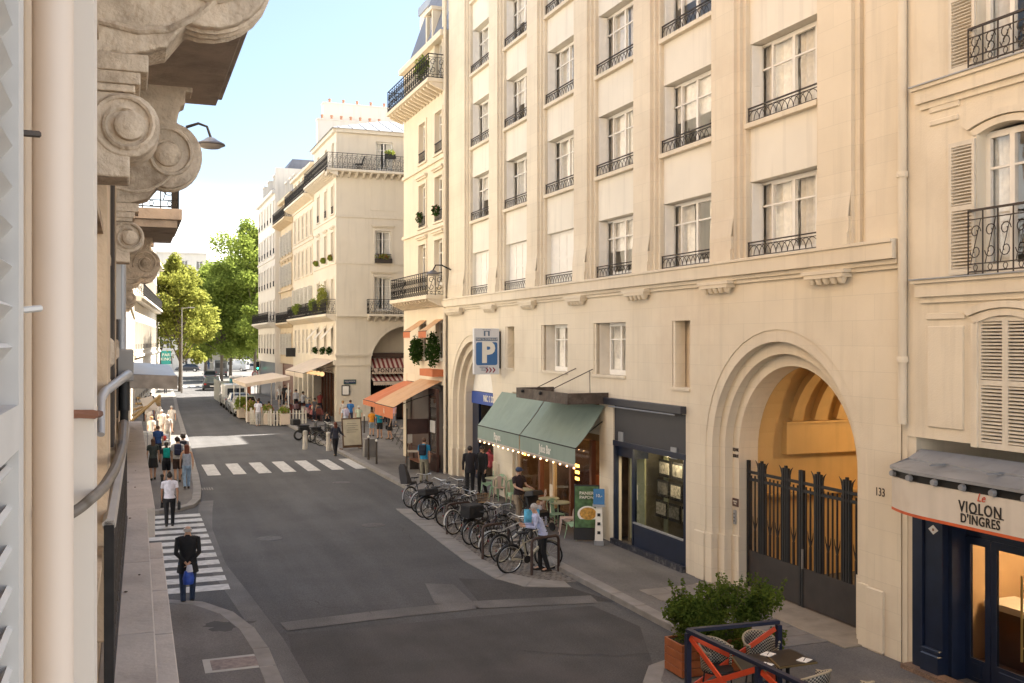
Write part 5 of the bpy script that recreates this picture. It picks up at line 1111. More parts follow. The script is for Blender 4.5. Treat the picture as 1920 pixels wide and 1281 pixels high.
def tree(label, x, y, h, cr, zc, n, m, size=.42, seed=1, lean=0, group='plane trees at the end of the street'):
    rng = random.Random(seed); t = thing('plane_tree', label, 'tree', (x, y, 0), 0, group)
    mb = MB(); top = Vector((lean, 0, h*.82)); mb.tube([(0, 0, 0), (0.05, 0, h*.2), (lean*.4, .1, h*.45), tuple(top)], [.26, .2, .15, .05], 8); mb.build('trunk', bark, t, smooth=True)
    fol = MB(); nb = 26
    for i in range(9): leaves(fol, (lean*.6+rng.uniform(-.2, .2)*cr, rng.uniform(-.2, .2)*cr, zc+(h-zc)*(i/8)*.88), (cr*(.62-.38*i/8),)*2+(cr*.34,), n//14, size, rng)
    for i in range(nb):
        a = rng.uniform(0, 2*pi); rr = rng.uniform(.3, 1.0); zz = zc+rng.uniform(-1, 1)*(h-zc)*.85; k = sqrt(max(.05, 1-((zz-zc)/(h-zc))**2)); e = Vector((cr*rr*k*cos(a), cr*rr*k*sin(a), zz))
        z0 = h*rng.uniform(.2, .6); MB().tube([(lean*.4*z0/h, 0, z0), tuple(Vector((0, 0, z0)).lerp(e, .5)+Vector((0, 0, .3))), tuple(e)], [.09, .05, .015], 5).build('limb', bark, t)
        sz = cr*rng.uniform(.20, .40); leaves(fol, e, (sz, sz, sz*.8), n//nb, size, rng)
    leaves(fol, (lean*.6, 0, zc), (cr*.85, cr*.85, (h-zc)*.85), n//5, size, rng)
    fol.build('crown', m, t, fix=False); return t
def tp(px, D): p = P3(px, 640, D); return p.x, p.y
x, y = tp(338, 112); tree('slim yellow-green plane tree on the left pavement by the lamp post', x, y, 15.2, 4.0, 8.9, 10000, leafY, .34, 3)
x, y = tp(385, 150); tree('dark green plane tree arching over the middle of the street end', x, y, 16, 7.0, 9.6, 14000, leafG, .4, 5, 1)
x, y = tp(432, 158); tree('broad plane tree over the junction, left of the tall one', x, y, 18.5, 8.5, 10.6, 19000, leafG, .40, 8)
x, y = tp(415, 140); tree('mid-sized plane tree filling the gap beside the yellow-green one', x, y, 15, 6.0, 9.2, 13000, leafG, .38, 31)
x, y = tp(478, 142); tree('tallest plane tree, its bright crown touching the white gable', x, y, 22, 6.8, 12.8, 17000, leafG, .4, 11)
x, y = tp(500, 128); tree('lower bright bush-like tree at the foot of the white gable', x, y, 12, 4.0, 7.8, 7000, leafG, .36, 14)
x, y = tp(300, 150); tree('yellow-green tree half hidden by the left row of houses', x, y, 17, 4.6, 10.5, 7000, leafY, .4, 21)
x, y = tp(450, 200); tree('small distant tree on the square behind the van', x, y, 13, 7, 7.5, 9000, leafY, .4, 22)
# ================================================================ SHOPFRONTS AND AWNINGS
def aloc(Y=YA, X=XA): return (X, Y, 0)
# green awnings of the juice bar
y0w = Yx(941, XA); Xf = Xy(896, y0w); dep = XA-Xf; zfr = Zy(896, 797, y0w); zval = .50
aw1_x0, aw1_x1 = YA-y0w, YA-Yx(1023, XA); aw2_x0, aw2_x1 = aw1_x1+.07, YA-Yx(1134, XA)
wht = mat('white_lettering', (.75, .72, .64), .7, var=0); frM = mat('pale_fringe', (.50, .42, .36), .9)
for i, (a, b, lab, word, px) in enumerate(((aw1_x0, aw1_x1, 'sage green awning lettered Papon, the left of the pair with bulb fringe', 'Papon.', 933), (aw2_x0, aw2_x1, 'sage green awning lettered Juice Bar, the right of the pair with bulb fringe', 'Juice Bar', 1022))):
    aw = awning('awning', lab, a, b, dep, 3.82, zfr, zval, green_aw, None, aloc(), R(-90), .18, 'green awnings of the juice bar', sag=.05)
    text(word, .34, wht, aw, (YA-Yx(px, Xf), -dep-.012, zfr-zval*.5), FACE_STREET, 'lettering', sx=.72, bold=.006)
    fb = MB(); n = int((b-a)/.085)
    for k in range(n): x = a+(k+.5)*(b-a)/n; fb.add([(x-.05, -dep-.01, zfr-zval+.05), (x+.05, -dep-.01, zfr-zval+.05), (x, -dep-.02, zfr-zval-.07)], [(0, 1, 2)])
    fb.build('fringe', frM, aw, kind=None)
    bm_ = MB().ball((0, 0, 0), .026, 6).mesh('light_bulb', warm)
    for k in range(9): link('light_bulb', bm_, aw, loc=(a+.15+k*(b-a-.3)/8, -dep+.03, zfr-zval-.06))
# iron box canopy above
yb0, yb1 = Yx(1141, XA), Yx(1000, XA); Xb = Xy(1064, yb0); zb1, zb0 = Zy(1064, 738, yb0), Zy(1064, 759, yb0); yb1 = Yx(968, Xb)
ib = thing('iron_canopy', 'rusty dark iron box canopy hung on rods above the green awnings', 'canopy', (XA, YA, 0), R(-90)); rustI = mat('rusty_brown_iron', (.07, .05, .038), .7, var=.3, scale=5, bump=.2, dirt=(.30, .26, .22), dirt_amt=.35)
xa, xb_, dq = YA-yb1, YA-yb0, XA-Xb
mb = MB(); mb.box(xa, xb_, -dq, -dq+.05, zb0, zb1); mb.box(xa, xa+.05, -dq+.05, 0, zb0, zb1); mb.box(xb_-.05, xb_, -dq+.05, 0, zb0, zb1); mb.build('iron_fascia', rustI, ib); MB().box(xa+.05, xb_-.05, -dq+.05, 0, zb0+.05, zb0+.09).build('canopy_roof', mat('dark_zinc', (.12, .115, .11), .6, var=.2), ib)
for x in (xa+1.1, xb_-1.6): MB().tube([(x, -dq+.1, zb1-.02), (x+.6, 0, zb1+.62)], .014, 5).build('tie_rod', rustI, ib)
MB().tube([(xb_-1.2, 0, zb1+.55), (xb_-.55, -.3, zb1-.02)], .012, 5).build('tie_rod', rustI, ib)
for x in (xa+.6, xa+2.0): MB().ball((x, -dq-.04, zb1-.08), .055, 8).build('floodlight', black, ib)
# juice bar front
jf = thing('juice_bar_front', 'dark glazed juice bar front with cream posts under the green awnings', 'shopfront', aloc(), R(-90)); wood = mat('chestnut_wood', (.16, .06, .03)); x0, x1 = SH2[0], SH2[1]
creamW = stoneA
mb = MB(); mb.box(x0, x1, .2, .3, 2.75, 3.86); mb.build('signboard', mat('varnished_board', (.30, .17, .08), .5, var=.15), jf)
MB().box(x1-1.0, x1-.2, .14, .19, 2.95, 3.7).build('white_panel', whiteP, jf)
posts = [x0, YA-Yx(1003, XA), YA-Yx(1024, XA), YA-Yx(1060, XA), YA-Yx(1098, XA), x1-.2]
for k, x in enumerate(posts):
    w = .26 if k in (2,) else .14
    MB().box(x, x+w, .12, .26, .12, 2.75).build('shop_post', stoneA if k in (0, 2) else wood, jf)
for a, b in zip(posts, posts[1:]):
    if b-a > .8 and abs(a-posts[1]) > .01: MB().box(a+.26, b, .18, .19, .35, 2.7).build('pane', GLD, jf); MB().box(a+.26, b, .14, .24, .12, .35).build('stall_riser', black, jf)
MB().box(posts[2]+.03, posts[2]+.23, .10, .115, 1.1, 2.2).build('menu_poster', mat('kraft_paper', (.35, .22, .12), .9), jf)
mb = MB(); mb.box(x0-.3, x1+.2, 4.4, 4.5, .12, 3.8); mb.box(x0-.3, x0-.2, .26, 4.4, .12, 3.8); mb.box(x1+.1, x1+.2, .26, 4.4, .12, 3.8); mb.box(x0-.2, x1+.1, .31, 4.4, 3.8, 3.86); mb.box(x0-.2, x1+.1, .3, 4.4, .10, .125); mb.build('interior_wall', mat('juice_bar_wall', (.26, .17, .10), .8, var=.3), jf)
for k, (px, py) in enumerate(((978, 850), (1076, 872), (1076, 884), (1076, 896))):
    MB().box(-.34, .34, 0, .03, -.045, .045).build('neon_sign', mat('amber_neon', (1, .5, .1), .5, emit=2.2, var=0), jf, loc=(YA-Yx(px, XA+.5), .5, Zx(px, py, XA+.5)))
MB().box(x0+1.0, x0+2.4, 2.0, 2.6, .12, 1.2).build('bar_counter', wood, jf)
lamp_pt('juice_bar_fill_light', (XA+2, YA-x1+2.2, 2.9), 32, (1, .62, .3), .2)  # unseen point light added to lift the dark bar interior
# navy photo shop
nf = thing('navy_shop_front', 'closed dark navy shop front with black picture panels in its window', 'shopfront', aloc(), R(-90)); x0, x1 = SH1[0], SH1[1]
xw = YA-Yx(1184, XA)
MB().box(x0-.35, x1+.02, -.16, .02, 3.88, 4.06, bev=.01).build('awning_case', navy2, nf); MB().tube([(x0, -.14, 3.84), (x1-.3, -.14, 3.84)], .02, 6).build('awning_bar', zinc, nf)
MB().box(x0, x1, .04, .10, 2.92, 3.86).build('fascia', navy2, nf)
for px, py in ((1163, 820), (1262, 850)): MB().box(-.14, .14, 0, .03, -.14, .14).build('vent_grille', zinc, nf, loc=(YA-Yx(px, XA), .01, Zx(px, py, XA)))
mb = MB(); mb.box(x0, x0+.10, .0, .12, .12, 2.86); mb.box(x1-.12, x1, .0, .12, .12, 2.86); mb.box(x0, x1, -.02, .12, 2.78, 2.92); mb.box(xw, xw+.08, .0, .12, .12, 2.78); mb.box(xw+.08, x1-.12, .02, .1, .12, .84); mb.build('window_frame', navy, nf, bevel=.006)
mb = MB(); mb.box(xw+.08, x1-.12, -.01, .05, .84, .88); mb.build('bright_sill', zinc, nf); MB().box(xw+.08, x1-.12, .06, .07, .88, 2.78).build('pane', GLD, nf)
MB().box(x0-.0, x1, -.10, .0, .12, .26).build('step', mat('chipped_navy_step', (.02, .022, .035), .6, var=.3, dirt=(.35, .33, .3), dirt_amt=.45, scale=14), nf)
olive = mat('pale_green_door', (.36, .38, .24), .6, var=.06)
mb = MB(); mb.box(x0+.16, xw-.05, .42, .46, .26, 2.5); mb.build('door_leaf', olive, nf); MB().box(x0+.10, xw, .10, .5, 2.5, 2.78).build('transom', navy, nf)
MB().box(x0+.3, x0+.62, .405, .418, 1.35, 1.75).build('notice', whiteP, nf)
MB().box(xw+.1, xw+.32, .9, .93, .5, 2.75).build('side_panel', olive, nf)
mb = MB(); mb.box(x0, x1, 3.0, 3.1, .12, 3.8); mb.box(x0-.1, x0, .5, 3, .12, 3.8); mb.box(x1, x1+.1, .3, 3, .12, 3.8); mb.box(x0, x1, .12, 3, 3.3, 3.4); mb.build('interior_wall', mat('photo_shop_wall', (.30, .28, .23), .8, var=.2), nf)
k = 0
for i in range(4):
    for j in range(3):
        xx = xw+.35+i*.66; zz = 1.05+j*.52
        if i == 3 and j == 0: cc = mat('pale_blue_card', (.35, .45, .5), .7)
        else: cc = [mat('grey_photo', (.42, .40, .36), .5, var=.6, scale=14), mat('dark_photo', (.16, .155, .145), .5, var=.7, scale=10)][(i+j) % 2]
        pf = MB().box(xx, xx+.58, .52+.05*j, .55+.05*j, zz, zz+.44).build('display_board', black, nf); MB().box(xx+.05, xx+.53, .51+.05*j, .519+.05*j, zz+.08, zz+.38).build('photo_print', cc, pf)
lamp_pt('photo_shop_fill_light', (XA+.28, YA-x0-2.5, 2.7), 30, (1, .8, .5), .15)  # added point light, brightens the display boards, no lamp modelled
# parking archway
ac2, ar2 = arches[1]; ri2 = ar2-.75
pk = thing('parking_entrance', 'parking entrance filling the far arch, white and blue fascia over navy doors', 'entrance', aloc(), R(-90))
MB().box(ac2-ri2+.01, ac2+ri2-.01, .80, .86, 4.5, 4.9).build('transom_glass', dark, pk); mb = MB(); wall(mb, ac2-ri2-.1, ac2+ri2+.1, 4.5, 5.9, .9, []); mb.build('tympanum', dark, pk)
MB().box(ac2-ri2+.01, ac2+ri2-.01, .70, .84, 3.62, 4.42).build('white_fascia', whiteP, pk); blueS = mat('parking_blue', (.02, .07, .33), .45, var=.03)
MB().box(ac2-ri2+.01, ac2+ri2-.01, .66, .84, 3.12, 3.60).build('blue_fascia', blueS, pk); text('PARC  S  DOMINIQUE', .34, wht, pk, (ac2+.55, .652, 3.36), FACE_STREET, sx=.62, bold=.008); text('t', .16, wht, pk, (ac2-.16, .652, 3.5), FACE_STREET, sx=.8)
MB().box(ac2-ri2+.01, ac2-ri2+.75, .7, .8, .12, 3.12).build('door_leaf', navy, pk); MB().box(ac2+.5, ac2+ri2, .7, .8, .12, 3.12).build('door_leaf', navy, pk); mb = MB(); mb.box(ac2-ri2, ac2+ri2, 3.2, 3.3, .12, 3.6); mb.build('rear_wall', mat('dim_interior', (.1, .065, .045)), pk)
ps = thing('parking_sign', 'projecting illuminated-box parking sign with a large white P on blue', 'sign', (Xy(889, 33.1), 33.1, 0)); sw = XA-.08-ps.location.x; zs1, zs0 = Zy(915, 616, 33.1), Zy(915, 702, 33.1)
MB().box(0, sw, 0, .16, zs0, zs1, bev=.01).build('sign_box', mat('white_sign_plastic', (.62, .62, .64), .5, var=.03), ps); MB().box(sw, sw+.06, .02, .14, zs0+.2, zs1-.1).build('side_bracket', iron, ps)
hS = zs1-zs0; navS = mat('slate_blue_band', (.10, .15, .24), .6, var=0); pbl = mat('sign_blue', (.035, .13, .33), .5, var=.02)
MB().box(.06, sw-.06, -.004, .0, zs1-hS*.27, zs1-hS*.20).build('name_band', navS, ps); text("PARC St DOMINIQUE", .085, wht, ps, (sw/2, -.009, zs1-hS*.235), FACE_STREET, sx=1.0)
bx = MB(); r_ = .07; x0, x1, z0_, z1_ = .07, sw-.07, zs0+hS*.20, zs1-hS*.30; pl = []
for (cx, cz, a0) in ((x1-r_, z1_-r_, 0), (x0+r_, z1_-r_, 90), (x0+r_, z0_+r_, 180), (x1-r_, z0_+r_, 270)):
    for q in range(4): t = R(a0+q*30); pl.append((cx+r_*cos(t), cz+r_*sin(t)))
bx.prism(pl, 'y', -.006, .0); bx.build('blue_square', pbl, ps); text('P', .98, wht, ps, (sw/2+.04, -.012, (z0_+z1_)/2+.01), FACE_STREET, bold=.045, sx=.95)
arch_i = MB().box(sw/2-.11, sw/2-.05, -.005, 0, zs1-hS*.165, zs1-hS*.06).box(sw/2+.05, sw/2+.11, -.005, 0, zs1-hS*.165, zs1-hS*.06).box(sw/2-.11, sw/2+.11, -.005, 0, zs1-hS*.07, zs1-hS*.055); arch_i.build('arch_emblem', navS, ps)
text('Place des Taxis', .05, navS, ps, (sw/2, -.004, zs1-hS*.03), FACE_STREET); text('GARAGE', .085, navS, ps, (.36, -.004, zs0+hS*.155), FACE_STREET); text('24h / 24h\nOUVERT', .055, navS, ps, (.36, -.004, zs0+hS*.10), FACE_STREET)
for i in range(3): x = sw-.52+i*.13; MB().add([(x, -.005, zs0+.06), (x+.05, -.005, zs0+.06), (x+.12, -.005, zs0+.15), (x+.05, -.005, zs0+.24), (x, -.005, zs0+.24), (x+.06, -.005, zs0+.15)], [(0, 1, 2, 5), (5, 2, 3, 4)]).build('arrow_mark', mat('dark_red_print', (.25, .03, .05), .6, var=0), ps)
# orange awnings of C
zt_ = Zx(805, 712, 12.3); pa = awning('awning', 'wide peach canvas awning with orange valance over the corner cafe', YC-Yx(788, 12.3), YC-Yx(828, 12.3), 2.1, zt_, Zy(795, 762, 40.6), .5, peach_c, orange_c, (12.3, YC, 0), R(-90), .2, 'orange awnings of the cream townhouse')
text('A', .34, cream_c, pa, (YC-41.9, -2.112, Zy(795, 762, 40.6)-.25), FACE_STREET)
awning('awning', 'orange awning on the far side of the peach one, edge hung with bulbs', .1, 2.6, 2.0, zt_-.2, Zx(740, 760, 10.6), .25, orange_c, orange_c, (12.3, YC, 0), R(-90), .2, 'orange awnings of the cream townhouse')
MB().box(YC-41.9-.1, YC-40.0, -.5, -.0, Zx(810, 704, 12.3), Zx(810, 691, 12.3)).build('orange_signboard', orange_c, bC)
for k, cx in enumerate((cx1, cx2)):
    awning('window_awning', 'small orange window awning on the '+('far' if k == 0 else 'near')+' first-floor window of the cream townhouse', cx-.6, cx+.6, .75, 6.55, 6.05, .3, peach_c, orange_c, (12.3, YC, 0), R(-90), .15, 'small orange window awnings', arms=False)
def plant(label, c, r, n, m, size, seed, flowers=None, name='window_plant', cat='plant', group=None, pot=None):
    t = thing(name, label, cat, tuple(c), 0, group); rng = random.Random(seed); mb = MB(); leaves(mb, (0, 0, r[2]*.3), r, n, size, rng)
    mb.build('foliage', m, t, fix=False)
    if flowers:
        fb = MB(); leaves(fb, (0, 0, r[2]*.45), (r[0]*1.05, r[1]*1.05, r[2]*.9), n//5, size*.7, rng); fb.build('blossom', flowers, t, fix=False)
    if pot: MB().box(-pot[0]/2, pot[0]/2, -pot[1]/2, pot[1]/2, -pot[2], 0.02, bev=.01).build('planter_box', pot[3], t)
    return t
for k, cx in enumerate((cx1, cx2)):
    plant('bushy dark green plant hanging from the '+('far' if k == 0 else 'near')+' awninged window of the cream townhouse', (12.0, YC-cx, 5.0), (.33, .62, .85 if k else .7), 900, leafD, .13, 40+k, group='hanging plants under the orange window awnings')
redf = mat('red_geranium', (.45, .06, .05), .8, var=.3); pinkf = mat('pink_blossom', (.55, .25, .22), .8, var=.3)
for k in range(3): plant('red geraniums on a small sill of the corner house, '+('first', 'second', 'third')[k]+' window from the corner', (13.0, 68+cols_[k] if 0 else YD+(1.25, 3.9, 6.9)[k], 11.35), (.2, .5, .25), 220, leafG, .14, 50+k, redf, group='geranium boxes of the corner house')
plant('yellow and red flower box on the second-floor window facing the camera', (XD+wx, YD-.15, 11.35), (.62, .2, .3), 300, leafY, .13, 55, redf, pot=(1.2, .25, .3, ironB))
plant('pink flowers in a black pot on the top balcony rail', (XD+wx+.3, YD-.85, 18.5), (.4, .25, .3), 200, leafG, .14, 56, pinkf, pot=(.7, .3, .3, black))
plant('tall yellow-green climber on the first-floor balcony of the corner house', (12.75, 71.0, 8.3), (.35, 1.1, 1.1), 700, leafY, .18, 57)
plant('green shrubs filling the first-floor balcony left of the climber', (12.75, 74.4, 8.1), (.35, 1.6, .6), 600, leafG, .18, 58)
plant('dark foliage on the balcony of the golden house', (12.7, 82, 8.1), (.35, 1.8, .5), 500, leafG, .18, 59)
for k in range(3): plant('potted ball plant on a lower window sill of the corner house, '+('nearest', 'middle', 'farthest')[k]+' one', (12.95, YD+(1.25, 3.9, 6.9)[k], 4.85), (.25, .3, .3), 160, leafD, .15, 60+k, group='pot plants on the low sills')
for k, cx in enumerate((cx1, cx2)): plant('window plant on the second-floor guard of the cream townhouse, '+('far' if k == 0 else 'near')+' window', (12.15, YC-cx, 11.1), (.18, .4, .28), 160, leafD, .12, 70+k, pinkf, group='plants on second-floor guards')
plant('green plants behind the top balcony rail of the cream townhouse', (11.75, 41.6, 17.3), (.25, 1.2, .5), 300, leafG, .15, 73)
# C ground floor: brown cafe window and bench
cf = thing('cafe_front', 'brown wooden cafe front with menu board beside the peach awning', 'shopfront', (12.3, YC, 0), R(-90)); brownW = mat('dark_brown_wood', (.055, .022, .016), .5, var=.2)
mb = MB(); mb.box(YC-41.3, WC-.3, -.32, -.2, .12, .9); mb.box(YC-41.3, YC-41.2, -.32, -.2, .9, 3.6); mb.box(WC-.4, WC-.3, -.32, -.2, .9, 3.6); mb.box(YC-41.2, WC-.4, -.3, -.2, 3.3, 3.6); mb.box(.5, YC-41.3, .1, .2, .12, .7); mb.box(.5, 6, .2, .25, .12, 3.75); mb.build('wood_panelling', brownW, cf)
MB().box(YC-41.2, WC-.4, -.28, -.27, .9, 3.3).build('pane', GLD, cf); MB().box(YC-40.9, YC-40.2, -.35, -.325, 1.75, 2.25).build('menu_sheet', whiteP, cf)
bn = thing('bench', 'slatted red-brown bench below the cafe window', 'bench', (11.5, 40.6, .12), R(-90)); 
for k in range(4): MB().box(-.9, .9, -.02-k*.1, .06-k*.1, .44, .47).build('seat_slat', wood, bn)
for k in range(3): MB().box(-.9, .9, .10+k*.03, .13+k*.03, .55+k*.11, .63+k*.11).build('back_slat', wood, bn)
for x in (-.8, .8): MB().box(x-.03, x+.03, -.3, .1, 0, .44).build('leg', ironB, bn)
# restaurant awnings of D, street side (local x = YD2 - Y)
for a, b, lab, px in ((.3, 4.0, 'cream restaurant awning over the glazed front, nearer the corner', 0), (4.3, 8.6, 'cream restaurant awning farther along the corner house', 0)):
    awning('awning', lab, W2-b, W2-a, 2.2, 4.35, 3.45, .35, cream_c, None, (XD, YD2, 0), R(-90), .25, 'cream awnings of the restaurant')
gl_ = MB().ball((0, 0, 0), .17, 10).mesh('lamp_globe', mat('amber_globe', (1, .60, .28), .5, emit=.22, var=0))
for k in range(5):
    g_ = thing('globe_lamp', 'round amber globe lamp under the cream awning, number %s from the corner' % ('one', 'two', 'three', 'four', 'five')[k], 'lamp', (12.4, YD+.9+k*1.45, 3.35), 0, 'amber globe lamps of the restaurant'); link('lamp_globe', gl_, g_); MB().tube([(.8, 0, .1), (.4, 0, .3), (0, 0, .15)], .015, 5).build('lamp_arm', iron, g_)
for k, (a, b) in enumerate(((9.6, 12.0),)):
    pass
cp = thing('terrace_canopy', 'flat pinkish canvas canopy on posts over the kerbside terrace', 'canopy', (8.6, 74, 0)); MB().quad((7.3, 69.5, 2.75), (10.3, 69.5, 3.2), (10.3, 78.5, 3.2), (7.3, 78.5, 2.75)).build('canvas', cream_c, cp, world=True, fix=False)
MB().quad((7.3, 69.5, 2.75), (10.3, 69.5, 3.2), (10.3, 69.5, 2.95), (7.3, 69.5, 2.5)).quad((7.3, 69.5, 2.75), (7.3, 78.5, 2.75), (7.3, 78.5, 2.5), (7.3, 69.5, 2.5)).build('valance', cream_c, cp, world=True, fix=False)
for x in (7.4, 10.2):
    for y in (69.6, 74, 78.4): MB().tube([(x, y, .1), (x, y, 2.75)], .035, 6).build('canopy_post', whiteP, cp, world=True)
# signs
rs = thing('street_name_sign', 'green-framed blue street name plate on the corner house pier', 'sign', (XD+.5, YD-.09, 0)); zz = Zy(659, 716, YD); rs.location.z = zz; MB().box(0, .86, -.02, .0, -.16, +.16).build('sign_frame', mat('dark_green_enamel', (.03, .10, .07), .4), rs); MB().box(.04, .82, -.024, -.02, -.12, .12).build('sign_plate', mat('dark_blue_enamel', (.015, .03, .08), .4), rs)
text("RUE DE L'EXPOSITION", .072, wht, rs, (.43, -.027, .04), FACE_STREET, bold=.002); text("7e Arrt", .06, wht, rs, (.25, -.027, -.06), FACE_STREET)
mbx = thing('menu_case', 'small black framed menu case on the corner pier', 'sign', (XD+.35, YD-.1, 1.9)); MB().box(0, .55, -.03, .0, 0, .7).build('case_frame', black, mbx); MB().box(.06, .49, -.036, -.03, .06, .64).build('menu_sheet', whiteP, mbx)
rc = thing('hanging_sign', 'small black rectangular shop sign projecting from the row beyond the corner', 'sign', (12.4, 86, 4.3)); MB().box(0, .8, 0, .06, 0, .75).build('sign_panel', black, rc)
# pharmacy style sign left
pg = thing('shop_sign', 'teal square sign with white characters on the far left pavement', 'sign', tuple(P3(302, 688, 118))); MB().box(0, 1.1, 0, .1, .3, 1.9).build('sign_panel', mat('teal_enamel', (.02, .25, .24), .5), pg); text('PAR\nKING', .5, wht, pg, (.55, -.02, 1.15), FACE_STREET)
lp = thing('lamp_post', 'tall slim grey lamp post in front of the yellow-green tree', 'lamp post', (*tp(341, 108), 0)); MB().tube([(0, 0, 0), (0, 0, 2), (0, 0, 9.3)], [.12, .08, .05], 8).build('post', kerbM, lp, smooth=True); MB().tube([(0, 0, 9.2), (.9, 0, 9.3)], .04, 5).build('lamp_arm', kerbM, lp); MB().box(.6, 1.3, -.12, .12, 9.22, 9.34, bev=.03).build('lamp_head', kerbM, lp)
ts = thing('traffic_signal', 'green-lit traffic signal above a red ring sign by the terrace', 'traffic light', (*tp(483, 104), 0)); MB().tube([(0, 0, 0), (0, 0, 3.4)], .05, 6).build('post', iron, ts); MB().box(-.16, .16, -.12, .1, 2.6, 3.5, bev=.03).build('signal_head', black, ts); MB().lathe([(.1, 0), (.08, -.03)], (0, -.12, 2.8), 10, 'y').build('green_lens', mat('green_signal', (.05, .9, .45), .5, emit=1, var=0), ts)
nr = thing('no_entry_sign', 'round white sign with a red ring beneath the traffic signal', 'sign', (*tp(478, 103), 2.0)); MB().lathe([(.34, 0), (.34, -.03)], (0, 0, .2), 18, 'y').build('sign_disc', whiteP, nr); MB().tube([(.3*cos(2*pi*k/18), -.04, .2+.3*sin(2*pi*k/18)) for k in range(18)], .04, 5, closed=True).build('red_ring', mat('sign_red', (.5, .03, .03), .5), nr); MB().tube([(0, 0, -2), (0, 0, -.1)], .03, 5).build('post', iron, nr)

# ================================================================ STREET FURNITURE
BOL = None
def bollard(px, py, label, m=None, h=1.1, white=True):
    global BOL
    x, y = gnd(px, py, .12)
    t = thing('bollard', label, 'bollard', (x, y, .12), 0, 'bollards on the pavements'); MB().lathe([(.055, 0), (.045, .1), (.04, h-.15), (.045, h-.14), (.045, h-.1)], (0, 0, 0), 8).build('post', m or ironB, t, smooth=True)
    MB().ball((0, 0, h-.05), .065, 8).build('ball_top', whiteP if white else (m or ironB), t, smooth=True)
bollard(691, 862, 'dark bollard with white knob, left of the pair by the zebra crossing'); bollard(706, 870, 'dark bollard with white knob, right of the pair by the zebra crossing'); bollard(683, 812, 'dark bollard with white knob beside the boy in the orange shirt')
bollard(304, 952, 'dark post on the left pavement at the end of the stepped ledge', iron, 1.1, False)
def stub(px, py, label):
    x, y = gnd(px, py, .12); t = tag(MB().lathe([(.13, 0), (.12, .7), (.10, .72), (.13, .78), (.11, .95), (.02, .98)], (0, 0, 0), 10).build('bollard', mat('white_painted_stone', (.55, .52, .47), .8, var=.15, dirt=(.2, .17, .14), dirt_amt=.4), None, smooth=True, loc=(x, y, .0)), label, 'bollard', 'white bollards round the motorcycle bay')
stub(572, 838, 'stubby white bollard in front of the black top box'); stub(616, 841, 'stubby white bollard left of the walking woman')
pt = thing('stone_planter', 'grey tapered stone block behind the dark bollard', 'planter', (*gnd(693, 856, .12), .12)); MB().loft([[(-.3, -.25, 0), (.3, -.25, 0), (.3, .25, 0), (-.3, .25, 0)], [(-.25, -.2, .85), (.25, -.2, .85), (.25, .2, .85), (-.25, .2, .85)]]).build('block', mat('grey_block', (.2, .19, .18), .9, var=.2), pt)
ab = thing('menu_board', 'wooden A-board menu with handwritten cream sheet at the street corner', 'menu board', (*gnd(660, 843, .12), .12), R(8)); tiltm = Matrix.Rotation(R(-9), 3, 'X')
MB().obox((0, 0, .85), (1.05, .04, 1.5), tiltm).build('board_frame', mat('walnut_wood', (.10, .055, .03), .6, var=.2), ab); MB().obox((0, -.025, .88), (.92, .012, 1.3), tiltm).build('menu_sheet', mat('cream_paper', (.55, .50, .38), .9, var=.1), ab)
for k in range(9): MB().obox((random.uniform(-.08, .08), -.034-.0, .45+k*.11), (random.uniform(.4, .72), .004, .018), tiltm).build('written_line', mat('faint_ink', (.16, .14, .12), .9), ab, loc=(0, .07-.017*k, 0))
for s_ in (-.5, .5): MB().box(s_-.03, s_+.03, .02, .4, 0, .06).build('foot', mat('walnut_wood', (.1, .055, .03)), ab)
# food A-board and white totem
fb = thing('food_board', 'green pavement board with a round plate of food and dark foot', 'sign', (*gnd(1100, 1014, .12), .12), R(-28)); tm = Matrix.Rotation(R(-8), 3, 'X'); gr = mat('grass_green_print', (.06, .13, .045), .6, var=.5, scale=9)
MB().obox((0, 0, .78), (.70, .04, 1.5), tm).build('board_frame', black, fb); MB().obox((0, -.024, .93), (.64, .01, 1.12), tm).build('printed_panel', gr, fb)
pd_ = MB(); pd_.add([(0, 0, 0)]+[(.29*cos(2*pi*k/24), 0, .22*sin(2*pi*k/24)) for k in range(24)], [(0, k+1, (k+1) % 24+1) for k in range(24)]); pd_.build('plate_print', whiteP, fb, loc=(.04, -.075, .75)); pd_ = MB(); pd_.add([(0, 0, 0)]+[(.23*cos(2*pi*k/20), 0, .17*sin(2*pi*k/20)) for k in range(20)], [(0, k+1, (k+1) % 20+1) for k in range(20)]); pd_.build('omelette_print', mat('toasted_yellow', (.55, .30, .06), .6, var=.4, scale=18), fb, loc=(.04, -.08, .76))
text('PANIER\nPAPON', .12, wht, fb, (0, .045-.075, 1.25), (R(98), 0, 0), bold=.002)
tt = thing('display_totem', 'slim white totem with three dark squares and a blue card on top', 'sign', (*gnd(1123, 1022, .12), .12), R(-28)); MB().box(-.13, .13, -.08, .08, 0, .12).build('foot', zinc, tt); MB().loft([[(-.11, -.05, .1), (.11, -.05, .1), (.11, .05, .1), (-.11, .05, .1)], [(-.08, -.04, 1.05), (.08, -.04, 1.05), (.08, .04, 1.05), (-.08, .04, 1.05)]]).build('column', whiteP, tt)
MB().obox((0, -.02, 1.3), (.30, .03, .42), tm).build('blue_card', mat('card_blue', (.03, .15, .35), .5), tt); text('10,-', .12, wht, tt, (0, -.05, 1.33), (R(98), 0, 0)); MB().box(-.17, .17, -.1, .1, 1.04, 1.1).build('tray', zinc, tt)
for k in range(3): MB().box(-.04, .04, -.068, -.05, .3+k*.24, .38+k*.24).build('dark_square', black, tt)
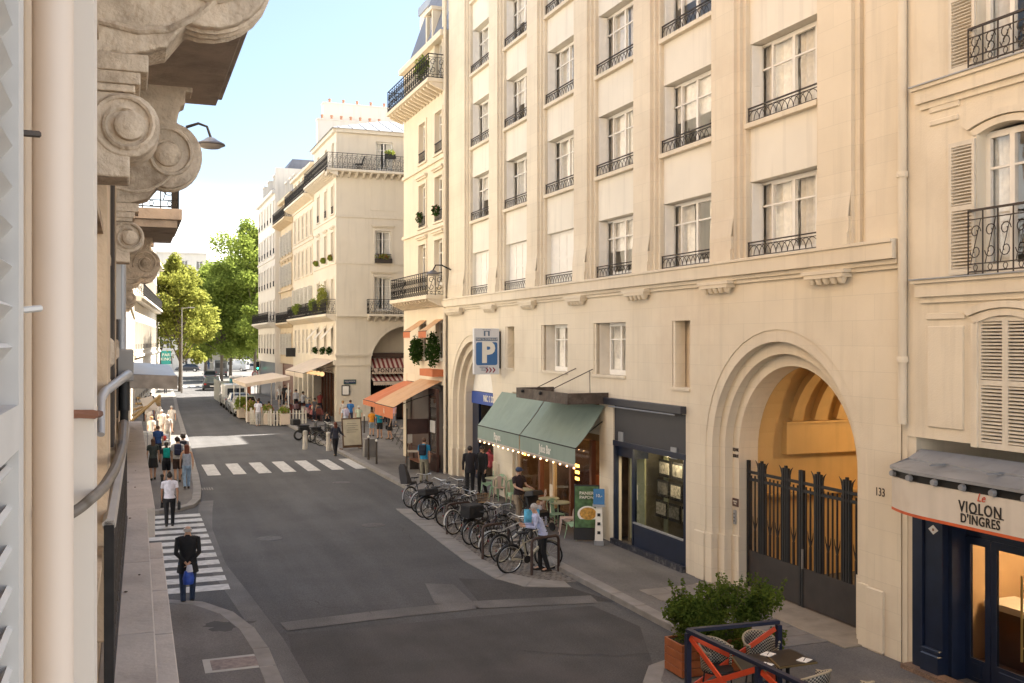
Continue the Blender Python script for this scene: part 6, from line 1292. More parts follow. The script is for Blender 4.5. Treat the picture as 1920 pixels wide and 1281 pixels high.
# tolix chairs and bistro tables
mint = mat('mint_green_metal', (.30, .46, .30), .45, var=.06); blush = mat('blush_pink_metal', (.60, .47, .40), .45, var=.06)
def tolix(m):
    t = bpy.data.objects.new('metal_chair', None); COL.objects.link(t)
    MB().box(-.19, .19, -.19, .19, .435, .455, bev=.008).build('seat', m, t)
    for sx_, sy in ((-1, -1), (1, -1), (1, 1), (-1, 1)): MB().tube([(sx_*.17, sy*.17, .44), (sx_*.185, sy*.19, .25), (sx_*.225, sy*.235, 0)], [.032, .022, .014], 6, flat=.6).build('leg', m, t, smooth=True)
    for s_ in (-1, 1): MB().add([(s_*.17, -.18, .44), (s_*.17, .18, .44), (s_*.19, .0, .33)], [(0, 1, 2)]).build('skirt', m, t)
    P = [(-.18, -.17, .45), (-.19, -.20, .62)]+[(-.19*cos(pi*k/8), -.24, .70+.16*sin(pi*k/8)) for k in range(9)]+[(.19, -.20, .62), (.18, -.17, .45)]
    MB().tube(P, .014, 6).build('back_frame', m, t, smooth=True); MB().add([(-.06, -.17, .45), (.06, -.17, .45), (.075, -.245, .85), (-.075, -.245, .85)], [(0, 1, 2, 3)]).build('back_slat', m, t); return t
def btable(m, h=.74, r=.32):
    t = bpy.data.objects.new('bistro_table', None); COL.objects.link(t)
    MB().lathe([(r, 0), (r, .025), (r-.01, .03)], (0, 0, h-.03), 20).build('tabletop', m, t); MB().tube([(0, 0, .03), (0, 0, h-.03)], .025, 8).build('column', iron, t)
    for k in range(3): a = 2*pi*k/3; MB().tube([(0, 0, .12), (.24*cos(a), .24*sin(a), 0.015)], .016, 5).build('foot', iron, t)
    return t
tc_m, tc_p = tolix(mint), tolix(blush); tbl = btable(mat('pale_olive_tabletop', (.36, .38, .26), .35, var=.1))
CH_ = [(917, 928, 'm', 70, 'mint green metal chair behind the men by the parking arch'), (942, 938, 'p', -20, 'blush pink metal chair at the table nearest the parking arch'), (999, 948, 'm', 180, 'mint green metal chair behind the middle round table'), (1030, 968, 'p', 60, 'blush pink metal chair right of the middle round table'), (1043, 992, 'm', 190, 'mint green metal chair left of the third round table'), (1063, 1000, 'p', 70, 'blush pink metal chair next to the food board'), (1080, 1010, 'm', 20, 'mint green metal chair against the food board'), (968, 935, 'm', 120, 'mint green metal chair half hidden behind the man in the cap')]
for px, py, k, a, lab in CH_:
    x, y = gnd(px, py, .12); x = min(x, 11.9); c = dup(tc_m if k == 'm' else tc_p, None, (x, y, .12), R(a)); tag(c, lab, 'chair', 'metal terrace chairs of the juice bar')
for px, py, lab in ((932, 935, 'round bistro table between green and pink chairs by the doorway post'), (1008, 958, 'round bistro table in front of the juice bar doors'), (1054, 978, 'round bistro table beside the pink chair and food board'), (1092, 985, 'small round table partly hidden by the food board')):
    x, y = gnd(px, py, .12); x = min(x, 11.85); tag(dup(tbl, None, (x, y, .12), 0), lab, 'table', 'round bistro tables of the juice bar')
stash_list = [tc_m, tc_p, tbl]
# planter, fence, woven chairs, tables of the restaurant
ox, oy = gnd(1262, 1300, .12)
plk = mat('orange_stained_planks', (.33, .10, .03), .6, var=.2, scale=3, streak=.1)
pb = thing('plank_planter', 'orange-brown plank planter box full of shrubs at the pavement edge', 'planter', (9.1, 14.35, .12), R(0))
for i in range(4):
    z = .02+i*.135; MB().box(-.75, .95, -.28, -.25, z, z+.125, bev=.006).build('plank', plk, pb); MB().box(-.75, -.72, -.25, .25, z, z+.125, bev=.006).build('plank', plk, pb); MB().box(-.75, .95, .25, .28, z, z+.125).build('plank', plk, pb)
MB().box(-.72, .92, -.25, .25, .45, .52).build('soil', mat('soil', (.04, .03, .02), .95), pb)
shb = thing('shrub', 'loose green shrub overflowing the plank planter, sprigs rising before the gate', 'shrub', (9.35, 14.45, .85)); rng = random.Random(5); mb = MB(); br = MB()
for k in range(26): leaves(mb, (rng.uniform(-.85, 1.05), rng.uniform(-.28, .38), rng.uniform(0, .48)), (.28, .25, .24), 420, .06, rng)
for k in range(34):
    a = Vector((rng.uniform(-.7, 1.0), rng.uniform(-.2, .3), .2)); b = a+Vector((rng.uniform(-.25, .35), rng.uniform(-.15, .15), rng.uniform(.3, .62))); br.tube([a, a.lerp(b, .5)+Vector((0, .02, .05)), b], .004, 3)
    for q in range(9): p = a.lerp(b, .35+.65*q/9); leaves(mb, tuple(p), (.05, .05, .05), 6, .055, rng)
for k in range(16): a = Vector((rng.uniform(-.8, -.55), rng.uniform(-.3, .1), .1)); leaves(mb, tuple(a+Vector((-.1, -.05, -.25*rng.random()))), (.1, .1, .2), 60, .045, rng)
for k in range(24): leaves(mb, (rng.uniform(-.8, 1.0), rng.uniform(-.42, -.2), rng.uniform(-.38, .15)), (.2, .14, .2), 190, .055, rng)
mb.build('foliage', leafB, shb, fix=False); br.build('twig', bark, shb)
navyf = mat('navy_fence_paint', (.012, .016, .04), .4, var=.1); redo = mat('orange_red_paint', (.62, .07, .02), .45, var=.08)
fn = thing('terrace_fence', 'navy timber fence with orange-red X braces around the restaurant terrace', 'fence', (0, 0, 0))
Hf = 1.06
def fpt(px, py, z): return Vector((*gnd(px, py, z), z))
c1 = fpt(1290, 1182, .12+Hf); c2 = fpt(1460, 1166, .12+Hf); dirn = Vector((0, -1, 0)); 
c3 = fpt(1520, 1290, .12+Hf); c4 = c1+(c3-c1)*1.7; cm_ = c1.lerp(c3, .62)
def rail(a, b, w=.05, h=.09, m=navyf, n='fence_rail'):
    d = (b-a); Lg = d.length; rot = d.to_track_quat('X', 'Z').to_matrix(); MB().obox(((a+b)/2), (Lg, w, h), rot).build(n, m, fn, bevel=.004)
def fpost(p): MB().box(p.x-.04, p.x+.04, p.y-.04, p.y+.04, .12, .12+Hf-.045).build('fence_post', navyf, fn, bevel=.004)
for p in (c1, c2, cm_, c4): fpost(p)
up = Vector((0, 0, -.045)); dn = Vector((0, 0, -Hf+.12))
for a, b in ((c1, c2), (c1, cm_), (cm_, c4)):
    rail(a+Vector((0, 0, .0)), b, .09, .055, n='top_rail'); rail(a+dn, b+dn, .05, .06, n='bottom_rail')
    u = (b-a).normalized()*.06; rail(a+u+Vector((0, 0, -.1)), b-u+dn+Vector((0, 0, .06)), .03, .08, redo, 'x_brace'); rail(b-u+Vector((0, 0, -.1)), a+u+dn+Vector((0, 0, .06)), .026, .08, redo, 'x_brace')
wov = bpy.data.materials.new('woven_black_white'); wov.use_nodes = True; _t = wov.node_tree; _b = _t.nodes['Principled BSDF']; _c = _t.nodes.new('ShaderNodeTexChecker'); _c.inputs['Scale'].default_value = 42; _c.inputs[1].default_value = (.42, .38, .30, 1); _c.inputs[2].default_value = (.02, .018, .016, 1); _tc = _t.nodes.new('ShaderNodeTexCoord'); _t.links.new(_tc.outputs['UV'], _c.inputs[0]); _t.links.new(_c.outputs[0], _b.inputs['Base Color']); _b.inputs['Roughness'].default_value = .5
def woven():
    t = bpy.data.objects.new('woven_chair', None); COL.objects.link(t); n = 22; V = []; Fc = []; UV = []
    for j in range(6):
        for i in range(n+1):
            a = R(200-220*i/n) if 0 else R(-20+220*i/n); z = .46+(.30+.12*max(0, sin(a)))*j/5; rr = .25+.03*j/5; V.append((rr*1.05*cos(a), rr*sin(a)*.95, z))
    for j in range(5):
        for i in range(n): Fc.append((j*(n+1)+i, j*(n+1)+i+1, (j+1)*(n+1)+i+1, (j+1)*(n+1)+i)); UV += [(i/n, j/12), ((i+1)/n, j/12), ((i+1)/n, (j+1)/12), (i/n, (j+1)/12)]
    me = bpy.data.meshes.new('woven_back'); me.from_pydata(V, [], Fc); uv = me.uv_layers.new(); [setattr(uv.data[k], 'uv', (UV[k][0]*.9, UV[k][1]*.9)) for k in range(len(UV))]; me.materials.append(wov); me.polygons.foreach_set('use_smooth', [True]*len(Fc))
    o = link('woven_back', me, t); md = o.modifiers.new('thick', 'SOLIDIFY'); md.thickness = .018
    MB().tube([V[5*(n+1)+i] for i in range(n+1)], .016, 6).build('back_rim', mat('cream_rattan', (.40, .33, .22), .5), t, smooth=True)
    MB().lathe([(.24, -.02), (.25, 0), (.24, .025)], (0, 0, .45), 20).build('seat', wov, t)
    for a in (35, 145, 215, 325): MB().tube([(.2*cos(R(a)), .2*sin(R(a)), .44), (.25*cos(R(a)), .25*sin(R(a)), 0)], .014, 6).build('leg', black, t)
    return t
wv = woven()
for px, py, z, a, lab in ((1345, 1212, .8, 20, 'woven black and cream chair in the fence corner, left of its pair'), (1428, 1200, .8, 0, 'woven black and cream chair between shrub and table, right of its pair'), (1520, 1262, .8, 200, 'woven chair with its back to the street on the near side of the table'), (1598, 1282, .8, 190, 'woven chair at the bottom edge of the picture, right of the table')):
    x, y = gnd(px, py, z+.12); tag(dup(wv, None, (x, y, .12), R(a)), lab, 'chair', 'woven chairs of the restaurant terrace')
tt_ = mat('dark_slate_tabletop', (.03, .025, .02), .35, var=.2); brs = mat('brass_edge', (.30, .22, .10), .4, metal=.5)
def sqtable(corners, label):
    P = [Vector((*gnd(px, py, .87), .87)) for px, py in corners]; c = sum(P, Vector())/4; t = thing('restaurant_table', label, 'table', (c.x, c.y, .12), 0, 'square dark tables of the restaurant terrace')
    MB().prism([(p.x, p.y) for p in P], 'z', .84, .865).build('table_edge', brs, t, world=True); MB().prism([tuple((p+(c-p)*.05).xy) for p in P], 'z', .866, .872).build('tabletop', tt_, t, world=True); MB().tube([(0, 0, .02), (0, 0, .72)], .03, 8).build('column', black, t)
    for k in range(4): a = pi/4+k*pi/2; MB().tube([(0, 0, .06), (.26*cos(a), .26*sin(a), .015)], .02, 5).build('foot', black, t)
    return t
sqtable(((1432, 1222), (1482, 1216), (1533, 1241), (1462, 1251)), 'square dark table with brass edge, the right one with two folded napkins'); sqtable(((1372, 1230), (1428, 1224), (1458, 1252), (1395, 1262)), 'square dark table against the fence rail with one folded napkin')
def napkin(px, py, lab):
    x, y = gnd(px, py, .875); t = thing('napkin', lab, 'napkin', (x, y, .873), R(25), 'napkins on the terrace tables'); MB().box(-.10, .10, -.08, .08, 0, .008).build('cloth', whiteP, t); MB().tube([(-.06, -.02, .012), (.07, .02, .012)], .005, 4).build('fork', iron, t)
napkin(1440, 1227, 'folded white napkin on the right table, near its far corner'); napkin(1508, 1238, 'folded white napkin at the right tip of the right table'); napkin(1436, 1247, 'folded white napkin on the table against the fence')
# picket fence and flower troughs of the restaurant terrace
pfn = thing('picket_fence', 'white picket fence enclosing the flowery restaurant terrace', 'fence', (7.9, 67.2, 0)); wpk = mat('white_picket_paint', (.60, .56, .48), .7, var=.06)
def pk_run(a, b):
    a = Vector(a); b = Vector(b); n = int((b-a).length/.2); 
    for i in range(n+1):
        p = a.lerp(b, i/n); h = 1.0 if i % 5 else 1.15; w = .05 if i % 5 else .07; MB().box(p.x-w, p.x+w, p.y-.02, p.y+.02, .03, h).build('picket', wpk, pfn, world=True)
    for z in (.35, .8): MB().tube([(a.x, a.y+.03, z), (b.x, b.y+.03, z)], .03, 4).build('fence_rail', wpk, pfn, world=True)
pk_run((8.7, 67.2), (11.0, 67.2)); pk_run((7.6, 68.8), (8.7, 67.25))
for k, (x, y, w, h, lab) in enumerate(((7.6, 74.5, 1.0, 1.0, 'tall green flowering trough at the back of the white parked car'), (7.8, 70.5, .8, .9, 'yellow-green flower trough on the road edge of the terrace'), (8.6, 68.2, .7, .7, 'pink-flowered bush at the corner of the picket fence'), (9.6, 67.5, .7, .55, 'green bush with pink blossoms hanging over the picket fence'))):
    plant(lab, (x, y, .8), (w*.6, w, h*.7), 900, leafY if k == 1 else leafG, .16, 80+k, pinkf if k > 0 else None, 'flower_trough', 'plant', 'flower troughs round the terrace', pot=(.6, 1.4, .7, cream_c))
# ================================================================ PEOPLE
SKIN = mat('skin_light', (.50, .29, .19), .55, var=.05); SKIN2 = mat('skin_tan', (.34, .18, .11), .55, var=.05); SKIN3 = mat('skin_dark', (.12, .06, .035), .55, var=.05)
def cloth(c): return mat('cloth_%d_%d_%d' % tuple(int(x*1000) for x in c), c, .88, var=.22, scale=9, bump=.5, bscale=22)
HAIRM = {k: mat('hair_'+k, c, .7, var=.25, scale=40) for k, c in dict(dark=(.018, .012, .009), brown=(.075, .035, .018), grey=(.42, .40, .38), blond=(.36, .22, .09), red=(.12, .03, .015)).items()}
DG = None
def skinned(V, E_, RR, name, m, parent, sub=1, extra=None):
    me = bpy.data.meshes.new('tmp'); me.from_pydata([tuple(v) for v in V], E_, []); o = bpy.data.objects.new('tmp', me); COL.objects.link(o)
    o.modifiers.new('s', 'SKIN'); sd = o.modifiers.new('u', 'SUBSURF'); sd.levels = sub; sd.render_levels = sub
    lay = me.skin_vertices[0].data if me.skin_vertices else None
    if lay is None:
        bm = bmesh.new(); bm.from_mesh(me); bm.verts.layers.skin.verify(); bm.to_mesh(me); bm.free(); lay = me.skin_vertices[0].data
    for i, r in enumerate(RR): lay[i].radius = r if isinstance(r, tuple) else (r, r)
    lay[0].use_root = True
    dg = bpy.context.evaluated_depsgraph_get(); dg.update(); me2 = bpy.data.meshes.new_from_object(o.evaluated_get(dg)); bpy.data.objects.remove(o); bpy.data.meshes.remove(me)
    me2.name = name; me2.materials.clear(); me2.materials.append(m)
    if extra is not None:
        bm = bmesh.new(); bm.from_mesh(me2); ex = extra.mesh('x', m, False, False); bm.from_mesh(ex); bm.to_mesh(me2); bm.free(); bpy.data.meshes.remove(ex)
    me2.polygons.foreach_set('use_smooth', [True]*len(me2.polygons)); return link(name, me2, parent)
def ellipse(c, rx, ry, n=10, tw=0): return [(c[0]+rx*cos(2*pi*k/n+tw), c[1]+ry*sin(2*pi*k/n+tw), c[2]) for k in range(n)]
def person(label, pos, face, H=1.70, top=(.5, .5, .5), bot=(.03, .03, .04), hair='brown', sk=None, sleeve='short', legs='trousers', walk=.22, arms='down', lean=0., sit=False, hl='short', bag=None, z=.12, group='people walking on the pavements', shoe=(.03, .025, .02), fat=1., cap=None, detail=0, apron=None):
    sk = sk or SKIN; s = H/1.72
    t = thing('person', label, 'person', (pos[0], pos[1], z), face, group)
    V3 = lambda x, y, zz: Vector((x*s, y*s, zz*s))
    hz = .50 if sit else .93; L_ = lean
    pel = V3(0, 0, hz); wai = V3(0, L_*.3, hz+.14); che = V3(0, L_*.8, hz+.34-.04*abs(L_)); nb = V3(0, L_*1.15, hz+.50-.12*abs(L_)); nt = nb+V3(0, L_*.12+.01, .065); hd = nt+V3(0, .015+L_*.1, .075); ht = hd+V3(0, .0, .085)
    V = [pel, wai, che, nb, nt, hd, ht]; E_ = [(0, 1), (1, 2), (2, 3), (3, 4), (4, 5), (5, 6)]; RR = [(.125*s*fat, .10*s*fat), (.115*s*fat, .09*s*fat), (.135*s*fat, .092*s*fat), (.045*s, .045*s), (.048*s, .05*s), (.075*s, .092*s), (.062*s, .07*s)]
    arm = []; leg = []
    for sg in (-1, 1):
        sh = nb+V3(sg*.175*fat, 0, -.045)
        sw = walk*sg*.8
        if arms == 'down': el = sh+V3(sg*.045, -sw*.35, -.27); wr = el+V3(0, -sw*.55+.05, -.24)
        elif arms == 'back': el = sh+V3(sg*.035, -.10, -.27); wr = V3(sg*.045, -.19, hz-.0); 
        elif arms == 'front': el = sh+V3(sg*.06, .05, -.25); wr = el+V3(-sg*.08, .22, .02)
        elif arms == 'push': el = sh+V3(sg*.05, .10, -.24); wr = el+V3(-sg*.02, .24, -.04)
        elif arms == 'reach': el = sh+(V3(.06, .16, -.2) if sg > 0 else V3(-.05, .0, -.27)); wr = el+(V3(0, .24, .05) if sg > 0 else V3(0, .08, -.23))
        elif arms == 'sidehold': el = sh+(V3(.10, .0, -.24) if sg > 0 else V3(-.04, -sw*.3, -.27)); wr = el+(V3(.16, .05, -.12) if sg > 0 else V3(0, .04, -.24))
        elif arms == 'chin': el = sh+V3(sg*.03, .12, -.24); wr = el+V3(-sg*.10, .10, .18)
        ha = wr+(wr-el).normalized()*.075*s; i = len(V); V += [sh, el, wr, ha]; E_ += [(3, i), (i, i+1), (i+1, i+2), (i+2, i+3)]; RR += [.042*s, .038*s, .027*s, (.032*s, .018*s)]; arm.append((sh, el, wr, ha))
        hp = pel+V3(sg*.088*fat, 0, -.05)
        if sit: kn = hp+V3(sg*.04, .42, .02); an = kn+V3(0, .02, -.40)
        else:
            st = walk*sg; kn = hp+V3(0, st*.55+.03, -.42); an = V3(sg*.085, st+(-.06 if st < 0 else 0), .085+(.05 if st < -.1 else 0))
        to = an+V3(sg*.015, .15, -.055)
        i = len(V); V += [hp, kn, an, to]; E_ += [(0, i), (i, i+1), (i+1, i+2), (i+2, i+3)]; RR += [.082*s*fat, .058*s, .038*s, .032*s]; leg.append((hp, kn, an, to))
    ex = MB()
    for (sh, el, wr, ha), sg in zip(arm, (-1, 1)):
        d = (wr-el).normalized(); sd = d.orthogonal().normalized() if abs(d.z) < .5 else Vector((0, 1, 0)).cross(d).cross(d).normalized(); nrm = d.cross(sd)
        for k, (o_, ln) in enumerate(((-.03, .062), (-.01, .075), (.01, .07), (.028, .055))):
            p = wr+d*.075*s+sd*o_*s; q = p+d*ln*.55*s; r2 = q+(d*.6+nrm*.4*sg).normalized()*ln*.45*s; ex.tube([p-d*.02*s, p, q, r2], [.010*s, .0095*s, .009*s, .007*s], 4)
        p = wr+d*.04*s+sd*.022*s; ex.tube([p, p+(sd*.8+d*.6).normalized()*.035*s, p+(sd*.5+d*1).normalized()*.06*s], [.011*s, .0105*s, .008*s], 4)
    hc = hd+V3(0, .01, .02)
    ex.ball(hd+V3(0, .085, -.005), .017*s, 6, (.8, 1, 1.4)); 
    for sg in (-1, 1): ex.ball(hd+V3(sg*.078, -.005, 0), .022*s, 6, (.4, .8, 1.3))
    b = skinned(V, E_, RR, 'body', sk, t, 1, ex)
    fa = MB()
    for sg in (-1, 1): fa.ball(hd+V3(sg*.03, .078, .02), .011*s, 6)
    fa.box((hd.x-.02*s), (hd.x+.02*s), hd.y+.074*s, hd.y+.085*s, hd.z-.048*s, hd.z-.040*s); fa.build('face_features', HAIRM['dark'], t)
    # clothes
    tm_ = cloth(top); T = MB(); F = fat; dress = legs == 'dress'
    lo = -.03 if legs != 'dress' else -.42
    coat = apron == 'coat'
    if coat: lo = -.24
    rings = [ellipse(pel+V3(0, 0, lo), (.165 if lo > -.1 else .2)*s*F, (.125 if lo > -.1 else .155)*s*F), ellipse(pel+V3(0, 0, .03), .158*s*F, .122*s*F), ellipse(wai, .14*s*F, .112*s*F), ellipse(che, .172*s*F, .125*s*F), ellipse(nb+V3(0, 0, -.06), .175*s*F, .105*s), ellipse(nb+V3(0, 0, -.01), .125*s, .088*s), ellipse(nb+V3(0, 0, .03), .072*s, .07*s), ellipse(nb+V3(0, .005, .05), .055*s, .06*s)]
    if sleeve != 'none': T.tube([arm[0][0], nb+V3(0, -.01, -.03), arm[1][0]], [.058*s, .074*s, .058*s], 8)
    if sleeve == 'none': rings = rings[:4]+[ellipse(nb+V3(0, 0, -.09), .15*s*F, .105*s)]
    T.loft(rings)
    for (sh, el, wr, ha), sg in zip(arm, (-1, 1)):
        a = nb+V3(sg*.12, 0, -.03)
        if sleeve == 'short': T.tube([a, sh, sh.lerp(el, .62)], [.06*s, .062*s, .057*s], 8)
        elif sleeve == 'long': T.tube([a, sh, sh.lerp(el, .5), el, wr.lerp(el, .05)], [.06*s, .064*s, .054*s, .048*s, .038*s], 8)
    T.build('coat' if coat else ('dress' if dress else 'shirt'), tm_, t, smooth=True)
    if not dress:
        B = MB(); bmt = cloth(bot); B.loft([ellipse(pel+V3(0, 0, -.14), .155*s*F, .118*s*F), ellipse(pel+V3(0, 0, -.04), .162*s*F, .124*s*F), ellipse(pel+V3(0, 0, .07), .142*s*F, .112*s*F)])
        for hp, kn, an, to in leg:
            if legs == 'trousers': B.tube([hp+V3(0, 0, .02), hp.lerp(kn, .5), kn, kn.lerp(an, .6), an+V3(0, 0, -.02)], [.088*s*F, .080*s, .066*s, .058*s, .055*s], 8)
            elif legs == 'shorts': B.tube([hp+V3(0, 0, .02), hp.lerp(kn, .5), hp.lerp(kn, .86)], [.09*s*F, .088*s, .083*s], 8)
        if legs == 'skirt': B.loft([ellipse(pel+V3(0, 0, -.42), .21*s, .17*s), ellipse(pel+V3(0, 0, -.05), .165*s, .125*s)])
        B.build({'trousers': 'trousers', 'shorts': 'shorts', 'skirt': 'skirt'}[legs], bmt, t, smooth=True)
    if apron and apron != 'coat': MB().loft([ellipse(pel+V3(0, .012, -.5), .18*s, .15*s), ellipse(pel+V3(0, .01, .05), .165*s, .13*s)]).build('apron', cloth(apron), t, smooth=True)
    for hp, kn, an, to in leg:
        d = to-an; S = MB(); S.loft([ellipse(an+V3(0, -.06, -.075), .035*s, .04*s, 8), ellipse(an+V3(0, -.035, -.04), .042*s, .05*s, 8), ellipse(an+V3(0, -.01, .01), .042*s, .045*s, 8)]); S.tube([an+V3(0, -.03, -.055), an+V3(0, .06, -.055), to+V3(0, .03, -.012)], [.036*s, .042*s, .022*s], 7); S.build('shoe', cloth(shoe), t, smooth=True)
    if hl != 'bald':
        Hm = MB(); Hm.ball(hd+V3(0, -.022, .045), .092*s, 12, (.98, 1.06, 1.0))
        if hl == 'long': Hm.loft([ellipse(hd+V3(0, -.10, -.30), .05*s, .02*s, 8), ellipse(hd+V3(0, -.085, -.15), .085*s, .035*s, 8), ellipse(hd+V3(0, -.06, .02), .088*s, .05*s, 8)])
        if hl == 'tail': Hm.tube([hd+V3(0, -.09, .05), hd+V3(0, -.14, .0), hd+V3(0, -.12, -.2)], [.035*s, .04*s, .012*s], 7)
        if hl == 'bun': Hm.ball(hd+V3(0, -.06, .13), .05*s, 8)
        if hl == 'curly': [Hm.ball(hd+V3(random.uniform(-.07, .07), random.uniform(-.10, .05), random.uniform(.0, .12)), .05*s, 6) for _ in range(12)]
        Hm.build('hair', HAIRM[hair], t, smooth=True)
    else:
        MB().loft([ellipse(hd+V3(0, -.03, -.03), .078*s, .075*s, 12), ellipse(hd+V3(0, -.03, .035), .083*s, .080*s, 12)]).build('hair', HAIRM[hair], t, smooth=True)
    if cap: C_ = MB(); C_.ball(hd+V3(0, -.005, .055), .1*s, 12, (.98, 1.1, .8)); C_.loft([ellipse(hd+V3(0, .12, .045), .07*s, .06*s), ellipse(hd+V3(0, .12, .058), .07*s, .06*s)]); C_.build('cap', cloth(cap), t, smooth=True)
    if bag and bag[0] == 'pack':
        B = MB(); c = che+V3(0, -.175, .02); B.box(c.x-.13*s, c.x+.13*s, c.y-.07*s, c.y+.06*s, c.z-.24*s, c.z+.17*s, bev=.03*s); B.box(c.x-.10*s, c.x+.10*s, c.y-.10*s, c.y-.07*s, c.z-.2*s, c.z-.02*s, bev=.012)
        for sg in (-1, 1): B.tube([c+V3(sg*.09, .05, .16), nb+V3(sg*.10, 0, .02), che+V3(sg*.10, .12, .05), c+V3(sg*.11, .06, -.2)], .014*s, 5)
        B.build('backpack', cloth(bag[1]), t)
    if bag and bag[0] == 'side': c = arm[1][3]+V3(.04, 0, -.12); B = MB(); B.box(c.x-.04, c.x+.05, c.y-.13, c.y+.13, c.z-.13, c.z+.1, bev=.02); B.tube([c+V3(0, 0, .1), nb+V3(-.08, 0, .0)], .01, 4); B.build('handbag', cloth(bag[1]), t)
    t['_hands'] = 0; del t['_hands']
    return t, arm, nb, hd
def at(px, py, Z=.12): return gnd(px, py, Z)
def P(label, px, py, face, **k): return person(label, at(px, py, k.get('z', .12)), R(face), **k)
AW = 0     # facing away from the viewer: local +y along the street
man, arm, _, _ = P('bald man in a long black coat crossing with hands clasped behind his back', 352, 1134, -4, H=1.74, top=(.010, .010, .012), bot=(.02, .035, .075), hair='grey', sleeve='long', arms='back', walk=.12, hl='bald', fat=1.12, apron='coat', z=0.0)
pb_ = thing('plastic_bag', 'blue and white plastic bag held behind the back of the bald man', 'bag', (man.location.x+.0, man.location.y-.27, .0)); B = MB(); B.loft([ellipse((0, 0, .50), .10, .06), ellipse((0, 0, .62), .12, .08), ellipse((0, 0, .78), .08, .05)]); B.build('bag_body', mat('bag_blue', (.02, .07, .40), .5, var=.3, scale=10), pb_, smooth=True); MB().loft([ellipse((.02, -.01, .76), .075, .055), ellipse((.02, 0, .90), .05, .04)]).build('bag_top', mat('bag_white', (.5, .52, .62), .6), pb_, smooth=True)
P('woman in white T-shirt and wide black trousers with a shoulder bag, crossing the side street', 318, 988, -3, H=1.66, top=(.62, .60, .66), bot=(.008, .008, .010), hair='dark', sk=SKIN2, hl='bun', walk=.14, bag=('side', (.02, .02, .02)), z=0, fat=1.08)
P('girl with turquoise backpack and black shorts walking between two friends', 312, 905, 0, H=1.60, top=(.03, .03, .035), bot=(.01, .01, .012), hair='dark', hl='tail', legs='shorts', bag=('pack', (.0, .28, .24)), walk=.16)
P('young woman with long auburn hair in pale blue jeans, hand in hand with the girl', 350, 917, 3, H=1.68, top=(.30, .34, .42), bot=(.25, .36, .50), hair='red', hl='long', sleeve='none', walk=.14)
P('young man with curly black hair and navy backpack, left of the two', 333, 905, 0, H=1.78, top=(.5, .5, .5), bot=(.05, .03, .025), hair='dark', hl='curly', legs='shorts', bag=('pack', (.02, .025, .06)), walk=.12)
P('young man with curly black hair and dark backpack, right of the two', 343, 895, 0, H=1.76, top=(.5, .5, .52), bot=(.05, .03, .025), hair='dark', hl='curly', legs='shorts', bag=('pack', (.03, .03, .045)), walk=.12)
P('woman in dark patterned top and black skirt at the inner edge of the left pavement', 287, 900, 8, H=1.66, top=(.04, .05, .045), bot=(.012, .012, .012), hair='brown', hl='long', legs='skirt', walk=.1)
P('person in a deep blue top beside the woman in the dark patterned top', 296, 868, -10, H=1.7, top=(.02, .06, .20), bot=(.02, .02, .03), hair='brown', walk=.1)
P('elderly man in cream shirt walking towards the camera in the sun, outermost of the group', 314, 838, 178, H=1.72, top=(.62, .55, .50), bot=(.5, .48, .42), hair='grey', walk=.18)
P('woman in white blouse pushing a stroller towards the camera in the sun', 303, 822, 182, H=1.64, top=(.68, .64, .58), bot=(.6, .56, .5), hair='grey', arms='push', walk=.15)
P('woman in white dress facing the market rail', 284, 838, 150, H=1.62, top=(.66, .62, .56), legs='dress', hair='blond', hl='long', walk=.08)
P('child in orange top among the sunlit group', 291, 850, 170, H=1.25, top=(.55, .22, .05), bot=(.4, .4, .45), hair='blond', walk=.08)
P('man in black jacket under the yellow awning arms', 273, 790, -5, H=1.75, top=(.015, .015, .017), bot=(.02, .02, .025), hair='dark', sleeve='long', walk=.1)
P('person in dark green top and blue jeans under the zinc canopy', 288, 795, 0, H=1.7, top=(.04, .06, .05), bot=(.03, .08, .25), hair='brown', walk=.12)
P('distant person in black standing by the crossing on the left pavement', 310, 738, 0, H=1.75, top=(.02, .02, .02), bot=(.015, .015, .02), hair='dark', walk=.06)
st = thing('stroller', 'pale double stroller with a child in red pushed along the sunny pavement', 'stroller', (*at(308, 850), .12), R(182)); MB().box(-.28, .28, -.35, .3, .38, .62, bev=.05).build('seat', cloth((.5, .5, .5)), st); MB().loft([ellipse((0, -.1, .7), .27, .3), ellipse((0, -.15, .92), .2, .2)]).build('hood', cloth((.45, .45, .47)), st)
for sx_ in (-1, 1):
    for sy in (-.3, .35): MB().lathe([(.13, -.02), (.14, 0), (.13, .02)], (sx_*.27, sy, .14), 12, 'x').build('wheel', black, st)
    MB().tube([(sx_*.27, .35, .14), (sx_*.25, -.2, .6), (sx_*.22, -.55, 1.0)], .014, 5).build('push_bar', zinc, st)
MB().ball((0, .1, .75), .12, 8, (1, 1, 1.2)).build('blanket', cloth((.5, .06, .05)), st)
cr_ = thing('clothes_rail', 'rail of white garments hanging outside the left shop', 'clothes rail', (*at(276, 872), .12)); MB().tube([(0, -.9, 0), (0, -.9, 1.5), (0, .9, 1.5), (0, .9, 0)], .02, 5).build('rail_frame', zinc, cr_)
for k in range(7): MB().box(-.22, .22, -.75+k*.24-.03, -.75+k*.24+.04, .45, 1.45, bev=.02).build('garment', cloth([(.66, .64, .62), (.6, .58, .52), (.1, .14, .05)][k % 3 if k < 5 else 0]), cr_)
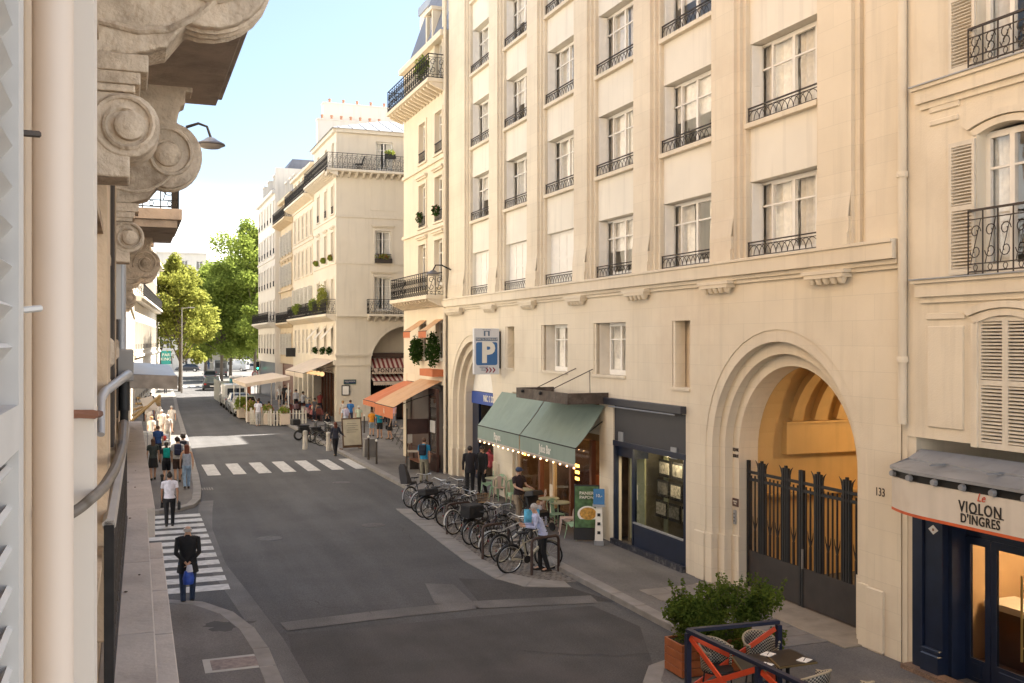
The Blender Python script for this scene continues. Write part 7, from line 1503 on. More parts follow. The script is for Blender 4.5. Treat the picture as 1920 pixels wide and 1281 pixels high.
for k_, (px_, py_, f_, c_, l_) in enumerate(((279, 812, 170, (.62, .58, .54), 'woman in pale top close to the market rail, facing the camera'), (322, 812, 180, (.6, .56, .52), 'man in white shirt at the kerb, far edge of the sunlit group'), (296, 806, 175, (.64, .6, .56), 'person in cream top behind the stroller pusher'), (283, 775, -5, (.03, .03, .035), 'dark-clad person walking away under the canopy edge'))):
    P(l_, px_, py_, f_, H=1.6+.05*(k_ % 3), top=c_, bot=(.45, .42, .38) if k_ < 3 else (.03, .03, .04), hair=('blond', 'grey', 'brown', 'dark')[k_], hl=('long', 'short', 'short', 'short')[k_], walk=.1)
for k_, (px_, py_, f_, c_, l_) in enumerate(((740, 800, 100, (.5, .3, .35), 'person in pink at the bistro front under the lower striped awning'), (722, 795, 160, (.5, .5, .52), 'person in pale grey under the striped awnings'), (706, 797, 200, (.05, .06, .08), 'dark-clad person at the bistro door under the arch'), (590, 790, 120, (.05, .05, .06), 'person in black standing beside the first terrace tables'), (541, 762, 10, (.6, .58, .55), 'customer in white between the awning and the pink canopy'), (600, 778, -40, (.3, .06, .06), 'person in dark red by the glazed restaurant front'))):
    P(l_, px_, py_, f_, H=1.62+.05*(k_ % 3), top=c_, bot=(.03, .03, .05) if k_ % 2 else (.2, .2, .24), hair=('blond', 'grey', 'brown', 'dark')[k_ % 4], hl=('long', 'short')[k_ % 2], walk=.06)
# right side
P('man in turquoise T-shirt with black backpack looking at the cafe window', 795, 905, -35, H=1.76, top=(.02, .25, .45), bot=(.22, .20, .14), hair='brown', bag=('pack', (.015, .018, .03)), walk=.04)
P('bald-headed man in dark jacket standing before the parking arch', 881, 930, -20, H=1.8, top=(.014, .012, .016), bot=(.010, .010, .012), hair='dark', sleeve='long', walk=.05, fat=1.05)
_, arm, _, _ = P('bearded man in black holding a crumpled pink paper bundle', 904, 928, 120, H=1.78, top=(.012, .012, .014), bot=(.010, .010, .012), hair='dark', sleeve='long', arms='reach', walk=.05)
pk_ = thing('paper_bundle', 'crumpled pink wrapping bundle held up by the bearded man', 'bundle', tuple(P3(917, 862, 38.2))); B = MB(); rng = random.Random(3)
for k in range(9): B.ball((rng.uniform(-.14, .14), rng.uniform(-.08, .08), rng.uniform(-.14, .14)), rng.uniform(.12, .2), 6, (1, .8, 1.1))
B.add([(-.2, 0, .05), (.2, 0, .02), (.02, 0, .46), (0, .1, .1)], [(0, 1, 2), (0, 3, 2), (1, 3, 2)]); B.build('wrapping', mat('pink_paper', (.55, .10, .11), .7, var=.2, scale=9), pk_)
P('person in black top and blue jeans in the juice bar doorway', 1016, 930, 60, H=1.72, top=(.012, .012, .014), bot=(.12, .17, .24), hair='dark', hl='long', walk=.03)
man, arm, _, _ = P('man in dark polo and blue cap pushing a black stroller', 972, 985, -160, H=1.76, top=(.03, .018, .02), bot=(.30, .24, .17), hair='brown', cap=(.03, .05, .10), arms='push', walk=.12, group='people on the right pavement')
x, y = man.location.x, man.location.y
st2 = thing('stroller', 'black stroller with a raised hood and a fair-haired child', 'stroller', (x+.22, y-.95, .12), R(-160)); MB().box(-.22, .22, -.25, .28, .35, .60, bev=.05).build('seat', black, st2); MB().obox((0, -.2, .78), (.42, .06, .5), Matrix.Rotation(R(18), 3, 'X')).build('seat_back', black, st2); hdm = MB(); hdm.loft([[(-.24, -.36, .95), (.24, -.36, .95), (.24, .06, 1.02), (-.24, .06, 1.02)], [(-.2, -.3, 1.12), (.2, -.3, 1.12), (.2, .0, 1.16), (-.2, .0, 1.16)]]); hdm.build('hood', black, st2, bevel=.03)
for sx_ in (-1, 1):
    for sy in (-.35, .35): MB().lathe([(.12, -.02), (.13, 0), (.12, .02)], (sx_*.26, sy, .13), 12, 'x').build('wheel', black, st2)
    MB().tube([(sx_*.24, .35, .13), (sx_*.24, -.15, .6), (sx_*.22, -.6, 1.02)], .014, 5).build('push_bar', iron, st2)
MB().tube([(-.22, -.6, 1.02), (.22, -.6, 1.02)], .018, 6).build('handle', black, st2)
person('fair-haired child sitting in the black stroller', (x+.22, y-1.0), R(-160), H=1.0, top=(.55, .58, .65), bot=(.3, .3, .35), hair='blond', sit=True, walk=0, z=.12+.14, group='people on the right pavement')
man, arm, _, _ = P('elderly grey-haired man in pale blue shirt bending over the nearest bicycle', 1018, 1070, 75, H=1.68, top=(.42, .46, .66), bot=(.010, .010, .012), hair='grey', sleeve='long', arms='front', lean=.16, walk=.06, z=.02, group='people on the right pavement')
bp_ = thing('picture_panel', 'bright blue and white printed panel strapped on the nearest bicycle', 'panel', (*gnd(997, 1068, 0), 0), R(-15)); bz = 1.02
MB().box(-.19, .19, -.02, .02, bz, bz+.46, bev=.004).build('panel', mat('blue_watercolour_print', (.10, .42, .62), .6, var=.6, scale=6, dirt=(.55, .72, .78), dirt_amt=.9), bp_); MB().box(-.03, .03, .03, .06, .5, bz).build('bracket', black, bp_)
P('woman in dark top and black trousers walking away past the menu board', 629, 856, 10, H=1.70, top=(.03, .032, .05), bot=(.010, .010, .014), hair='red', hl='long', sleeve='long', arms='sidehold', walk=.16, z=.0)
P('boy in orange T-shirt and grey shorts standing back to the camera', 697, 818, -30, H=1.55, top=(.60, .24, .02), bot=(.22, .28, .33), hair='brown', legs='shorts', arms='reach', walk=.05)
P('man in turquoise T-shirt and black shorts holding a phone', 712, 822, 150, H=1.72, top=(.01, .22, .30), bot=(.012, .012, .014), hair='dark', legs='shorts', arms='front', walk=.04, bag=('pack', (.02, .02, .03)))
P('woman in black dress with handbag beside the man in turquoise', 731, 824, 95, H=1.68, top=(.012, .012, .014), legs='dress', hair='dark', hl='long', bag=('side', (.015, .012, .01)), walk=.05)
P('person in white and pale blue stripes at the corner pier, back to the camera', 648, 812, 5, H=1.70, top=(.50, .55, .66), bot=(.35, .37, .42), hair='grey', bag=('pack', (.45, .42, .55)), walk=.06)
P('man in bright blue shirt right of the striped person', 657, 800, -20, H=1.74, top=(.03, .14, .38), bot=(.03, .04, .08), hair='brown', walk=.05)
P('woman in white lace top behind the striped person', 643, 798, 20, H=1.66, top=(.62, .56, .50), bot=(.4, .38, .34), hair='blond', walk=.05)
P('child in pale green T-shirt and cap standing by the pier', 673, 806, 160, H=1.50, top=(.42, .48, .38), bot=(.03, .05, .04), hair='brown', legs='shorts', cap=(.6, .58, .54), walk=.04)
P('man with hood and sunglasses in black sitting above the motorcycles', 613, 812, 175, H=1.7, top=(.015, .015, .018), bot=(.02, .02, .025), hair='dark', sleeve='long', sit=True, arms='chin', walk=0)
P('waiter in white shirt and long dark apron serving a table', 568, 778, -60, H=1.78, top=(.62, .64, .72), bot=(.012, .012, .02), hair='dark', sleeve='long', arms='reach', apron=(.012, .015, .03), walk=.08)
P('waiter in white shirt and black waistcoat farther down the terrace', 555, 772, 150, H=1.76, top=(.6, .6, .64), bot=(.012, .012, .014), hair='dark', sleeve='long', apron=(.012, .012, .015), walk=.05)
P('woman in white top and black skirt under the pink canopy', 524, 760, 20, H=1.66, top=(.62, .60, .58), bot=(.01, .01, .012), hair='brown', legs='skirt', walk=.06)
P('person in black coat beside the woman in the white top under the canopy', 534, 758, -20, H=1.72, top=(.012, .012, .014), bot=(.012, .012, .014), hair='brown', sleeve='long', walk=.06)
P('man in white polo and light grey trousers standing in the road before the picket fence', 484, 799, 175, H=1.78, top=(.64, .64, .72), bot=(.40, .40, .42), hair='brown', walk=.07, z=0)
# terrace diners
tcl = [cloth((.42, .14, .13)), cloth((.48, .30, .30)), cloth((.55, .50, .46))]
seatm = cloth((.14, .04, .03)); k = 0
for i, (x, y) in enumerate(((12.1, 69.4), (12.0, 71.2), (12.1, 73.2), (10.9, 74.8), (12.0, 76.0), (10.3, 70.6), (9.2, 72.8), (9.0, 75.5))):
    words = ('nearest the corner pier', 'second from the corner pier', 'third from the corner pier', 'in the middle of the terrace', 'farthest along the glazed front', 'just behind the picket fence', 'under the pink canopy', 'at the pink canopy end')[i]
    tb = thing('restaurant_table', 'small restaurant table with '+('red', 'pink', 'pale')[i % 3]+' cloth, '+words, 'table', (x, y, .12), 0, 'terrace tables of the corner restaurant'); MB().box(-.36, .36, -.36, .36, .72, .75).build('tabletop', seatm, tb); MB().tube([(0, 0, 0), (0, 0, .72)], .03, 6).build('column', iron, tb)
    MB().loft([[(-.40, -.40, .42), (.42, -.40, .40), (.40, .42, .44), (-.42, .40, .41)], [(-.37, -.37, .755), (.37, -.37, .755), (.37, .37, .755), (-.37, .37, .755)]]).build('tablecloth', tcl[i % 3], tb)
    for q, dy in enumerate((-.75, .75)):
        ch = thing('bistro_chair', 'wicker chair on the '+('near' if q == 0 else 'far')+' side of the table '+words, 'chair', (x, y+dy, .12), R(0 if q == 0 else 180), 'bistro chairs of the corner restaurant'); MB().box(-.2, .2, -.2, .2, .43, .46).build('seat', seatm, ch); MB().box(-.19, .19, -.2, -.17, .5, .9, bev=.01).build('backrest', seatm, ch)
        for a in (-1, 1):
            for b in (-1, 1): MB().tube([(a*.17, b*.17, .43), (a*.19, b*.2, 0)], .013, 4).build('leg', seatm, ch)
        if (i+q) % 2 == 0 or i < 2:
            cols4 = [(.05, .05, .06), (.5, .48, .44), (.3, .05, .05), (.05, .1, .2), (.45, .35, .25), (.02, .02, .02)]
            person('diner in '+('black', 'cream', 'red', 'blue', 'tan', 'black')[k % 6]+' on the '+('near' if q == 0 else 'far')+' side of the table '+words, (x, y+dy), R(0 if q == 0 else 180), H=1.7, top=cols4[k % 6], hair=('dark', 'brown', 'blond', 'grey')[k % 4], sit=True, arms='front', walk=0, hl=('short', 'long')[k % 2], group='diners on the restaurant terrace'); k += 1
# folding chairs and tables of the cafe under the peach awning
fc = bpy.data.objects.new('folding_chair', None); COL.objects.link(fc)
for k in range(4): MB().box(-.2, .2, -.18+k*.095, -.10+k*.095, .45, .465).build('seat_slat', whiteP if k < 0 else cloth((.3, .26, .22)), fc)
for s_ in (-1, 1): MB().tube([(s_*.2, .2, 0), (s_*.2, -.22, .88)], .011, 4).build('leg', black, fc); MB().tube([(s_*.2, -.2, 0), (s_*.2, .18, .45)], .011, 4).build('leg', black, fc)
MB().box(-.2, .2, -.235, -.21, .74, .86).build('back_slat', cloth((.3, .26, .22)), fc)
for i, (px, py, a, lab) in enumerate(((742, 828, 70, 'dark folding chair nearest the woman in the black dress'), (750, 834, 80, 'dark folding chair in the middle of the cafe row'), (757, 842, 85, 'dark folding chair closest to the cafe front'), (735, 818, 60, 'dark folding chair at the far end of the cafe row'))):
    x, y = at(px, py); tag(dup(fc, None, (x, y, .12), R(a)), lab, 'chair', 'folding chairs of the corner cafe')
stash_list.append(fc)
tm2 = btable(cloth((.55, .48, .40)), .75, .33); stash_list.append(tm2)
for px, py, lab in ((762, 828, 'small cream table under the peach awning, far one'), (776, 878, 'small cream table at the brown cafe front, near one')): x, y = at(px, py); tag(dup(tm2, None, (x, y, .12), 0), lab, 'table', 'cafe tables under the peach awning')
ww = thing('welcome_easel', 'small easel with a white picture in front of the cafe front', 'sign', (*at(768, 868), .12)); MB().box(-.12, .12, -.02, .0, .9, 1.35).build('card', whiteP, ww); [MB().tube([(s_*.2, 0, 0), (0, 0, 1.4)], .015, 4).build('leg', wood, ww) for s_ in (-1, 1)]
bb_ = thing('black_board', 'blank black hanging board on a post left of the cafe front', 'sign', (*at(763, 880), .12)); MB().tube([(0, 0, 0), (0, 0, 2.6)], .025, 5).build('post', iron, bb_); MB().box(0, .95, -.02, .02, 1.5, 2.15).build('board', brownW, bb_)

# ================================================================ BICYCLES
tyreM = mat('tyre_rubber', (.015, .015, .015), .85); chrome = mat('chrome', (.45, .45, .44), .3, metal=.8)
def bike(label, foot, ang, fcol, lean=5, basket=None, seat=None, box=None, fender=None, turn=20, group='bicycles parked in the cobbled bay', name='bicycle', cargo=False, ft=1.):
    t = thing(name, label, 'bicycle', (foot[0], foot[1], .02), ang, group); t.rotation_euler = (R(lean), 0, ang); fm = mat('frame_%d_%d_%d' % tuple(int(c*999) for c in fcol), fcol, .35, var=.05); r = .335; wb = 1.06
    def wheel(x, rot=0):
        w = bpy.data.objects.new('wheel', None); COL.objects.link(w); w.parent = t; adopt(w, t); w.location = (x, 0, r); w.rotation_euler = (0, 0, rot)
        MB().tube([(r*cos(2*pi*k/24), 0, r*sin(2*pi*k/24)) for k in range(24)], .02, 6, closed=True).build('tyre', tyreM, w, smooth=True)
        MB().tube([((r-.028)*cos(2*pi*k/24), 0, (r-.028)*sin(2*pi*k/24)) for k in range(24)], .010, 5, closed=True).build('rim', chrome, w, smooth=True)
        sp = MB()
        for k in range(14): a = 2*pi*k/14; sp.tube([(.02*cos(a+1), .02*(-1)**k, .02*sin(a+1)), ((r-.03)*cos(a), 0, (r-.03)*sin(a))], .0022, 3, cap=False)
        sp.lathe([(.02, -.045), (.028, 0), (.02, .045)], (0, 0, 0), 8, 'y'); sp.build('spokes', chrome, w); return w
    wheel(0); wheel(wb, R(turn))
    bb = (.46, 0, .30); st_ = (.33, 0, .80); hd0, hd1 = (.86, 0, .62), (.82, 0, .84); F = MB()
    F.tube([bb, st_], .017*ft, 6); F.tube([bb, hd0], .019*ft*ft, 6); F.tube([(.36, 0, .70) if not cargo else (.42, 0, .45), hd1 if not cargo else hd0], .016, 6); F.tube([hd0, hd1], .022, 6)
    for s_ in (-1, 1): F.tube([(0, s_*.05, r), (bb[0], s_*.02, bb[2])], .010, 5); F.tube([(0, s_*.05, r), (.35, s_*.015, .70)], .009, 5)
    F.build('frame', fm, t, smooth=True)
    fk = MB(); cr_ = R(turn); dx, dy = cos(cr_), sin(cr_)
    for s_ in (-1, 1): fk.tube([(.86, 0, .64), (.90, s_*.05, .58), (wb-.0, s_*.055, r)], .012, 5)
    fk.build('fork', fm, t, smooth=True)
    hb = MB(); hb.tube([hd1, (.79, 0, .98)], .014, 6); hx = .79; hb.tube([(hx-.16*dx+.27*dy, -.27*dx-.16*dy, 1.02), (hx-.04+.25*dy, -.25*dx, 1.06), (hx, 0, 1.0), (hx-.04-.25*dy, .25*dx, 1.06), (hx-.16*dx-.27*dy, .27*dx-.16*dy, 1.02)], .012, 6); hb.build('handlebar', chrome, t, smooth=True)
    MB().tube([(hx-.16*dx+.27*dy, -.27*dx-.16*dy, 1.02), (hx-.06+.255*dy, -.255*dx, 1.05)], .018, 6).tube([(hx-.16*dx-.27*dy, .27*dx-.16*dy, 1.02), (hx-.06-.255*dy, .255*dx, 1.05)], .018, 6).build('grip', black, t) if 0 else None
    MB().tube([(.33, 0, .78), (.31, 0, .93)], .013, 6).build('seat_post', chrome, t); MB().loft([[(.17, -.09, .94), (.17, .09, .94), (.17, .09, .985), (.17, -.09, .985)], [(.30, -.07, .94), (.30, .07, .94), (.30, .07, .98), (.30, -.07, .98)], [(.46, -.02, .945), (.46, .02, .945), (.46, .02, .975), (.46, -.02, .975)]]).build('saddle', black, t, bevel=.01)
    c = MB(); c.lathe([(.09, -.045), (.095, -.04), (.09, -.035)], bb, 14, 'y'); c.tube([(bb[0], -.06, bb[2]), (bb[0]+.11, -.07, bb[2]-.12)], .009, 4); c.tube([(bb[0], .06, bb[2]), (bb[0]-.11, .07, bb[2]+.12)], .009, 4); c.box(bb[0]+.07, bb[0]+.15, -.15, -.07, bb[2]-.14, bb[2]-.11); c.box(bb[0]-.15, bb[0]-.07, .07, .15, bb[2]+.11, bb[2]+.14); c.tube([(bb[0], -.045, bb[2]+.09), (0, -.045, r+.04)], .006, 4); c.tube([(bb[0], -.045, bb[2]-.09), (0, -.045, r-.04)], .006, 4); c.build('crankset', iron, t)
    fd = fender or (.02, .02, .02); fdm = mat('fender_%d_%d_%d' % tuple(int(q*999) for q in fd), fd, .4)
    for x, a0, a1 in ((0, 20, 200), (wb, -10, 150)): MB().tube([(x+(r+.035)*cos(R(a)), 0, r+(r+.035)*sin(R(a))) for a in range(a0, a1, 15)], .022, 5, flat=.5).build('mudguard', fdm, t, smooth=True)
    rk = MB(); [rk.tube([(-.16, s_*.06, .74), (.28, s_*.06, .76)], .008, 4) for s_ in (-1, 0, 1)]; [rk.tube([(0, s_*.06, r), (-.06, s_*.06, .74)], .007, 4) for s_ in (-1, 1)]; rk.build('rear_rack', iron, t)
    if basket: 
        B = MB(); 
        for z in (.72, .80, .88, .96): B.tube([(1.0, -.16, z), (1.28, -.16, z), (1.28, .16, z), (1.0, .16, z)], .006, 3, closed=True)
        for k in range(7): B.tube([(1.0+k*.046, -.16, .70), (1.0+k*.046, -.17, .97)], .004, 3); B.tube([(1.0+k*.046, .16, .70), (1.0+k*.046, .17, .97)], .004, 3); B.tube([(1.28, -.16+k*.053, .70), (1.29, -.16+k*.053, .97)], .004, 3)
        B.box(1.0, 1.28, -.16, .16, .70, .712); B.build('basket', mat('basket_%s' % basket, dict(black=(.02, .02, .02), wicker=(.25, .16, .08), grey=(.2, .2, .2))[basket], .7), t)
    if seat: S = MB(); S.loft([[(-.28, -.15, .80), (-.02, -.15, .80), (-.02, .15, .80), (-.28, .15, .80)], [(-.30, -.17, 1.0), (-.12, -.17, 1.0), (-.12, .17, 1.0), (-.30, .17, 1.0)], [(-.36, -.15, 1.35), (-.26, -.15, 1.35), (-.26, .15, 1.35), (-.36, .15, 1.35)], [(-.36, -.07, 1.48), (-.29, -.07, 1.48), (-.29, .07, 1.48), (-.36, .07, 1.48)]]); S.box(-.02, .2, -.13, .13, .78, .86, bev=.02); S.build('child_seat', mat('dark_child_seat', (.035, .032, .035), .6), t, smooth=True)
    if box: MB().box(-.28, .22, -.2, .2, .76, box[0]+.76, bev=.03).build('rear_box', cloth(box[1]), t)
    MB().box(-.385, -.37, -.018, .018, .56, .60).build('tail_lamp', mat('red_reflector', (.22, .01, .01), .3), t)
    return t
BK = [((798, 972), 2, (.02, .02, .025), dict(turn=35), 'black bicycle with handlebar turned hard left near the far end of the bay'), ((846, 985), 44, (.04, .02, .02), dict(turn=-30, fender=(.2, .2, .2)), 'dark brown bicycle set askew in the middle of the bay'), ((905, 1022), 38, (.22, .22, .24), dict(turn=40, basket='black'), 'grey bicycle set askew behind the white step-through one'),
      ((770, 952), 32, (.03, .03, .035), dict(seat=1, fender=(.3, .3, .32)), 'dark bicycle with a child seat, farthest in the cobbled bay'),
      ((786, 962), 18, (.25, .25, .27), dict(basket='grey', fender=(.35, .35, .36)), 'bicycle with grey mudguards and wire basket next to the child-seat one'),
      ((808, 975), 20, (.02, .02, .02), dict(box=(.2, (.02, .02, .022)), turn=-25), 'black bicycle with soft black pannier box on its rack'),
      ((836, 988), 8, (.03, .03, .03), dict(basket='black', turn=30), 'black bicycle with black front basket in the middle of the bay'),
      ((852, 1003), 28, (.42, .41, .38), dict(fender=(.55, .54, .5), turn=-20), 'silver-grey bicycle with white mudguard and swept handlebar'),
      ((884, 1022), 20, (.06, .012, .014), dict(box=(.36, (.014, .013, .014)), cargo=True, turn=10), 'dark red long-tail cargo bicycle with a black box and red tail lamp'),
      ((868, 998), 35, (.02, .02, .025), dict(basket='wicker', turn=-35), 'black town bicycle with brown basket behind the cargo bicycle'),
      ((920, 1046), 10, (.50, .50, .48), dict(fender=(.5, .5, .48), basket='grey', turn=25, ft=1.3), 'white step-through town bicycle with chrome mudguards'),
      ((900, 1030), 24, (.035, .035, .04), dict(turn=-15), 'charcoal bicycle between the cargo one and the white one'),
      ((955, 1076), 6, (.42, .38, .27), dict(turn=-30, ft=1.5), 'cream and black electric bicycle nearest the camera'),
      ((940, 1056), 20, (.02, .02, .02), dict(turn=20), 'black bicycle leaning between the white and the cream ones'),
      ((822, 962), 30, (.3, .3, .3), dict(turn=15, basket='black'), 'silver bicycle half hidden behind the black pannier bicycle')]
for i, (p, a, c, kw, lab) in enumerate(BK): bike(lab, gnd(*p), R(a), c, lean=random.uniform(3, 9)*(-1)**i, **kw)
for i, (px, py, lab) in enumerate(((905, 1050, 'brown steel bicycle hoop beside the white step-through bicycle'), (997, 1080, 'brown steel bicycle hoop nearest the camera'), (838, 1003, 'brown steel bicycle hoop in the middle of the bay'))):
    x, y = gnd(px, py); rk_ = thing('bicycle_rack', lab, 'bicycle rack', (x, y, .01), R(15), 'bicycle hoops in the cobbled bay'); MB().tube([(0, 0, 0), (0, 0, .78), (.03, 0, .84), (.1, 0, .87), (.72, 0, .87), (.79, 0, .84), (.82, 0, .78), (.82, 0, 0)], .036, 8).build('hoop', mat('brown_painted_steel', (.05, .028, .022), .5), rk_, smooth=True)
def moto(label, p, ang, boxed):
    t = thing('motor_scooter', label, 'scooter', (*gnd(*p), 0), R(ang), 'two-wheelers parked at the corner'); 
    for x in (0, 1.25): MB().tube([(x+.25*cos(2*pi*k/16), 0, .30+.25*sin(2*pi*k/16)) for k in range(16)], .055, 6, closed=True).build('wheel', tyreM, t, smooth=True); 
    MB().loft([[(.0, -.12, .45), (.0, .12, .45), (.0, .12, .75), (.0, -.12, .75)], [(.55, -.16, .3), (.55, .16, .3), (.55, .16, .78), (.55, -.16, .78)], [(.7, -.14, .25), (.7, .14, .25), (.7, .14, .4), (.7, -.14, .4)], [(.95, -.14, .25), (.95, .14, .25), (.95, .14, .45), (.95, -.14, .45)], [(1.05, -.18, .35), (1.05, .18, .35), (1.02, .18, 1.0), (1.02, -.18, 1.0)]]).build('bodywork', black, t, bevel=.03, smooth=True)
    MB().box(-.05, .6, -.14, .14, .78, .86, bev=.03).build('saddle', black, t); MB().tube([(1.0, -.33, 1.1), (1.02, 0, 1.05), (1.0, .33, 1.1)], .016, 6).build('handlebar', chrome, t); MB().tube([(1.02, 0, 1.0), (1.2, 0, .3)], .03, 6).build('fork', chrome, t)
    if boxed: MB().box(-.42, .02, -.22, .22, .88, 1.22, bev=.04).build('top_box', black, t)
moto('black scooter with a big black top box by the white bollard', (560, 826), 12, True); moto('second black scooter right of the boxed one', (583, 830), 18, False)
bike('black bicycle parked behind the scooters at the corner', gnd(592, 832), R(14), (.02, .02, .02), group='two-wheelers parked at the corner', basket='black'); bike('dark bicycle nearest the walking woman at the corner', gnd(602, 836), R(8), (.03, .03, .035), group='two-wheelers parked at the corner')

# ================================================================ VEHICLES
def vehicle(name, label, cat, loc, rz, col, kind='car', group=None, L_=4.3, Wd=1.78, Hh=1.45):
    t = thing(name, label, cat, loc, rz, group); pm = mat('car_paint_%d_%d_%d' % tuple(int(c*999) for c in col), col, .28, coat=.6, var=.03)
    w = Wd/2   # local +y is the front
    def ringx(y, z0, z1, ww, r=.12): return [(-ww, y, z0+r), (-ww+r*.6, y, z0), (ww-r*.6, y, z0), (ww, y, z0+r), (ww, y, z1-r), (ww-r, y, z1), (-ww+r, y, z1), (-ww, y, z1-r)]
    if kind == 'car':
        MB().loft([ringx(-L_/2, .32, .85, w*.86), ringx(-L_/2+.12, .24, .94, w*.96), ringx(-L_/2+.8, .2, .98, w), ringx(L_*.12, .2, .98, w), ringx(L_*.32, .2, .90, w*.98), ringx(L_/2-.15, .24, .74, w*.93), ringx(L_/2, .34, .62, w*.8)]).build('body', pm, t, smooth=True)
        cab = lambda y, z, ww: [(-ww, y, z), (ww, y, z)]
        b0, b1, f1, f0 = -L_/2+.25, -L_/2+.85, L_*.05, L_*.25
        lo = [(-w*.90, b0, .93), (w*.90, b0, .93), (w*.90, f0, .93), (-w*.90, f0, .93)]; hi = [(-w*.72, b1, Hh), (w*.72, b1, Hh), (w*.72, f1, Hh), (-w*.72, f1, Hh)]
        MB().loft([lo, hi]).build('cabin_glass', mat('dark_car_glass', (.03, .035, .04), .08, spec=.8, var=0), t); MB().loft([[(x*1.02, y, Hh-.03) for x, y, z in hi], [(x*.96, y, Hh+.03) for x, y, z in hi]]).build('roof', pm, t, bevel=.02)
        for a, b in zip(lo, hi): MB().tube([a, b], .035, 5).build('pillar', pm, t)
    else:
        MB().loft([ringx(-L_/2, .35, Hh-.05, w*.93), ringx(-L_/2+.1, .28, Hh, w), ringx(L_*.18, .28, Hh, w), ringx(L_*.32, .28, Hh*.62+.1, w*.98), ringx(L_/2-.1, .3, .95, w*.95), ringx(L_/2, .38, .75, w*.85)]).build('body', pm, t, smooth=True)
        MB().box(-w*.72, -.03, -L_/2-.012, -L_/2+.05, Hh*.55, Hh*.84).build('rear_window', mat('dark_car_glass', (.03, .035, .04)), t); MB().box(.03, w*.72, -L_/2-.012, -L_/2+.05, Hh*.55, Hh*.84).build('rear_window', mat('dark_car_glass', (.03, .035, .04)), t)
        MB().box(-.012, .012, -L_/2-.01, -L_/2+.02, .5, Hh-.15).build('door_gap', black, t)
        for s_ in (-1, 1): MB().box(s_*(w+.004), s_*(w-.03), L_*.05, L_*.25, Hh*.55, Hh*.82).build('side_window', mat('dark_car_glass', (.03, .035, .04)), t)
    for s_ in (-1, 1):
        for y in (-L_*.31, L_*.31): wl = MB().lathe([(.31, -.11), (.33, -.08), (.33, .08), (.31, .11)], (0, 0, 0), 18, 'x').build('wheel', tyreM, t, loc=(s_*(w-.10), y, .33)); MB().lathe([(.2, -.01), (.19, .012)], (s_*.11, 0, 0), 12, 'x').build('hubcap', chrome, wl)
        MB().box(s_*w*.62, s_*w*.88, -L_/2-.01, -L_/2+.1, .66, .84, bev=.02).build('tail_light', mat('red_lamp', (.35, .01, .01), .3), t); MB().box(s_*w*.55, s_*w*.85, L_/2-.12, L_/2+.0, .6, .72, bev=.02).build('headlight', chrome, t)
        MB().box(s_*(w+.02), s_*(w+.18), L_*.16, L_*.2, .95, 1.07, bev=.02).build('wing_mirror', pm, t)
    MB().box(-.26, .26, -L_/2-.03, -L_/2, .48, .60).build('number_plate', whiteP, t); MB().box(-w*.93, w*.93, -L_/2-.05, -L_/2+.1, .28, .46, bev=.03).build('bumper', black, t)
    return t
x, y = gnd(400, 733); vehicle('parked_car', 'dark saloon car driving away down the middle of the street', 'car', (x, y+2.2, 0), R(-3), (.014, .015, .017), L_=4.6, Wd=2.05, Hh=1.55)
x, y = gnd(399, 716); vehicle('car', 'grey car just ahead of the dark saloon', 'car', (x-.2, y+2.5, 0), R(-3), (.16, .17, .19))
x, y = gnd(416, 707); vehicle('delivery_van', 'tall grey van waiting at the end of the street', 'van', (x, y+3, 0), R(-3), (.13, .135, .14), 'van', L_=5.4, Wd=2.0, Hh=2.6)
x, y = gnd(444, 700); vehicle('delivery_van', 'white van beyond the grey one, half hidden by it', 'van', (x+1, y+12, 0), R(60), (.55, .55, .54), 'van', L_=4.8, Wd=1.9, Hh=2.2)
vehicle('parked_car', 'white car parked behind the flower troughs, nearest of the row', 'car', (8.1, 78.2, 0), R(0), (.55, .55, .54), group='cars parked on the right before the junction'); vehicle('parked_car', 'pale blue-grey car parked second in the row', 'car', (8.2, 83.2, 0), R(0), (.35, .39, .43), group='cars parked on the right before the junction')
vehicle('delivery_van', 'white van parked third in the row beneath the teal cabin', 'van', (8.3, 88.7, 0), R(0), (.58, .58, .55), 'van', group='cars parked on the right before the junction', L_=4.9, Wd=1.9, Hh=2.0)
for i, (px, py, c, lab) in enumerate(((365, 694, (.1, .02, .02), 'small dark red car on the far side of the junction'), (352, 697, (.04, .04, .045), 'black car on the far side of the junction'), (470, 696, (.4, .4, .4), 'silver car beyond the terrace at the junction'))):
    x, y = gnd(px, py); vehicle('distant_car', lab, 'car', (x, y, 0), R(80), c, group='cars across the junction')
cb = thing('portable_toilet', 'teal portable cabin with a white sticker and white roof behind the parked cars', 'cabin', (9.0, 93.2, 0)); MB().box(-.55, .55, -.5, .5, 0, 2.25, bev=.03).build('cabin_wall', mat('teal_plastic', (.02, .24, .30), .5), cb); MB().box(-.6, .6, -.55, .55, 2.25, 2.5, bev=.1).build('roof', whiteP, cb); MB().box(-.2, .2, -.515, -.50, 1.3, 1.7).build('sticker', whiteP, cb)
hb_ = thing('site_barrier', 'orange-red site panel beside the teal cabin', 'barrier', (9.2, 91.6, 0)); MB().box(-.9, .9, -.02, .02, .6, 1.8).build('panel', mat('faded_orange_net', (.42, .15, .07), .8, var=.2, scale=12), hb_); [MB().tube([(s_*.9, 0, 0), (s_*.9, 0, 1.9)], .025, 5).build('post', zinc, hb_) for s_ in (-1, 1)]
sf = thing('site_fence', 'pale grey mesh fence of the roadworks at the kerb', 'fence', (7.6, 94, 0)); MB().box(-.02, .02, 0, 6, .1, 2.0).build('fence_panel', mat('pale_mesh_panel', (.42, .42, .38), .8), sf); MB().box(0, 1.2, -.02, .02, .1, 2.0).build('fence_panel', mat('pale_mesh_panel', (.42, .42, .38)), sf)
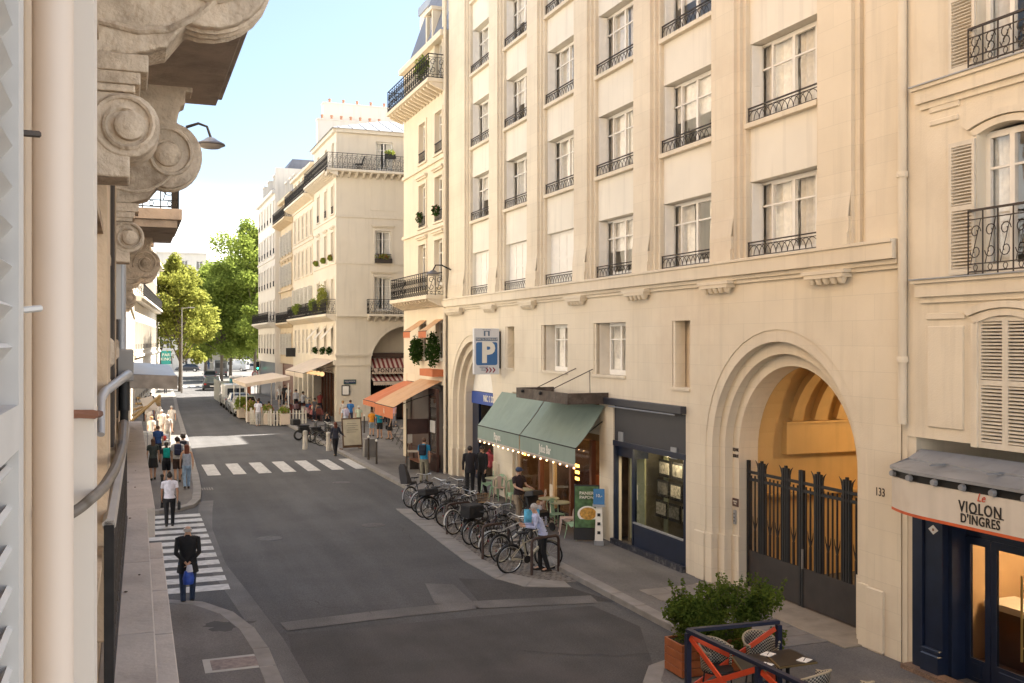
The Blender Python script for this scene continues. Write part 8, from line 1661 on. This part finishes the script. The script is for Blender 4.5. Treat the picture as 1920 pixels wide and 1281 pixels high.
# people and posts across the junction
rng = random.Random(9)
for i in range(12):
    px = 352+i*13; x, y = gnd(px, 690+rng.uniform(-2, 4)); lab = 'tiny distant pedestrian across the junction, number %s from the tree' % ('one two three four five six seven eight nine ten eleven twelve'.split()[i])
    t_ = thing('person', lab, 'person', (x, y, 0), 0, 'pedestrians across the junction'); c = [(.02, .02, .03), (.4, .38, .36), (.25, .05, .05), (.05, .1, .25)][i % 4]
    V = [(0, 0, .9), (0, 0, 1.2), (0, 0, 1.42), (0, 0, 1.52), (0, 0, 1.66), (-.1, 0, .85), (-.1, .1, .45), (-.1, .15, .05), (.1, 0, .85), (.1, -.1, .45), (.1, -.15, .05), (-.2, 0, 1.38), (-.25, 0, 1.0), (.2, 0, 1.38), (.25, 0, 1.0)]
    skinned(V, [(0, 1), (1, 2), (2, 3), (3, 4), (0, 5), (5, 6), (6, 7), (0, 8), (8, 9), (9, 10), (2, 11), (11, 12), (2, 13), (13, 14)], [.15, .14, .16, .06, .1, .09, .07, .05, .09, .07, .05, .06, .04, .06, .04], 'body', cloth(c), t_, 0)
for i in range(7): x, y = gnd(350+i*17, 697); b_ = tag(MB().tube([(0, 0, 0), (0, 0, 1.0)], .07, 6).build('bollard', kerbM, None, loc=(x, y, 0)), 'small grey post along the far crossing, %s from the left' % ('first second third fourth fifth sixth seventh'.split()[i]), 'bollard', 'posts along the far crossing')
for i, (px, lab) in enumerate(((372, 'white cafe parasol across the junction, left one'), (398, 'white cafe parasol across the junction, middle one'), (438, 'white cafe parasol across the junction, right one'))):
    x, y = tp(px, 215); q = thing('parasol', lab, 'parasol', (x, y, 0), 0, 'white parasols across the junction'); MB().tube([(0, 0, 0), (0, 0, 3)], .05, 5).build('pole', kerbM, q); MB().lathe([(2.2, 2.6), (1.2, 3.1), (.05, 3.5)], (0, 0, 0), 8).build('canopy', whiteP, q)
for _o in stash_list+[wv]: 
    def _rm(o):
        for n_ in CH.get(o.name, []): _rm(bpy.data.objects[n_])
        bpy.data.objects.remove(o)
    _rm(_o)
